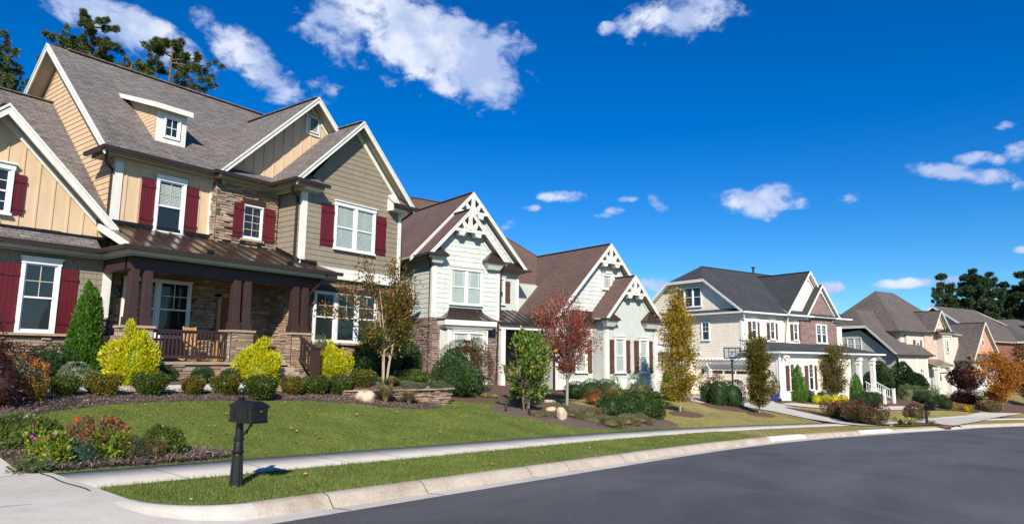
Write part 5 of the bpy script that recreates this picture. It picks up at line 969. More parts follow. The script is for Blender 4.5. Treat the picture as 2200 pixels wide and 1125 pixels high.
# near driveway with rounded kerb return
def xr(y): y = np.asarray(y, float); return np.where(y > 11.95, 3.92, np.where(y > 9.25, 4.29, 5.32 - np.sqrt(np.clip(1.03 ** 2 - (9.25 - np.clip(y, 8.1, 9.25)) ** 2, 0, None))))
def drive():
    ys = np.concatenate([np.arange(7.61, 12.4, .08), np.arange(12.4, 45, .4)]); n = 40; V = []
    for y in ys:
        xe = float(xr(y)) if y > 8.12 else 6.2; xe = min(xe, 6.2); x = np.linspace(-9, xe, n); d = y - 8.25
        f = np.interp(d, [-.66, -.30, .0, 1.0, 2.15, 3.65], [-.158, -.150, -.100, .02, .052, .085]); z = zs(x) + f if d < 3.65 else gh(x, y) + .012
        V.append(np.stack([x, np.full(n, y), np.broadcast_to(z, n)], -1))
    V = np.array(V); k = len(ys); i = np.arange(k * n).reshape(k, n); F = np.stack([i[:-1, :-1], i[:-1, 1:], i[1:, 1:], i[1:, :-1]], -1).reshape(-1, 4); o = npmesh('driveway', V.reshape(-1, 3), F, 'concrete', smooth=True); o['kind'] = 'structure'
    # kerb return, a quarter circle fading out
    m = 26; rows = []
    for j in range(m + 1):
        t = j / m; a = -math.pi / 2 - t * math.pi / 2 * 1.0; cx, cy = 5.32, 9.27; fade = 1 - .85 * t ** 1.5; row = []
        for dd, hh in [(-.30, -.155), (-.27, -.14), (-.2, -.07), (-.14, -.01), (-.08, .012), (.0, .016), (.03, -.2)]:
            r = 1.02 - dd; x = cx + r * math.cos(a); y = cy + r * math.sin(a); row.append((x, y, float(zs(x)) + (hh * fade + (.035 * t if hh > -.2 else 0))))
        rows.append(row)
    V = np.array(rows); kk = V.shape[1]; i = np.arange((m + 1) * kk).reshape(m + 1, kk); F = np.stack([i[:-1, :-1], i[:-1, 1:], i[1:, 1:], i[1:, :-1]], -1).reshape(-1, 4); o = npmesh('kerb_return', V.reshape(-1, 3), F, 'concrete', smooth=True); o['kind'] = 'structure'
drive()
# joints
jm = MB()
def joint(pts, w=.014, dz=.006):
    for (xa, ya, za), (xb, yb, zb) in zip(pts[:-1], pts[1:]):
        d = Vector((xb - xa, yb - ya, 0)).normalized(); n = Vector((-d.y, d.x, 0)) * w / 2; jm.add([(xa + n.x, ya + n.y, za + dz), (xb + n.x, yb + n.y, zb + dz), (xb - n.x, yb - n.y, zb + dz), (xa - n.x, ya - n.y, za + dz)], [(0, 1, 2, 3)])
def dz_(x, y): d = y - 8.25; return float(zs(x)) + float(np.interp(d, [-.66, -.30, .0, 1.0, 2.15, 3.65], [-.158, -.150, -.100, .02, .052, .085]))
joint([(x, 11.88, dz_(x, 11.88)) for x in np.linspace(-2, 3.95, 12)], .015); joint([(x, 9.7 + .03 * math.sin(x * 3), dz_(x, 9.7)) for x in np.linspace(-2, 3.3, 12)], .012)
joint([(4.12 + .02 * math.sin(k * 9), 11.9 - k * 1.75, dz_(4.12, 11.9 - k * 1.75)) for k in np.linspace(0, 1, 10)], .022, .012)
for x in np.concatenate([[5.65, 7.2, 8.9, 10.4], np.arange(11.9, 41, 1.52)]):
    s = float(yc(x)); joint([(x, s + 2.16, float(zs(x)) + .047), (x - .0, s + 3.64, float(zs(x)) + .077)], .010, .003)
for x in [6.5, 8.45, 11.5, 12.95, 15.6, 17.95, 21, 24, 27.1, 30.2, 33.5, 37.2, 41]:
    pr = [(d, h + .01) for d, h in KERB[:7]] ; joint([(x + .03 * math.sin(7 * d), float(yc(x)) + d, float(zs(x)) + h) for d, h in [(-.62, -.154), (-.30, -.164)] + KERB[1:6]], .016, .006)
jo = jm.build('pavement_joint', 'dark_interior'); jo['kind'] = 'structure'
strip('painted_kerb', 'white_paint', 26.9, 30.3, [(-.27, -.125), (-.22, -.066), (-.17, -.016), (-.12, .004), (.0, .016)], .006, .25); strip('painted_kerb', 'white_paint', 36.9, 41.4, [(-.27, -.125), (-.22, -.066), (-.17, -.016), (-.12, .004), (.0, .016)], .006, .25)
# blades of grass
rg = np.random.default_rng(5)
def blades(name, x, y, h, w, mat, label, lean=.45):
    n = len(x); z = gh(x, y) - .005; a = rg.uniform(0, 6.283, n); t = rg.uniform(0, 6.283, n); L = rg.uniform(0, lean, n) * h
    s = np.stack([np.cos(a) * w / 2, np.sin(a) * w / 2, np.zeros(n)], 1); b = np.stack([x, y, z], 1); tip = b + np.stack([np.cos(t) * L, np.sin(t) * L, h], 1)
    V = np.stack([b - s, b + s, tip], 1).reshape(-1, 3); F = np.arange(3 * n).reshape(n, 3); o = npmesh(name, V, F, mat, k=3); tag(o, label, 'grass', kind='stuff'); return o
leafmat('grass_green', [(.055, .105, .014), (.095, .155, .024), (.135, .19, .038), (.19, .225, .07), (.34, .31, .15)], .6, .3, .2, .28); leafmat('grass_tan', [(.12, .13, .04), (.22, .19, .08), (.32, .27, .13), (.38, .33, .18)], .7, .25, .15, .2)
def scatter(n, x0, x1, y0, y1):
    return rg.uniform(x0, x1, n), rg.uniform(y0, y1, n)
x, y = scatter(420000, 4.1, 27.5, 8.2, 18.2); dn = np.hypot(x, y); k = rg.uniform(0, 1, len(x)) < np.clip(16 / dn, .3, 1.0)
x, y = x[k], y[k]; d = dcurb(x, y); strip_ = (d > .035) & (d < 2.13) & (x > xr(y) + .02); lawn_ = (d > 3.67) & (x > 4.0); k = strip_ | lawn_
for B in (BED1, BED2, BED4, BED3): k &= ~inpoly(x, y, B)
x, y = x[k], y[k]; d = dcurb(x, y); edge = (np.abs(d - 2.1) < .06) | (np.abs(d - 3.7) < .06); nn = len(x)
blades('grass', x, y, rg.uniform(.022, .052, nn) * np.where(edge, 1.4, 1.0), rg.uniform(.005, .009, nn) * np.clip(np.hypot(x, y) / 14, 1, 2), 'grass_green', 'green mown grass of the nearest lawn and verge')
x, y = scatter(45000, 4.2, 20, 8.25, 12.2); d = dcurb(x, y); k = (((d > .03) & (d < .10)) | ((d > 2.06) & (d < 2.15)) | ((d > .05) & (d < 2.1) & (x < 9) & (rg.uniform(0, 1, len(x)) < .5))) & (x > xr(y) + .01); x, y = x[k], y[k]; nn = len(x)
blades('grass', x, y, rg.uniform(.045, .085, nn), rg.uniform(.006, .010, nn), 'grass_green', 'longer grass fringe along the near verge edges')
x, y = scatter(60000, 26.5, 62, 2, 16); d = dcurb(x, y); k = (((d > .05) & (d < 2.1)) | (d > 3.7)) & ((d < 2.1) | ~inpoly(x, y, BED4))
for B in (BED3, D3): k &= ~inpoly(x, y, B)
x, y = x[k], y[k]; nn = len(x); blades('grass', x, y, rg.uniform(.02, .05, nn), rg.uniform(.02, .035, nn), 'grass_tan', 'dry tan grass of the lawns further down the street', .8)
# pine straw needles on the near beds
def needles(poly, n, dz, sd_):
    P = np.array(poly); x, y = scatter(n, P[:, 0].min(), P[:, 0].max(), P[:, 1].min(), min(P[:, 1].max(), 19.2)); k = inpoly(x, y, poly) & (x < 19.4); x, y = x[k], y[k]; m = len(x); a = rg.uniform(0, 6.28, m); L = rg.uniform(.04, .10, m); w = .004 + .0006 * np.hypot(x, y)
    z = gh(x, y) + dz + rg.uniform(.0, .04, m); dx, dy = np.cos(a) * L / 2, np.sin(a) * L / 2; nx, ny = -np.sin(a) * w / 2, np.cos(a) * w / 2; t = rg.uniform(-.02, .02, m)
    V = np.stack([np.stack([x - dx - nx, y - dy - ny, z - t], 1), np.stack([x + dx - nx, y + dy - ny, z + t], 1), np.stack([x + dx + nx, y + dy + ny, z + t], 1), np.stack([x - dx + nx, y - dy + ny, z - t], 1)], 1).reshape(-1, 3)
    o = npmesh('pine_straw', V, np.arange(4 * m).reshape(m, 4), 'straw_needles'); tag(o, sd_, 'pine straw', kind='stuff')
needles(BED1, 30000, .06, 'grey brown pine straw covering the bed before the porch'); needles(BED2, 16000, .07, 'grey brown pine straw in the corner bed by the driveway')
# stone garden wall
class PlCurve:
    def __init__(s, pts):
        s.p = np.array(pts, float); s.s = np.concatenate([[0], np.cumsum(np.hypot(*(s.p[1:] - s.p[:-1]).T))])
    def pt(s, u, z, off=0):
        x = np.interp(u, s.s, s.p[:, 0]); y = np.interp(u, s.s, s.p[:, 1]); a = np.array([np.interp(u + .15, s.s, s.p[:, i]) - np.interp(u - .15, s.s, s.p[:, i]) for i in (0, 1)]); a = a / (np.hypot(*a) + 1e-9)
        return (float(x + a[1] * off), float(y - a[0] * off), z)
    def prism(s, mb, pts, o0, o1, m=0): pass
gw = MB(); PC = PlCurve(WALLP); L_ = float(PC.s[-1])
stones(gw, PC, 0, L_, .0, .80, seed=90, hmin=.035, hmax=.085, lmin=.12, lmax=.38, dmin=.05, dmax=.13, mortar=False); stones(gw, PC, 0, L_, .80, .86, seed=91, hmin=.05, hmax=.06, lmin=.2, lmax=.45, dmin=.16, dmax=.22, mortar=False)
for i in range(len(WALLP) - 1):
    (xa, ya), (xb, yb) = WALLP[i], WALLP[i + 1]; d = Vector((xb - xa, yb - ya)).normalized(); n = Vector((-d.y, d.x)) * .28
    gw.hexa([(xa, ya, -.2), (xb, yb, -.2), (xb + n.x, yb + n.y, -.2), (xa + n.x, ya + n.y, -.2)], [(xa, ya, .85), (xb, yb, .85), (xb + n.x, yb + n.y, .85), (xa + n.x, ya + n.y, .85)], 1)
tag(gw.build('garden_wall', ['ledge_stone', 'mortar']), 'low curved dry stone retaining wall at the right end of the porch bed', 'garden wall')
# ================================================================ PLANTS
def unit(a): return a / (np.linalg.norm(a, axis=-1, keepdims=True) + 1e-9)
def lumps(rg, n=7, amp=.12, f=3.0):
    D = unit(rg.normal(size=(n, 3))); ph = rg.uniform(0, 6.28, n); A = rg.uniform(.4, 1, n) * amp / math.sqrt(n) * 1.6; ff = rg.uniform(.6, 1.5, n) * f
    return lambda d: 1 + (np.sin(d @ D.T * ff + ph) * A).sum(-1)
def profile(shape, t):
    """radius (0..1) at relative height t (0..1)"""
    t = np.clip(t, 0, 1)
    if shape == 'ball': return np.sqrt(np.clip(1 - (2 * t - 1) ** 2, 0, 1))
    if shape == 'mound': return np.sqrt(np.clip(1 - (t * 1.0) ** 2.4, 0, 1)) * (1 - .25 * (1 - t) ** 4)
    if shape == 'goblet': return np.interp(t, [0, .12, .4, .7, .88, 1], [.38, .60, .85, 1, .90, .45])
    if shape == 'cyl': return np.interp(t, [0, .05, .5, .9, 1], [.8, .95, 1, .9, .5])
    if shape == 'cone': return np.interp(t, [0, .1, .3, .6, .85, 1], [.75, .95, 1, .72, .32, .03])
    if shape == 'egg': return np.interp(t, [0, .15, .4, .65, .85, 1], [.62, .9, 1, .78, .42, .10])
    if shape == 'column': return np.interp(t, [0, .12, .4, .7, .9, 1], [.35, .85, 1, .85, .5, .12])
def leafquads(P, D, size, asp, rg, flat=.0, tw=None):
    """diamond leaves: P base points, D leaf direction"""
    n = len(P); D = unit(D); r = unit(rg.normal(size=(n, 3)) + (np.array([0, 0, flat * 3]) if flat else 0)); S = unit(np.cross(D, r)); L = size * rg.uniform(.65, 1.3, n)[:, None]; Wd = L * asp
    Nn = np.cross(S, D); mid = P + D * L * .45 + Nn * L * .06
    return np.stack([P, mid + S * Wd / 2, P + D * L, mid - S * Wd / 2], 1).reshape(-1, 3)
def body_points(shape, r, h, n, rg, lump, shell=.35, z0=0):
    t = rg.uniform(0, 1, n) ** .9; a = rg.uniform(0, 6.2832, n); rr = profile(shape, t); k = rg.uniform(0, 1, n) < (rr * .85 + .2); t, a, rr = t[k], a[k], rr[k]
    d = np.stack([np.cos(a) * (rr + .05), np.sin(a) * (rr + .05), (t - .5) * 1.6], 1); lu = lump(unit(d)); q = 1 - shell * rg.uniform(0, 1, len(t)) ** 1.8
    P = np.stack([np.cos(a) * rr * r * lu * q, np.sin(a) * rr * r * lu * q, z0 + t * h * (1 + (lu - 1) * .6)], 1)
    Nn = unit(np.stack([np.cos(a), np.sin(a), (t - .35) * 1.6], 1)); return P, Nn
def core(shape, r, h, lump, k=.72, n=14, m=10):
    V = []; F = []
    for i in range(m + 1):
        t = i / m
        for j in range(n):
            a = 6.2832 * j / n; rr = float(profile(shape, t)); d = np.array([[math.cos(a) * (rr + .05), math.sin(a) * (rr + .05), (t - .5) * 1.6]]); lu = float(lump(unit(d))[0]); V.append((math.cos(a) * rr * r * k * lu, math.sin(a) * rr * r * k * lu, .02 + t * h * (.93 - (1 - k) * .3)))
    for i in range(m):
        for j in range(n): F.append((i * n + j, i * n + (j + 1) % n, (i + 1) * n + (j + 1) % n, (i + 1) * n + j))
    return np.array(V), np.array(F)
def place(o, x, y, dz=0, s=(1, 1, 1), rz=0): o.location = (x, y, float(gh(x, y)) + dz); o.scale = s; o.rotation_euler = (0, 0, rz); return o
def shrub(name, shape, r, h, n, size, mats, asp=.5, up=.3, rad=1.0, jit=.6, amp=.16, f=3.5, shell=.35, seed=1, core_k=.74, extra=None, flat=0):
    """mats: leaf material(s); extra = list of (material, count, size, tmin, asp) e.g. flowers or tinted tops. returns the root object (a mesh with child parts)"""
    rg = np.random.default_rng(seed); lump = lumps(rg, 9, amp, f); P, Nn = body_points(shape, r, h, n, rg, lump, shell); D = Nn * rad + np.array([0, 0, up]) + rg.normal(size=P.shape) * jit
    V = leafquads(P, D, size, asp, rg, flat); F = np.arange(len(V)).reshape(-1, 4)
    if core_k: cv, cf = core(shape, r, h, lump, core_k); F = np.concatenate([F, cf + len(V)]); V = np.concatenate([V, cv])
    root = bpy.data.objects.new(name, None); root.empty_display_size = .2; COL.objects.link(root)
    npmesh('foliage', V, F, mats, root)
    sb = MB(); rr = random.Random(seed)
    for i in range(5): a = rr.uniform(0, 6.28); sb.tube([(math.cos(a) * r * .06, math.sin(a) * r * .06, -.05), (math.cos(a) * r * .3, math.sin(a) * r * .3, h * .5)], [.02 * max(1, h), .008], 5)
    sb.build('stem', 'bark', root)
    for (nm, mt, cnt, sz, t0, asp2) in (extra or []):
        P, Nn = body_points(shape, r * 1.05, h * 1.03, cnt * 3, rg, lump, .12); k = P[:, 2] > t0 * h; P, Nn = P[k][:cnt], Nn[k][:cnt]; V = leafquads(P, Nn + np.array([0, 0, up]) + rg.normal(size=P.shape) * jit, sz, asp2, rg)
        o_ = npmesh(nm, V, np.arange(len(V)).reshape(-1, 4), mt, root)
        if nm != 'flower': o_['kind'] = 'stuff'
    return root
def put(proto, first, x, y, label, cat, group=None, s=(1, 1, 1), rz=0, dz=0):
    o = proto if first else copy_tree(proto); place(o, x, y, dz, s, rz)
    for k in ('label', 'category', 'group'):
        if k in o: del o[k]
    return tag(o, label, cat, group)
paint('bark', (.16, .12, .09), .9, .3); paint('bark_pale', (.42, .33, .25), .8, .2); paint('bark_pine', (.16, .10, .07), .95, .35); paint('bark_grey', (.30, .27, .24), .85, .2)
G = lambda *a: leafmat(*a)
leafmat('leaf_boxwood', [(.035, .065, .012), (.06, .10, .016), (.09, .13, .02), (.14, .15, .03)], .4); leafmat('leaf_box_rust', [(.04, .07, .010), (.07, .10, .014), (.11, .13, .02), (.17, .14, .02), (.30, .14, .02)], .4)
leafmat('leaf_dark', [(.018, .045, .014), (.030, .065, .018), (.05, .09, .03)], .55, .25, .3); leafmat('leaf_gloss', [(.018, .045, .010), (.035, .075, .015), (.06, .11, .025)], .5, .2, .4)
leafmat('leaf_yellow', [(.30, .36, .008), (.52, .54, .010), (.72, .66, .012), (.80, .70, .015), (.20, .30, .015)], .5, .35); leafmat('leaf_arbor', [(.035, .10, .008), (.07, .17, .012), (.11, .23, .02)], .5, .3)
leafmat('leaf_juniper', [(.055, .10, .03), (.09, .14, .05), (.12, .16, .07), (.16, .15, .06)], .6); leafmat('leaf_junip_tan', [(.12, .10, .04), (.18, .15, .06), (.14, .16, .08), (.23, .19, .09)], .6)
leafmat('leaf_teal', [(.03, .07, .035), (.05, .10, .05), (.08, .13, .08)], .5); leafmat('leaf_lime', [(.07, .13, .015), (.13, .20, .02), (.34, .36, .03), (.05, .10, .015)], .45, .35)
leafmat('leaf_rust', [(.16, .07, .035), (.22, .09, .045), (.13, .08, .03), (.28, .14, .07)], .6, .2); leafmat('leaf_red', [(.20, .035, .03), (.34, .07, .05), (.16, .08, .04), (.48, .10, .08), (.12, .07, .03)], .45, .4)
leafmat('leaf_crape', [(.045, .085, .012), (.07, .12, .015), (.11, .14, .02), (.15, .13, .02), (.26, .09, .03), (.34, .24, .03), (.08, .12, .015), (.05, .09, .012)], .4, .4); leafmat('leaf_crape_red', [(.30, .05, .04), (.38, .10, .07), (.22, .06, .02), (.12, .08, .02)], .45, .4)
leafmat('leaf_magnolia', [(.04, .085, .010), (.08, .15, .018), (.12, .20, .03), (.20, .26, .05)], .42, .2, .5); leafmat('leaf_gold', [(.75, .55, .02), (.6, .42, .02)], .4, .4)
leafmat('leaf_maroon', [(.030, .010, .012), (.055, .014, .016), (.08, .022, .020), (.05, .025, .018)], .5, .3); leafmat('leaf_autumn', [(.06, .085, .015), (.14, .14, .02), (.42, .30, .02), (.62, .42, .02), (.45, .24, .02), (.08, .10, .02)], .45, .4)
leafmat('leaf_orange', [(.42, .13, .02), (.55, .22, .02), (.60, .32, .03), (.30, .07, .02), (.22, .10, .03)], .45, .4); leafmat('leaf_olive', [(.06, .07, .015), (.12, .10, .02), (.20, .13, .025), (.09, .10, .03)], .5, .35)
leafmat('leaf_pine', [(.035, .07, .018), (.065, .11, .03), (.10, .14, .04), (.15, .15, .06)], .5, .2); leafmat('leaf_varieg', [(.05, .09, .04), (.10, .14, .08), (.30, .34, .22), (.04, .07, .03)], .5); leafmat('grass_orn', [(.34, .25, .13), (.42, .33, .19), (.26, .22, .10), (.18, .20, .08)], .7, .35)
leafmat('grass_varieg', [(.40, .42, .12), (.55, .52, .22), (.22, .30, .06)], .6, .35); leafmat('petal_pink', [(.75, .03, .14), (.85, .05, .22)], .8, .1, .05); leafmat('petal_magenta', [(.55, .03, .40), (.7, .08, .5)], .8, .1, .05); leafmat('petal_red', [(.8, .03, .01)], .8, .1, .05); leafmat('leaf_brown', [(.09, .055, .03), (.13, .08, .035), (.07, .07, .03)], .6, .25)
leafmat('leaf_bronze', [(.07, .06, .015), (.12, .07, .02), (.16, .06, .025), (.06, .08, .02)], .5, .3)
# ---- front row of small box shrubs in front of the porch
pr = [shrub('shrub', 'goblet', .36, .54, 2600, .06, m, .55, .4, seed=s_, amp=.14) for m, s_ in (('leaf_boxwood', 11), ('leaf_box_rust', 12), ('leaf_box_rust', 13))]
used = [False] * 3
def row(k, x, y, s, label, g='small box shrubs in a row before the porch walk', cat='shrub'):
    o = put(pr[k], not used[k], x, y, label, cat, g, (s, s, s * 1.0), rnd.uniform(0, 6)); used[k] = True; return o
LBL = "small clipped box shrub in the row along the mulch edge before the porch"
row(0, 6.53, 18.0, .85, "dark green box shrub just right of the golden leaved one at the left bed end"); row(1, 7.38, 18.05, .98, "box shrub with orange tints standing below the tall green arborvitae")
row(0, 8.62, 18.15, 1.05, "rounded box shrub in front of the large yellow bush nearest the left"); row(1, 9.75, 18.2, .88, "smallest orange tinted box shrub below the left stone pier")
row(2, 10.76, 18.2, 1.05, "orange tinted box shrub in front of the middle of the porch railing"); row(0, 11.55, 17.75, 1.2, "green box shrub standing right behind the black mailbox ball finial"); row(1, 13.13, 18.4, 1.05, LBL); row(0, 14.1, 18.5, 1.1, LBL); row(0, 15.0, 18.4, 1.15, LBL); row(2, 15.75, 18.2, 1.05, LBL)
low = shrub('shrub', 'mound', .55, .42, 2600, .05, 'leaf_dark', .5, .4, seed=21, amp=.08)
put(low, True, 9.75, 19.7, "low dark mounded evergreen against the stone beside the left porch pier", 'shrub', 'low evergreen mounds under the porch', (.7, .6, 1)); put(low, False, 10.75, 19.55, "low dark mounded evergreen under the middle of the porch railing", 'shrub', 'low evergreen mounds under the porch', (.95, .65, 1), 1.0, .02); put(low, False, 11.75, 19.6, "low dark mounded evergreen left of the middle yellow bush", 'shrub', 'low evergreen mounds under the porch', (.8, .65, .9), 2.0)
# ---- yellow cypresses
yc_ = shrub('golden_cypress', 'egg', .80, 1.60, 9000, .105, 'leaf_yellow', .30, .9, 1.0, .45, amp=.2, f=6, shell=.45, seed=31, core_k=.6)
YG = 'golden yellow cypress bushes along the porch'
put(yc_, True, 8.62, 19.35, "large golden yellow bush in front of the left stone porch pier", 'bush', YG, (.84, .84, 1.0)); put(yc_, False, 12.45, 19.3, "golden yellow bush in front of the middle stone pier", 'bush', YG, (.88, .85, .86), 2.1); put(yc_, False, 15.45, 19.6, "golden yellow bush below the wide ground floor window", 'bush', YG, (.84, .85, .78), 4.0)
av = shrub('arborvitae', 'cone', .42, 2.9, 12000, .10, 'leaf_arbor', .32, 1.3, .7, .4, amp=.13, f=5, shell=.35, seed=41, core_k=.6)
put(av, True, 7.98, 20.9, "tall bright green arborvitae at the left corner of the porch", 'conifer', None, (1, 1, .98)); h_ = copy_tree(av); place(h_, 8.25, 20.98, 0, (.55, .55, .88)); tag(h_, "second thinner tip of the tall arborvitae, on its right side", 'conifer')
cj = shrub('juniper', 'cyl', .20, 1.5, 3500, .05, 'leaf_juniper', .3, 1.2, .7, .4, amp=.06, seed=45, core_k=.7); put(cj, True, 15.15, 19.75, "narrow column shaped juniper between stair rail and right yellow bush", 'juniper', 'narrow columnar junipers', (1, 1, 1.03)); put(cj, False, 24.85, 21.9, "narrow column shaped juniper at the stone corner of the pale green house", 'juniper', 'narrow columnar junipers', (1.3, 1.3, 1.0), 1)
# ---- left end shrubs
big = shrub('shrub', 'ball', .62, 1.15, 4200, .06, 'leaf_dark', .5, .3, seed=51, amp=.07); put(big, True, 6.95, 20.3, "large round clipped dark evergreen under the shuttered window at left", 'shrub', None, (1.0, 1, .88))
va = shrub('shrub', 'mound', .62, .52, 2600, .06, 'leaf_varieg', .6, .4, seed=52, amp=.15); put(va, True, 7.3, 19.35, "low shrub with variegated leaves left of the first yellow bush", 'shrub', None, (1, .8, 1.05))
og = shrub('shrub', 'mound', .42, .40, 900, .08, 'leaf_orange', .4, .6, seed=53, amp=.25, core_k=.5); put(og, True, 6.15, 19.3, "small feathery shrub turning orange in front of the round evergreen", 'shrub', None, (1, 1, 1.35), 0, .15)
vb = copy_tree(va); place(vb, 5.75, 19.0, 0, (1.1, 1, 1.3)); tag(vb, "grey green leafy shrub between the maroon maple and orange shrub", 'shrub')
gs = shrub('shrub', 'goblet', .27, .52, 700, .075, 'leaf_autumn', .4, .7, seed=54, amp=.2, core_k=.5); put(gs, True, 5.75, 17.3, "small spiky golden shrub at the far left end of the row", 'shrub', None, (1, 1, 1.1))
jm_ = shrub('maple_bush', 'egg', 1.1, 2.3, 8000, .085, 'leaf_maroon', .35, -.35, 1.0, .7, amp=.25, f=5, shell=.6, seed=55, core_k=.55); put(jm_, True, 4.72, 17.0, "dark maroon lace leaf maple cut off by the left picture edge", 'maple', None, (.72, .9, .80))
# ---- corner bed by the driveway
hb_ = shrub('shrub', 'mound', .68, .52, 3600, .06, 'leaf_boxwood', .6, .4, seed=61, amp=.10, f=4, extra=[('leaf_tip', 'leaf_lime', 120, .05, .4, .6)]); put(hb_, True, 4.35, 13.55, "broad low green shrub at the left end of the corner bed", 'shrub', None, (1.05, .7, 1.0))
bw = copy_tree(hb_); place(bw, 6.3, 12.62, 0, (.60, .55, .95), 1.2); tag(bw, "rounded green boxwood at the right end of the corner bed", 'shrub')
fl = shrub('flower_plant', 'mound', .36, .42, 900, .085, 'leaf_lime', .5, .5, seed=62, amp=.3, core_k=.55, extra=[('flower', 'petal_magenta', 18, .06, .3, 1.0)]); put(fl, True, 4.40, 12.38, "yellow green plant with magenta flowers beside the driveway corner", 'flower plant', None, (1.0, .8, .85)); f2 = copy_tree(fl); place(f2, 4.5, 12.9, 0, (.7, .6, .95), 2); tag(f2, "magenta flowered plant behind, against the broad low shrub", 'flower plant')
te = shrub('shrub', 'mound', .33, .34, 1600, .05, 'leaf_teal', .3, .6, seed=63, amp=.18); put(te, True, 4.86, 12.38, "dark blue green herb clump between the flower plants", 'herb', None, (1, .8, 1)); t2 = copy_tree(te); place(t2, 5.72, 12.45, 0, (.62, .6, 1.0), 1); tag(t2, "blue green herb clump left of the rounded boxwood", 'herb')
br_ = shrub('shrub', 'ball', .40, .62, 1500, .085, 'leaf_rust', .35, .7, seed=64, amp=.2, core_k=.6, extra=[('flower', 'petal_red', 5, .08, .4, 1.0)]); put(br_, True, 5.25, 12.85, "rusty brown spent flower bush standing tallest in the corner bed", 'shrub', None, (1.05, .9, .92), 0, .04)
lm = shrub('shrub', 'mound', .25, .36, 420, .11, 'leaf_lime', .4, .5, seed=65, amp=.3, core_k=.5, extra=[('flower', 'petal_red', 4, .075, .4, 1.0)]); put(lm, True, 5.30, 12.35, "bright lime leaved plant in front of the rusty brown bush", 'plant', None, (1.15, .8, 1.1))
bp = shrub('shrub', 'mound', .22, .28, 900, .05, 'leaf_brown', .3, .8, seed=66, amp=.3, core_k=.4); put(bp, True, 5.55, 12.25, "dried brown stems of a faded plant by the sidewalk edge", 'plant', None); b2 = copy_tree(bp); place(b2, 6.02, 12.3, 0, (.9, .8, 1), 2); tag(b2, "small dry brown tuft in front of the rounded boxwood", 'plant')
gr = shrub('shrub', 'mound', .25, .16, 700, .06, 'leaf_juniper', .35, .4, seed=67, amp=.3, core_k=.4); put(gr, True, 4.15, 12.1, "low green groundcover spilling over the driveway corner", 'plant', None, (1.2, .7, 1))
# ---- right end of the porch bed
bm = shrub('shrub', 'mound', .55, .38, 2400, .055, 'leaf_boxwood', .5, .3, seed=71, amp=.06); BG = 'flat clipped green shrubs above the garden wall'
put(bm, True, 16.6, 18.9, "flat clipped green shrub right of the last yellow bush", 'shrub', BG, (.85, .8, 1)); put(bm, False, 17.2, 18.35, "flat clipped green shrub at the foot of the multi stemmed tree", 'shrub', BG, (1.0, .8, .75), 1); put(bm, False, 18.75, 18.7, "widest flat clipped shrub in front of the corner of the pale green house", 'shrub', BG, (1.5, 1.0, 1.15), 2)
jn = shrub('juniper', 'mound', .7, .26, 2400, .09, 'leaf_juniper', .22, .35, 1.2, .5, seed=72, amp=.25, core_k=.6, f=5); put(jn, True, 18.75, 17.45, "bright green creeping juniper spilling over the stone wall end", 'juniper', 'creeping junipers on the near beds', (.95, .55, 1)); put(jn, False, 17.7, 17.85, "creeping juniper patch left of the juniper on the wall end", 'juniper', 'creeping junipers on the near beds', (.8, .45, .8), 2)
dk = shrub('shrub', 'ball', 1.0, 1.5, 9000, .085, 'leaf_gloss', .5, .3, seed=73, amp=.15); put(dk, True, 18.1, 20.1, "dark glossy evergreen in shade under the wide window", 'shrub', 'dark glossy evergreens by the house walls', (1.2, .6, 1.0)); put(dk, False, 20.9, 21.6, "dark glossy evergreen in the gap between the two nearest houses", 'shrub', 'dark glossy evergreens by the house walls', (1.2, .9, 1.3), 1)
# ornamental grasses
def tuft(name, r, h, n, mat, seed=1, w=.010, lean=.8):
    rg = np.random.default_rng(seed); a = rg.uniform(0, 6.28, n); q = rg.uniform(.15, 1, n) ** .7; hh = h * rg.uniform(.55, 1, n); V = []
    o = np.stack([np.cos(a), np.sin(a), np.zeros(n)], 1); s = np.stack([-np.sin(a), np.cos(a), np.zeros(n)], 1) * w / 2; b = o * .06 * r; m1 = b + o * (r * q * .45 * lean)[:, None] + np.array([0, 0, 1]) * (hh * .75)[:, None]; tp = b + o * (r * q)[:, None] + np.array([0, 0, 1]) * (hh * (1 - .45 * q * lean))[:, None]
    Q = np.stack([b - s, b + s, m1 + s, m1 - s, m1 - s, m1 + s, tp + s * .1, tp - s * .1], 1).reshape(-1, 3); return npmesh(name, Q, np.arange(8 * n).reshape(-1, 4), mat)
tf = tuft('ornamental_grass', .52, .72, 900, 'grass_orn', 3, .010); TG = 'tufts of ornamental grass before the stone wall'
put(tf, True, 15.95, 17.15, "straw coloured grass tuft just right of the pale boulder", 'grass tuft', TG, (1.15, 1.1, 1.1)); put(tf, False, 16.75, 16.85, "straw coloured grass tuft in front of the curved stone wall", 'grass tuft', TG, (1.0, 1, .9), 1); put(tf, False, 16.9, 17.9, "grey green grass tuft on top of the stone wall", 'grass tuft', TG, (.7, .7, .8), 2); put(tf, False, 22.9, 16.6, "thin grass tuft between magnolia and red maple", 'grass tuft', TG, (1.2, 1, 1.1), 3)
vg = tuft('liriope', .30, .30, 260, 'grass_varieg', 4, .022, 1.0); VG = 'cream and green striped grass clumps'
for i, (x, y, s, lb) in enumerate([(21.6, 18.1, 1.0, "striped grass clump under the rose bush of the pale green house"), (22.4, 18.0, .9, "striped grass clump left of the magnolia trunk"), (22.9, 17.9, .8, "striped grass clump behind the magnolia trunk"), (46.6, 5.55, 2.0, "largest striped grass clump left of the kerb side mailbox"), (47.8, 5.2, 2.0, "striped grass clump just left of the kerb side mailbox post"), (50.8, 4.35, 1.2, "small striped grass clump right of the kerb side mailbox")]): put(vg, i == 0, x, y, lb, 'grass clump', VG, (s, s, s * 1.1), i)
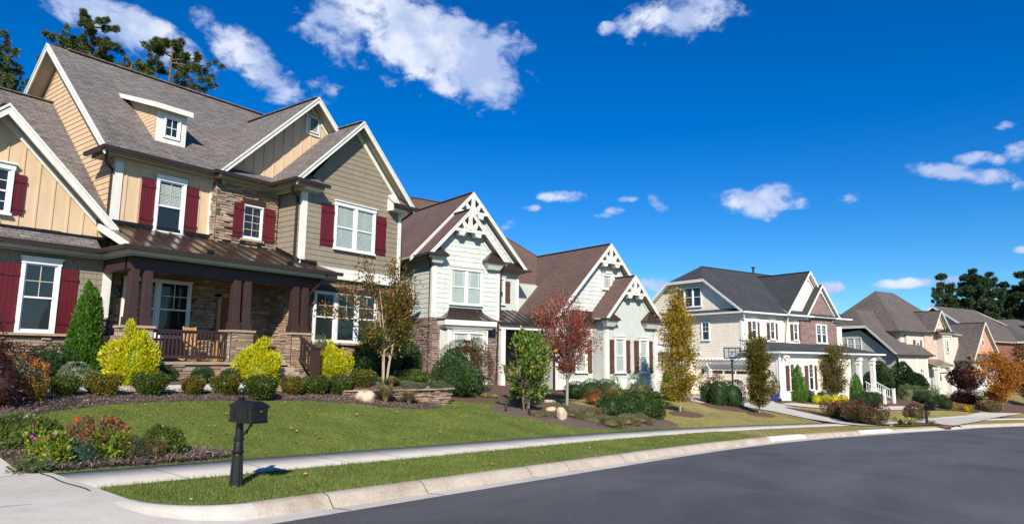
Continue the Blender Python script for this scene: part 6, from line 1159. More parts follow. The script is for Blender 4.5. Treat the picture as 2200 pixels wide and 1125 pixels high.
# ---- H2 bed
put(dk, False, 20.75, 18.3, "large dark glossy shrub right of the stone wall end", 'shrub', 'dark glossy evergreens by the house walls', (.85, .8, 1.0), 2.5); put(dk, False, 21.6, 18.9, "dark glossy shrub behind, with arching shoots before the bay window", 'shrub', 'dark glossy evergreens by the house walls', (.75, .8, 1.15), 4)
bz = shrub('shrub', 'ball', 1.0, 2.1, 15000, .085, 'leaf_bronze', .3, .6, seed=74, amp=.3, shell=.9, core_k=0); put(bz, True, 23.6, 19.9, "feathery bronze shrub before the entry of the pale green house", 'shrub', None, (1.15, 1.0, 1.05), 0, .15)
rs = shrub('rose_bush', 'ball', .62, 1.15, 2200, .075, 'leaf_dark', .55, .3, seed=75, amp=.28, shell=.6, core_k=.5, extra=[('flower', 'petal_pink', 9, .10, .5, 1.0)]); RG = 'rose bushes with pink flowers'
put(rs, True, 22.3, 18.5, "rose bush with pink flowers left of the magnolia", 'rose bush', RG, (1.0, 1.0, 1.0)); put(rs, False, 24.7, 17.2, "thin dark rose bush between magnolia and red maple trunk", 'rose bush', RG, (1.0, 1, 1.35), 2)
bx = shrub('shrub', 'ball', .55, .95, 3200, .055, 'leaf_dark', .5, .3, seed=76, amp=.05); XG = 'round clipped evergreens under the garage windows'
put(bx, True, 29.2, 17.7, "leftmost round clipped evergreen under the garage wing windows", 'shrub', XG, (1.05, 1, .9)); put(bx, False, 30.6, 17.6, "middle round clipped evergreen under the garage wing windows", 'shrub', XG, (1, 1, 1.05), 1); put(bx, False, 31.9, 17.4, "right hand round clipped evergreen under the garage wing windows", 'shrub', XG, (1.1, 1.1, 1.1), 2)
rt_ = shrub('nandina', 'mound', .6, .85, 1700, .085, 'leaf_rust', .45, .5, seed=77, amp=.2, shell=.5); NG = 'shrubs with reddish tops behind the long hedge'
leafmat('leaf_redtop', [(.20, .06, .02), (.30, .09, .03), (.12, .09, .02), (.08, .09, .02)], .5, .3); rt_.children[0].data.materials[0] = MATS['leaf_redtop']
for i, (x, y, s, lb) in enumerate([(28.6, 16.2, .8, "red topped shrub at the left end behind the hedge"), (29.6, 15.8, .9, "red topped shrub behind the middle of the hedge"), (30.6, 15.5, .85, "red topped shrub left of the green feathery one"), (31.8, 15.2, 1.0, "red topped shrub behind the right end of the hedge")]): put(rt_, i == 0, x, y, lb, 'shrub', NG, (s * 1.1, s, s), i)
gf = shrub('shrub', 'mound', .75, 1.25, 2200, .09, 'leaf_juniper', .4, .6, seed=78, amp=.25, shell=.5); put(gf, True, 32.6, 15.9, "taller feathery green shrub right under the garage wing corner", 'shrub', None, (1.1, 1, 1.05)); g3 = copy_tree(gf); place(g3, 30.9, 16.4, 0, (.8, .8, .9), 2); tag(g3, "feathery green shrub with brown tips below the right garage window", 'shrub')
hg = shrub('laurel_hedge', 'mound', .85, 1.15, 5600, .085, 'leaf_gloss', .5, .5, seed=79, amp=.12, f=5, shell=.3, extra=[('leaf_tip', 'leaf_magnolia', 260, .08, .5, .5)]); HG = 'glossy dark hedge shrubs at the end of the island bed'
put(hg, True, 26.2, 14.1, "glossy dark hedge shrub nearest the red maple", 'hedge shrub', HG, (.9, .75, .8)); put(hg, False, 27.2, 13.6, "glossy dark hedge shrub in the middle of the island bed", 'hedge shrub', HG, (.9, .75, .92), 2); put(hg, False, 28.2, 13.2, "largest glossy dark hedge shrub at the right end of the island bed", 'hedge shrub', HG, (.85, .85, 1.0), 4)
jt = shrub('juniper', 'mound', .85, .36, 2600, .10, 'leaf_junip_tan', .22, .35, 1.2, .5, seed=82, amp=.3, core_k=.6, f=5); JG = 'spreading olive and tan junipers in the island bed'
for i, (x, y, s, lb) in enumerate([(21.35, 14.45, .62, "brownish spreading juniper left of the pale curved boulder"), (22.9, 14.2, .8, "spreading tan juniper right behind the pale curved boulder"), (23.2, 13.2, .75, "spreading juniper between the two boulders and the sidewalk"), (23.4, 12.6, .9, "spreading juniper nearest to the sidewalk"), (24.6, 12.75, .8, "spreading juniper on the sidewalk edge, second from the front"), (24.8, 14.3, .85, "spreading tan juniper in front of the red maple trunk"), (25.9, 12.75, .9, "blue green spreading juniper below the hedge shrubs"), (24.3, 15.6, .6, "small bright green juniper behind the red maple trunk")]): put(jt, i == 0, x, y, lb, 'juniper', JG, (s, s * .7, s * 1.05), i * 1.3)
# ---------------------------------------------------------------- trees
def bez(a, b, c, n): return [tuple((1 - t) ** 2 * np.array(a) + 2 * t * (1 - t) * np.array(b) + t * t * np.array(c)) for t in np.linspace(0, 1, n)]
def tree(name, H, crown, trunks, nb, nleaf, size, lmat, bark, seed=1, r0=.06, shape='ball', z0=None, asp=.5, clus=.28, droop=0, rise=.5, extra=None, amp=.25, gap=.4, frac=.55, needle=False, hollow=.2, trunkpts=None, twig=.006):
    """crown = (cx, cy, z bottom, z top, radius x, radius y)"""
    rg = np.random.default_rng(seed); cx, cy, zb, zt, rx, ry = crown; lump = lumps(rg, 8, amp, 3.2); root = bpy.data.objects.new(name, None); COL.objects.link(root); tb = MB(); bb = MB()
    stems = []
    for k in range(trunks):
        a = 6.28 * k / max(1, trunks) + rg.uniform(0, 1); sp = (.5 if trunks > 1 else .0); base = np.array([math.cos(a) * .08 * (trunks > 1), math.sin(a) * .08 * (trunks > 1), -.1]); top = np.array([cx + math.cos(a) * rx * sp, cy + math.sin(a) * ry * sp, zt - (zt - zb) * (.25 if trunks > 1 else .06)])
        mid = np.array([base[0] * 1.5 + cx * .2, base[1] * 1.5 + cy * .2, zb + .15 * (zt - zb)]) + np.append(rg.normal(size=2) * .04 * H / 4, 0); pts = bez(base, mid, top, 12); rr = [r0 * (1 - .85 * (i / 11)) + .006 for i in range(12)]
        rr[0] *= 1.25; tb.tube(pts, rr, 8); stems.append((np.array(pts), rr))
    P = []; Dn = []
    for i in range(nb):
        t = rg.uniform(0, 1) ** .85; a = rg.uniform(0, 6.28); rr = float(profile(shape, t)); d = np.array([[math.cos(a) * (rr + .1), math.sin(a) * (rr + .1), (t - .5) * 1.6]]); lu = float(lump(unit(d))[0]); q = rg.uniform(1 - gap, 1.03); tip = np.array([cx + math.cos(a) * rx * rr * lu * q, cy + math.sin(a) * ry * rr * lu * q, zb + (zt - zb) * t * (1 + (lu - 1) * .3)])
        st, rad = stems[rg.integers(len(stems))]; zt_ = zb * .75 + max(0, (tip[2] - zb)) * rise + rg.uniform(-.1, .1) * (zt - zb); j = int(np.argmin(abs(st[:, 2] - max(zt_, st[2, 2])))); o = st[j]; mid = (o + tip) / 2 + np.array([0, 0, np.linalg.norm(tip - o) * (.12 - droop)]); pts = bez(o, mid, tip, 7); rb = min(rad[j] * .6, .012 + .012 * np.linalg.norm(tip - o)) ; bb.tube(pts, [rb * .75 * (1 - k / 6.2) + twig for k in range(7)], 5, cap=False)
        pts = np.array(pts); n = max(3, int(nleaf / nb * rg.uniform(.6, 1.4))); u = rg.uniform(1 - frac, 1.0, n) ** .8; idx = u * 6; i0 = np.minimum(idx.astype(int), 5); w = (idx - i0)[:, None]; q_ = pts[i0] * (1 - w) + pts[i0 + 1] * w
        off = rg.normal(size=(n, 3)) * clus * np.array([1, 1, .75]) * (H / 4) * (.35 + .65 * u[:, None]); P.append(q_ + off); Dn.append(unit(off + .3 * (tip - o)) + np.array([0, 0, -droop * 2]))
    P = np.concatenate(P); Dn = np.concatenate(Dn) + rg.normal(size=P.shape) * .4; V = leafquads(P, Dn, size, asp, rg)
    tb.build('trunk', bark, root, smooth=True); bb.build('branch', bark, root, smooth=True); npmesh('crown', V, np.arange(len(V)).reshape(-1, 4), lmat, root)
    for nm, mt, cnt, zlo, sz in (extra or []):
        k = np.where(P[:, 2] > zlo)[0]; k = rg.choice(k, min(cnt, len(k)), replace=False); V = leafquads(P[k] + rg.normal(size=(len(k), 3)) * .03, Dn[k], sz, asp, rg); npmesh(nm, V, np.arange(len(V)).reshape(-1, 4), mt, root)['kind'] = 'stuff'
    return root
t = tree('crape_myrtle', 4.2, (.38, 0, 1.3, 4.15, 1.65, 1.4), 4, 52, 10500, .11, 'leaf_crape', 'bark_pale', 101, .035, 'ball', clus=.17, gap=.45, amp=.6, rise=.35, extra=[('red_leaf', 'leaf_crape_red', 2300, 2.3, .10)], frac=.66, twig=.002)
put(t, True, 16.95, 18.3, "multi stemmed small tree with green and red leaves in the porch bed", 'tree')
t = tree('red_maple', 4.9, (.05, 0, 1.75, 4.85, 1.55, 1.4), 1, 95, 9500, .10, 'leaf_red', 'bark_grey', 102, .07, 'ball', clus=.14, gap=.5, amp=.4, rise=.45, frac=.6); put(t, True, 24.9, 15.5, "young maple with red leaves and pale straight trunk", 'tree')
t = tree('magnolia', 3.3, (0, 0, .35, 3.55, 1.2, 1.0), 3, 55, 3600, .18, 'leaf_magnolia', 'bark', 103, .04, 'egg', clus=.13, gap=.55, rise=.3, asp=.38, extra=[('yellow_leaf', 'leaf_gold', 170, .4, .19)], frac=.65); put(t, True, 21.6, 15.3, "small magnolia with big glossy leaves, some of them yellow", 'tree')
t = tree('pear_tree', 6.3, (0, 0, .75, 6.3, .98, .9), 1, 125, 16000, .11, 'leaf_autumn', 'bark_grey', 104, .06, 'column', clus=.12, gap=.6, rise=.65, frac=.7, amp=.3); put(t, True, 33.0, 13.75, "tall narrow tree with golden yellow autumn leaves", 'tree')
leafmat('leaf_colgreen', [(.035, .06, .012), (.06, .085, .015), (.09, .11, .02), (.28, .18, .02), (.05, .07, .015)], .45, .3)
t = tree('columnar_tree', 4.5, (0, 0, .55, 4.5, .74, .7), 1, 120, 22000, .11, 'leaf_colgreen', 'bark_grey', 105, .05, 'cyl', clus=.13, gap=.75, rise=.65, frac=.75, amp=.15); put(t, True, 40.4, 12.0, "narrow column shaped green tree beside the cream house driveway", 'tree')
av2 = shrub('arborvitae', 'cone', .75, 2.8, 5000, .13, 'leaf_arbor', .32, 1.3, .7, .4, amp=.1, f=5, seed=106, core_k=.7); AG = 'cone shaped arborvitae in front of the cream house'
put(av2, True, 53.7, 13.0, "bright green cone between the dark front window shutters of the cream house", 'conifer', AG, (.85, .85, .98)); put(av2, False, 61.2, 10.3, "green cone right behind the olive leaved tree", 'conifer', AG, (.8, .8, .8), 1); put(av2, False, 38.0, 16.3, "green cone half hidden behind the golden tree", 'conifer', AG, (1.0, 1.0, .85), 2)
t = tree('olive_tree', 4.6, (0, 0, .8, 4.6, 1.65, 1.4), 2, 80, 9500, .13, 'leaf_olive', 'bark', 107, .05, 'ball', clus=.18, gap=.7, frac=.6); put(t, True, 57.9, 11.3, "young tree with dull olive and bronze leaves before the white porch", 'tree', None, (.98, .98, .96))
cy_ = shrub('shrub', 'goblet', .40, 1.25, 1800, .085, 'leaf_dark', .5, .4, seed=108, amp=.1); put(cy_, True, 40.6, 15.2, "small dark evergreen left of the dark bushes by the garage", 'shrub')
yw = shrub('yew', 'mound', .9, 1.65, 3200, .10, 'leaf_dark', .4, .6, seed=109, amp=.15); put(yw, True, 40.9, 13.7, "black green yew bush beside the column shaped tree", 'shrub', None, (.95, .9, 1)); y2 = copy_tree(yw); place(y2, 39.9, 14.2, 0, (.6, .7, .9), 2); tag(y2, "dark yew bush left of the larger black green yew", 'shrub')
rl = shrub('rose_bush', 'ball', .8, 1.6, 1700, .10, 'leaf_bronze', .5, .4, seed=110, amp=.3, shell=.7, core_k=.3, extra=[('flower', 'petal_pink', 8, .12, .5, 1.0)]); put(rl, True, 41.6, 15.2, "thin pinkish shrub in front of the cream garage door", 'rose bush'); put(rl, False, 45.0, 16.2, "second thin pinkish shrub right of the basketball pole", 'rose bush', None, (.7, .7, .9), 2)
pt_ = shrub('potted_plant', 'egg', .42, 1.5, 1300, .10, 'leaf_olive', .5, .5, seed=111, amp=.3, shell=.7, core_k=.3); place(pt_, 50.9, 14.0, .45); tag(pt_, "slim leafy plant growing out of the blue pot", 'plant')
yb = shrub('shrub', 'ball', .36, .66, 1400, .07, 'leaf_yellow', .5, .4, seed=112, amp=.06); YB = 'small round yellow shrubs under the cream house windows'
for i, (x, y, lb) in enumerate([(54.9, 12.0, "leftmost small round yellow shrub before the cream house"), (56.2, 11.6, "second small round yellow shrub before the cream house"), (57.2, 11.2, "small round yellow shrub behind the olive tree trunk"), (58.3, 10.85, "rightmost small round yellow shrub before the cream house")]): put(yb, i == 0, x, y, lb, 'shrub', YB, (.9, .9, 1), i)
gb = shrub('shrub', 'ball', .5, .85, 1800, .08, 'leaf_dark', .5, .3, seed=113, amp=.05); GB = 'round clipped green shrubs along the far houses'
for i, (x, y, s, lb) in enumerate([(55.1, 12.75, 1.1, "round green shrub right of the bright green cone"), (56.9, 12.2, .95, "round green shrub under the second cream house window"), (60.0, 10.0, .9, "round green shrub left of the porch stairs"), (61.0, 9.4, 1.1, "clipped green shrub nearest the porch stairs"), (61.6, 9.1, 1.1, "clipped green shrub touching the porch stair newel"), (61.3, 10.0, 1.1, "clipped green shrub behind those at the porch stairs"), (67.0, 5.7, 1.0, "round green shrub below the dark evergreens"), (65.9, 4.6, 1.05, "round green shrub in the far mulch bed"), (68.0, 6.4, 1.2, "round green shrub before the small entry porch"), (69.5, 5.2, 1.0, "green shrub below the maroon maple"), (72.5, 7.6, 1.4, "large round shrub under the narrow arched window")]): put(gb, i == 0, x, y, lb, 'shrub', GB, (s, s, s), i)
ev = shrub('shrub', 'egg', 1.35, 3.2, 9000, .20, 'leaf_dark', .5, .4, seed=114, amp=.2); EG = 'big dark evergreens before the grey roofed house'
put(ev, True, 75.5, 10.6, "big dark evergreen at the left corner of the grey roofed house", 'shrub', EG, (1.0, 1.0, .95)); put(ev, False, 77.5, 8.4, "big dark evergreen in front of the wide arched window", 'shrub', EG, (1.1, 1.1, .95), 2)
jf = shrub('juniper', 'mound', 1.1, 1.2, 2200, .16, 'leaf_juniper', .25, .6, 1.1, .5, seed=115, amp=.3, f=5); JF = 'feathery junipers in the far bed'
put(jf, True, 68.5, 7.4, "left feathery green juniper below the big evergreens", 'juniper', JF, (1, 1, 1)); put(jf, False, 71.0, 6.4, "right feathery green juniper in the far bed", 'juniper', JF, (1.1, 1, .95), 2)
rb_ = shrub('rose_bush', 'ball', .85, 1.15, 2300, .09, 'leaf_bronze', .5, .4, seed=116, amp=.3, shell=.6, core_k=.5, extra=[('leaf_tip', 'leaf_dark', 900, .09, .1, .5), ('flower', 'petal_pink', 26, .12, .45, 1.0)]); RB = 'pink flowering rose bushes around the driveway mailbox'
for i, (x, y, s, h, lb) in enumerate([(46.9, 9.3, .8, 1.0, "pink rose bush furthest left in the driveway island"), (46.3, 8.2, .8, 1.1, "pink rose bush in the middle of the driveway island"), (45.1, 7.5, .85, 1.2, "pink rose bush with most flowers left of the mailbox"), (44.3, 6.6, .8, .95, "green rose bush in front of the driveway mailbox post"), (53.6, 5.6, .85, 1.0, "thin rose bush behind the kerb side mailbox")]): put(rb_, i == 0, x, y, lb, 'rose bush', RB, (s, s, h), i * 1.1)
mr = shrub('maple_bush', 'ball', 1.5, 2.2, 9000, .16, 'leaf_maroon', .4, -.1, 1, .6, seed=117, amp=.25, core_k=.5, shell=.7); put(mr, True, 77.5, 3.6, "round maroon maple in front of the garage wing", 'maple', None, (1, 1, 1), 0, 1.0); m2 = copy_tree(mr); place(m2, 73.5, 3.6, 0, (.9, .8, .5), 2); tag(m2, "low reddish maple bush below the round maroon one", 'maple')
t = tree('orange_tree', 5.2, (0, 0, .9, 5.0, 2.0, 1.8), 1, 90, 9500, .16, 'leaf_orange', 'bark', 118, .07, 'ball', clus=.17, gap=.7, frac=.6); put(t, True, 71.5, .9, "spreading tree with bright orange and gold autumn leaves", 'tree')
t = tree('maroon_tree', 5.2, (0, 0, .8, 5.4, 2.3, 2.0), 1, 80, 12000, .19, 'leaf_rust', 'bark', 119, .07, 'ball', clus=.2, gap=.7, frac=.6); put(t, True, 78.5, -1.2, "reddish brown tree behind the orange one at the right edge", 'tree')
bh = shrub('shrub', 'mound', 1.2, .9, 1800, .13, 'leaf_brown', .4, .4, seed=120, amp=.15); put(bh, True, 69.5, 1.9, "dull brown mounded shrub in the far bed left of the orange tree", 'shrub', None, (1.1, .8, 1)); go = shrub('shrub', 'mound', .5, .5, 700, .12, 'leaf_autumn', .4, .5, seed=121, amp=.2)
for i, (x, y, lb) in enumerate([(67.6, 4.3, "small gold leaved shrub between round shrubs in the far bed"), (67.2, 3.2, "small gold leaved shrub at the edge of the far bed"), (50.6, 7.9, "tiny orange leaved plant behind the rose island")]): put(go, i == 0, x, y, lb, 'shrub', 'small gold leaved shrubs down the street', (1, 1, 1), i)
# ---- pines
def pine(name, H, zb, R, nb, seed, nclump=9, ns=120, nl=.17, lw=.026, mat='leaf_pine', cl=.42, lean=0):
    rg = np.random.default_rng(seed); root = bpy.data.objects.new(name, None); COL.objects.link(root); tb = MB(); bb = MB(); tp = np.array([(lean * t * t, 0, H * t) for t in np.linspace(0, 1, 14)]); tb.tube([tuple(p) for p in tp], [.26 * H / 22 * (1 - .85 * t) + .02 for t in np.linspace(0, 1, 14)], 8); P = []; D = []
    for i in range(nb):
        t = rg.uniform(0, 1); z = zb + (H - zb) * t; a = rg.uniform(0, 6.28); L = R * (math.sqrt(max(.02, 1 - (1.25 * t - .35) ** 2))) * rg.uniform(.55, 1.1) * (1 - .25 * (t > .9)); o = np.array([lean * (z / H) ** 2, 0, z]); tip = o + np.array([math.cos(a) * L, math.sin(a) * L, L * rg.uniform(-.05, .45)]); mid = (o + tip) / 2 + np.array([0, 0, -.08 * L]); pts = bez(o, mid, tip, 6); bb.tube(pts, [.05 * H / 20 * (1 - k / 6) + .012 for k in range(6)], 4, cap=False)
        for j in range(nclump):
            u = rg.uniform(.35, 1); q = np.array(pts)[min(5, int(u * 6))] + rg.normal(size=3) * cl * L / R * np.array([1, 1, .45]); n = ns; v = unit(rg.normal(size=(n, 3)) + np.array([0, 0, .45])); P.append(q + v * rg.uniform(0, nl * .5, (n, 1))); D.append(v)
    P = np.concatenate(P); D = np.concatenate(D); V = leafquads(P, D, nl * 1.6, lw / nl, rg); tb.build('trunk', 'bark_pine', root, smooth=True); bb.build('branch', 'bark_pine', root, smooth=True); npmesh('crown', V, np.arange(len(V)).reshape(-1, 4), mat, root); return root
p1 = pine('pine_tree', 27.6, 18.0, 3.3, 44, 201); put(p1, True, 19.6, 55.7, "tall pine rising behind the roof ridge above the dormer", 'pine tree', 'tall pines behind the nearest house', (1, 1, 1), 0, -1.0)
p2 = pine('pine_tree', 25.2, 17.0, 3.3, 46, 202); put(p2, True, 22.5, 48.7, "rounded pine crown behind the roof ridge, right of the taller pine", 'pine tree', 'tall pines behind the nearest house', (1, 1, 1), 0, -1.2)
put(p1, False, 23.6, 58.0, "narrow pine crown between the two larger pines behind the roof", 'pine tree', 'tall pines behind the nearest house', (.62, .62, .93), 2.4, -.6)
put(p2, False, 12.3, 57.0, "pine at the far left edge behind the lower roof", 'pine tree', 'tall pines behind the nearest house', (1, 1, 1.04), 1.2, -1); put(p1, False, 17.3, 66.5, "thin pine branch tips showing left of the highest roof peak", 'pine tree', 'tall pines behind the nearest house', (.5, .5, .92), 4, .3)
leafmat('leaf_pine_far', [(.018, .045, .022), (.035, .07, .03), (.06, .10, .04)], .6, .2); q1 = pine('pine_tree', 25.0, 10.0, 3.4, 48, 203, 9, 80, .36, .105, 'leaf_pine_far', cl=.55); q2 = pine('pine_tree', 25.4, 6.0, 4.4, 70, 204, 10, 80, .36, .11, 'leaf_pine_far', cl=.65); PG = 'pines beyond the far houses'
for i, (pr_, x, y, dz, s, hz, lb) in enumerate([(q1, 177.4, 10.7, 21.7, .82, 1.0, "leftmost pine beyond the far roofs"), (q2, 181, 6.2, 22.6, .95, 1.0, "broadest pine beyond the far roofs"), (q2, 188, 3.5, 22.6, .9, 1.0, "broad pine right behind the broadest one"), (q1, 190, .6, 20.4, .9, .95, "shorter pine right of the broad pines"), (q1, 188, -3.4, 22.4, 1.05, 1.02, "rightmost tall pine beyond the brick house"), (q2, 197, -1.5, 17.5, .9, .8, "low dark pine filling the gap before the rightmost pine"), (q2, 186, -8.5, 20.0, .9, .9, "pine cut off by the right picture edge"), (q2, 190, 8.6, 17.0, .8, .75, "low pine behind the left end of the far pines"), (q1, 86, 47, 9.0, .6, .5, "pine tip between the pale green and cream houses")]):
    o = put(pr_, i in (0, 1), x, y, lb, 'pine tree', PG, (s, s, hz), i * 1.3); o.location.z = dz - (25.0 if pr_ is q1 else 25.4) * hz
# ================================================================ MAILBOXES, HOOP, STONES, FURNITURE
def mailbox():
    R = bpy.data.objects.new('mailbox', None); COL.objects.link(R); B = 'iron_black'
    m = MB(); m.lathe((0, 0, 0), [(.098, -.1), (.098, .01), (.092, .03), (.070, .46), (.066, .475), (.088, .49), (.092, .51), (.074, .53), (.070, .60), (.062, .66), (.075, .675), (.075, .70), (.056, .72), (.050, 1.26), (.056, 1.28), (.060, 1.30), (.030, 1.315), (.022, 1.345)], 20)
    for i in range(14):
        a = 6.283 * i / 14; m.tube([(math.cos(a) * .091, math.sin(a) * .091, .03), (math.cos(a) * .072, math.sin(a) * .072, .45)], [.008, .006], 4)
    m.build('post', B, R, smooth=False)
    f = MB(); n = 12
    f.lathe((0, 0, 1.39), [(.055 * math.sin(math.pi * k / n) + .001, -.055 * math.cos(math.pi * k / n)) for k in range(n + 1)], 18); f.build('finial', B, R, smooth=True)
    b = MB(); x0, x1, y0, y1, z0, z1 = -.135, .135, -.50, .07, .96, 1.19
    b.box(x0, x1, y0, y1, z0, z1); b.box(x0 - .012, x1 + .012, y0 - .01, y1 + .012, z0 - .012, z0 + .012); b.hexa([(x0 - .02, y0 - .03, z1), (x1 + .02, y0 - .03, z1), (x1 + .02, y1 + .02, z1), (x0 - .02, y1 + .02, z1)], [(x0 + .075, y0 + .05, z1 + .075), (x1 - .075, y0 + .05, z1 + .075), (x1 - .075, y1 - .05, z1 + .075), (x0 + .075, y1 - .05, z1 + .075)]); b.box(x0 - .02, x1 + .02, y0 - .03, y1 + .02, z1 - .02, z1)
    bo = b.build('box', B, R, bevel=.004)
    p = MB()
    for a0, a1, c0, c1 in ((-.40, -.06, 1.0, 1.006), (-.40, -.06, 1.134, 1.14), (-.40, -.394, 1.0, 1.14), (-.066, -.06, 1.0, 1.14)): p.box(x0 - .008, x0, a0, a1, c0, c1)
    p.build('side_panel', B, bo)
    d = MB(); d.box(x0 + .015, x1 - .015, y0 - .022, y0, z0 + .02, z1 - .02); do = d.build('door', B, R, bevel=.004); k = MB(); k.tube([(0, y0 - .022, 1.12), (0, y0 - .04, 1.12), (0, y0 - .055, 1.12)], [.012, .022, .014], 10); k.build('knob', 'brass', do)
    s = MB(); pts = [(0, -.05, .73)] + [(0, -.09 - .05 * math.cos(t) * 0, .73) for t in ()]; arc = [(0, -.055 - .24 * t, .735 + .20 * t ** 1.7) for t in np.linspace(0, 1, 9)]; s.tube(arc, .013, 6)
    def curl(cy, cz, r, a0, sg): return [(0, cy + r * (1 - .55 * t) * math.cos(a0 + sg * t * 5.2), cz + r * (1 - .55 * t) * math.sin(a0 + sg * t * 5.2)) for t in np.linspace(0, 1, 14)]
    s.tube(curl(-.085, .775, .042, -1.4, -1), .011, 6); s.tube(curl(-.30, .922, .032, .2, -1), .010, 6); s.box(-.02, .02, -.20, -.165, .78, .83); s.build('scroll_bracket', B, R); return R
paint('brass', (.45, .30, .10), .35, .2, .9)
MBX = mailbox(); place(MBX, 5.84, 9.44, 0); tag(MBX, "black mailbox on fluted post in the near grass verge", 'mailbox', 'black post mailboxes along the kerb')
for x, y, rz, lb in ((45.3, 7.0, -.3, "black mailbox rising from the pink rose bushes"), (50.7, 4.62, -.35, "black mailbox on the kerb beside the storm drain")):
    o = copy_tree(MBX); place(o, x, y, -.02, (1, 1, 1), rz); tag(o, lb, 'mailbox')
# storm drain
s = MB(); s.box(-.55, .55, -.12, .25, -.2, .03, 0); s.box(-.42, .42, -.135, -.10, -.17, -.02, 1); s.box(-.6, .6, -.14, .3, .03, .06, 0); paint('rust', (.22, .085, .05), .8, .3); o = s.build('storm_drain', ['rust', 'dark_interior']); o.location = (50.2, float(yc(50.2)) - .15, float(zs(50.2)) + .0); o.rotation_euler = (0, 0, -.3); tag(o, "rusty storm drain inlet in the kerb below the far mailbox", 'storm drain')
s = MB(); s.lathe((0, 0, 0), [(.38, 0), (.38, .012), (.30, .014), (.01, .014)], 20); o = s.build('manhole_cover', 'iron_black'); o.location = (51.5, .2, float(zs(51.5)) - .085); tag(o, "dark manhole cover lying flat in the far part of the road", 'manhole cover')
# basketball hoop
H = empty('basketball_hoop', (46.4, 15.5, float(gh(46.4, 15.5))), math.radians(-66), "black basketball hoop with clear backboard on a pole by the cream garage", 'basketball hoop')
def hoop():
    m = MB(); m.box(-.06, .06, -.06, .06, -.1, 2.75); m.build('pole', 'iron_black', H); f = MB()
    W2, z0, z1 = .56, 2.78, 3.56
    for a, b, c, e in ((-W2, W2, z0, z0 + .07), (-W2, W2, z1 - .07, z1), (-W2, -W2 + .07, z0, z1), (W2 - .07, W2, z0, z1), (-.24, -.2, z0, z1), (.2, .24, z0, z1), (-.24, .24, 3.22, 3.26)): f.box(a, b, -.32, -.27, c, e)
    f.build('backboard_frame', 'iron_black', H); g = MB(); g.box(-W2 + .07, W2 - .07, -.30, -.29, z0 + .07, z1 - .07); g.build('backboard', 'window_glass', H); b = MB(); b.box(-.16, .16, -.325, -.305, z0 + .07, 3.05); b.build('backboard_panel', 'blue_paint', H)
    x = MB()
    for i in range(3): x.beam((-.12 + i * .09, -.33, 2.88), (-.05 + i * .09, -.33, 3.02), .02, .03)
    x.build('backboard_print', 'white_paint', H); r = MB(); r.tube([(.20 * math.cos(t), -.56 + .20 * math.sin(t), 2.92) for t in np.linspace(0, 6.283, 17)], .012, 5); r.build('rim', 'iron_black', H)
    n = MB()
    for i in range(10): a = 6.283 * i / 10; n.tube([(.20 * math.cos(a), -.56 + .20 * math.sin(a), 2.92), (.10 * math.cos(a + .5), -.56 + .10 * math.sin(a + .5), 2.52)], .008, 3)
    n.build('net', 'blind_grey', H); a = MB(); a.beam((0, 0, 2.3), (0, -.27, 3.1), .05, .05); a.beam((0, .04, 2.7), (0, -.27, 3.3), .05, .05); a.build('arm', 'iron_black', H)
paint('blue_paint', (.02, .09, .34), .4, .15); hoop()
# pot
p = MB(); p.lathe((0, 0, 0), [(.24, 0), (.33, .48), (.37, .50), (.37, .56), (.32, .56), (.30, .50), (.01, .50)], 20); paint('blue_glaze', (.03, .03, .16), .25, .2); p.build('pot', 'blue_glaze'); o = bpy.data.objects['pot']; place(o, 50.9, 14.0); tag(o, "large dark blue glazed pot at the corner of the cream house", 'pot')
p = MB(); p.box(-.18, .18, -.18, .18, 0, .22); o = p.build('utility_box', 'iron_black', bevel=.02); place(o, 51.6, 13.9); tag(o, "small black box on the paving right of the blue pot", 'box')
# boulders
def boulder(name, r, h, seed, x, y, lb, rz=0, s=(1, 1, 1), g='pale boulders in the planting beds'):
    rg = np.random.default_rng(seed); V = []; F = []; n, m = 22, 14; lu = lumps(rg, 8, .22, 2.2); lu2 = lumps(rg, 12, .07, 7)
    for i in range(m + 1):
        for j in range(n):
            ph = math.pi * i / m; a = 6.2832 * j / n; d = np.array([[math.sin(ph) * math.cos(a), math.sin(ph) * math.sin(a), math.cos(ph)]]); k = float(lu(d)[0] * lu2(d)[0]); V.append((d[0, 0] * r * k, d[0, 1] * r * k * .8, max(-.08, h * .42 + d[0, 2] * h * .6 * k)))
    for i in range(m):
        for j in range(n): F.append((i * n + j, i * n + (j + 1) % n, (i + 1) * n + (j + 1) % n, (i + 1) * n + j))
    o = npmesh(name, np.array(V), np.array(F), 'boulder_stone', smooth=True); place(o, x, y, .0, s, rz); tag(o, lb, 'boulder', g)
paint('boulder_stone', (.62, .47, .36), .9, .18, bumpd=.02, grain=(.6, .6, .6))
boulder('boulder', .30, .42, 1, 15.1, 17.25, "smooth pale boulder at the left end of the garden wall"); boulder('boulder', .24, .42, 4, 21.75, 13.75, "upright notched pale boulder in the island bed", .6); boulder('boulder', .26, .22, 3, 23.2, 15.2, "flat pale boulder half buried below the red maple", .3)
boulder('boulder', .12, .14, 5, 18.2, 17.35, "small pale stone among the juniper on top of the garden wall"); boulder('boulder', .2, .16, 6, 25.6, 16.9, "flat tan edging stone right of the red maple trunk", 0, (2.4, .5, .8))
# spot lights
def spot(x, y, lb, rz):
    R = empty('garden_light', (x, y, float(gh(x, y))), rz, lb, 'garden light', 'small black garden spot lights'); m = MB(); m.tube([(0, 0, -.05), (0, 0, .13)], .015, 6); m.build('stake', 'iron_black', R); m = MB(); m.tube([(0, -.02, .12), (.02, .03, .30)], [.045, .05], 10); m.build('lamp_head', 'iron_black', R)
spot(20.35, 15.35, "left black garden spot light on the lawn edge", 0); spot(20.75, 14.55, "right black garden spot light in the pine straw", 1)
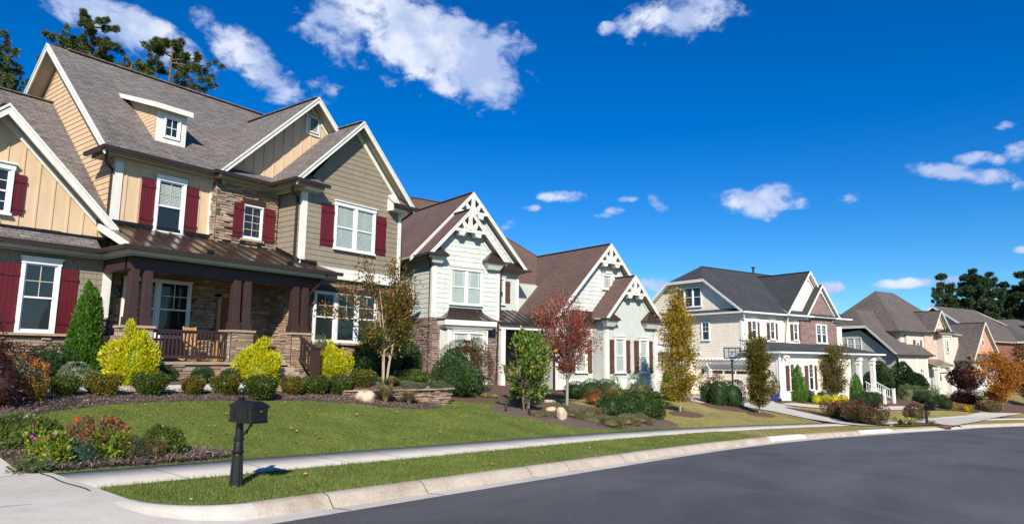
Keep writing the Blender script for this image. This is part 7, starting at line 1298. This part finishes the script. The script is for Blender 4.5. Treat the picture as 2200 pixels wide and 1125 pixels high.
# rocking chair
def chair(x, y, rz):
    R = empty('rocking_chair', (x, y, 1.76), rz, "honey coloured wooden rocking chair behind the porch railing", 'rocking chair'); Wd = 'chair_wood'; m = MB()
    m.box(-.25, .25, -.24, .22, .40, .44); m.build('seat', Wd, R)
    for sx in (-1, 1):
        l = MB(); l.tube([(sx * .25, -.24, .05), (sx * .25, -.24, .66)], .022, 8); l.build('leg', Wd, R); l = MB(); l.tube([(sx * .23, .22, .05), (sx * .23, .24, .44), (sx * .22, .40, 1.12)], .022, 8); l.build('back_post', Wd, R)
        a = MB(); a.box(sx * .25 - .04, sx * .25 + .04, -.30, .28, .66, .685); a.build('arm', Wd, R); r = MB(); r.tube([(sx * .25, -.45 + .105 * k, .035 + .0035 * (k - 4.5) ** 2) for k in range(10)], .02, 6); r.build('rocker', Wd, R)
    b = MB(); b.box(-.22, .22, .38, .42, 1.0, 1.10); b.box(-.22, .22, .235, .265, .5, .55)
    b.build('back_rail', Wd, R)
    for i in range(5): k = MB(); u = -.16 + .08 * i; k.beam((u, .25, .54), (u, .39, 1.02), .045, .014); k.build('back_slat', Wd, R)
    for z in (.18, .28):
        s = MB(); s.tube([(-.25, -.24, z), (.25, -.24, z)], .014, 6); s.build('rung', Wd, R)
paint('chair_wood', (.62, .36, .13), .45, .15); chair(11.35, 21.15, .15)
# fallen leaves
lv = []
for i in range(3):
    m = MB(); r = random.Random(i); n = 9; pts = [(math.cos(6.283 * k / n) * .035 * r.uniform(.55, 1.2), math.sin(6.283 * k / n) * .035 * r.uniform(.55, 1.2), r.uniform(0, .022)) for k in range(n)]
    for k in range(n): m.add([(0, 0, .004), pts[k], pts[(k + 1) % n]], [(0, 1, 2)])
    lv.append(m)
paint('leaf_fall', (.55, .27, .10), .6, .2); paint('leaf_fall2', (.36, .17, .07), .6, .25); paint('leaf_fall3', (.62, .42, .20), .6, .2)
protos = [m.build('fallen_leaf', n) for m, n in zip(lv, ('leaf_fall', 'leaf_fall2', 'leaf_fall3'))]; cnt = 0; r = random.Random(12)
while cnt < 110:
    if cnt < 55: x, y = r.uniform(4.5, 20), r.uniform(12.1, 17.3); ok = not inpoly(np.array([x]), np.array([y]), BED2)[0]; lb = "fallen orange leaf on the nearest lawn"; g = 'fallen leaves on the nearest lawn'; dz = .05
    elif cnt < 80: x, y = r.uniform(4.5, 26), r.uniform(8.4, 10.3); ok = float(dcurb(x, y)) < 2.1; lb = "fallen orange leaf in the grass verge"; g = 'fallen leaves on the verge'; dz = .04
    elif cnt < 98: x, y = r.uniform(4.3, 14), r.uniform(16.8, 19.0); ok = bool(inpoly(np.array([x]), np.array([y]), BED1)[0]); lb = "fallen orange leaf on the bed before the porch"; g = 'fallen leaves on the porch bed'; dz = .11
    else: x, y = r.uniform(3.98, 7.2), r.uniform(11.97, 12.9); ok = bool(inpoly(np.array([x]), np.array([y]), BED2)[0]); lb = "fallen orange leaf in the corner bed by the driveway"; g = 'fallen leaves in the corner bed'; dz = .12
    if not ok: continue
    p = protos[cnt % 3]; o = p if cnt < 3 else p.copy()
    if cnt >= 3: COL.objects.link(o)
    s = r.uniform(.7, 1.5) * (1.25 if x > 12 else 1); place(o, x, y, dz, (s, s, s), r.uniform(0, 6)); tag(o, lb, 'leaf', g); cnt += 1

# give every board of the trim its own object
def split_islands(names):
    for o in [o for o in bpy.data.objects if o.type == 'MESH' and o.name.split('.')[0] in names]:
        me = o.data; n = len(me.vertices); par = list(range(n))
        def find(a):
            while par[a] != a: par[a] = par[par[a]]; a = par[a]
            return a
        for e in me.edges: a, b = find(e.vertices[0]), find(e.vertices[1]); par[a] = b
        groups = {}
        for p in me.polygons: groups.setdefault(find(p.vertices[0]), []).append(p)
        if len(groups) < 2 or len(groups) > 40: continue
        base = o.name.split('.')[0]; co = [tuple(v.co) for v in me.vertices]
        for g in groups.values():
            m = MB(); mp_ = {}
            for p in g:
                f = []
                for v in p.vertices:
                    if v not in mp_: mp_[v] = len(m.v); m.v.append(co[v])
                    f.append(mp_[v])
                m.f.append(tuple(f)); m.m.append(p.material_index)
            q = m.build(base, [x for x in me.materials], o.parent); q.matrix_parent_inverse = o.matrix_parent_inverse
        bpy.data.objects.remove(o)
split_islands({'corner_board', 'cornice_box', 'gable_trim', 'hook'})
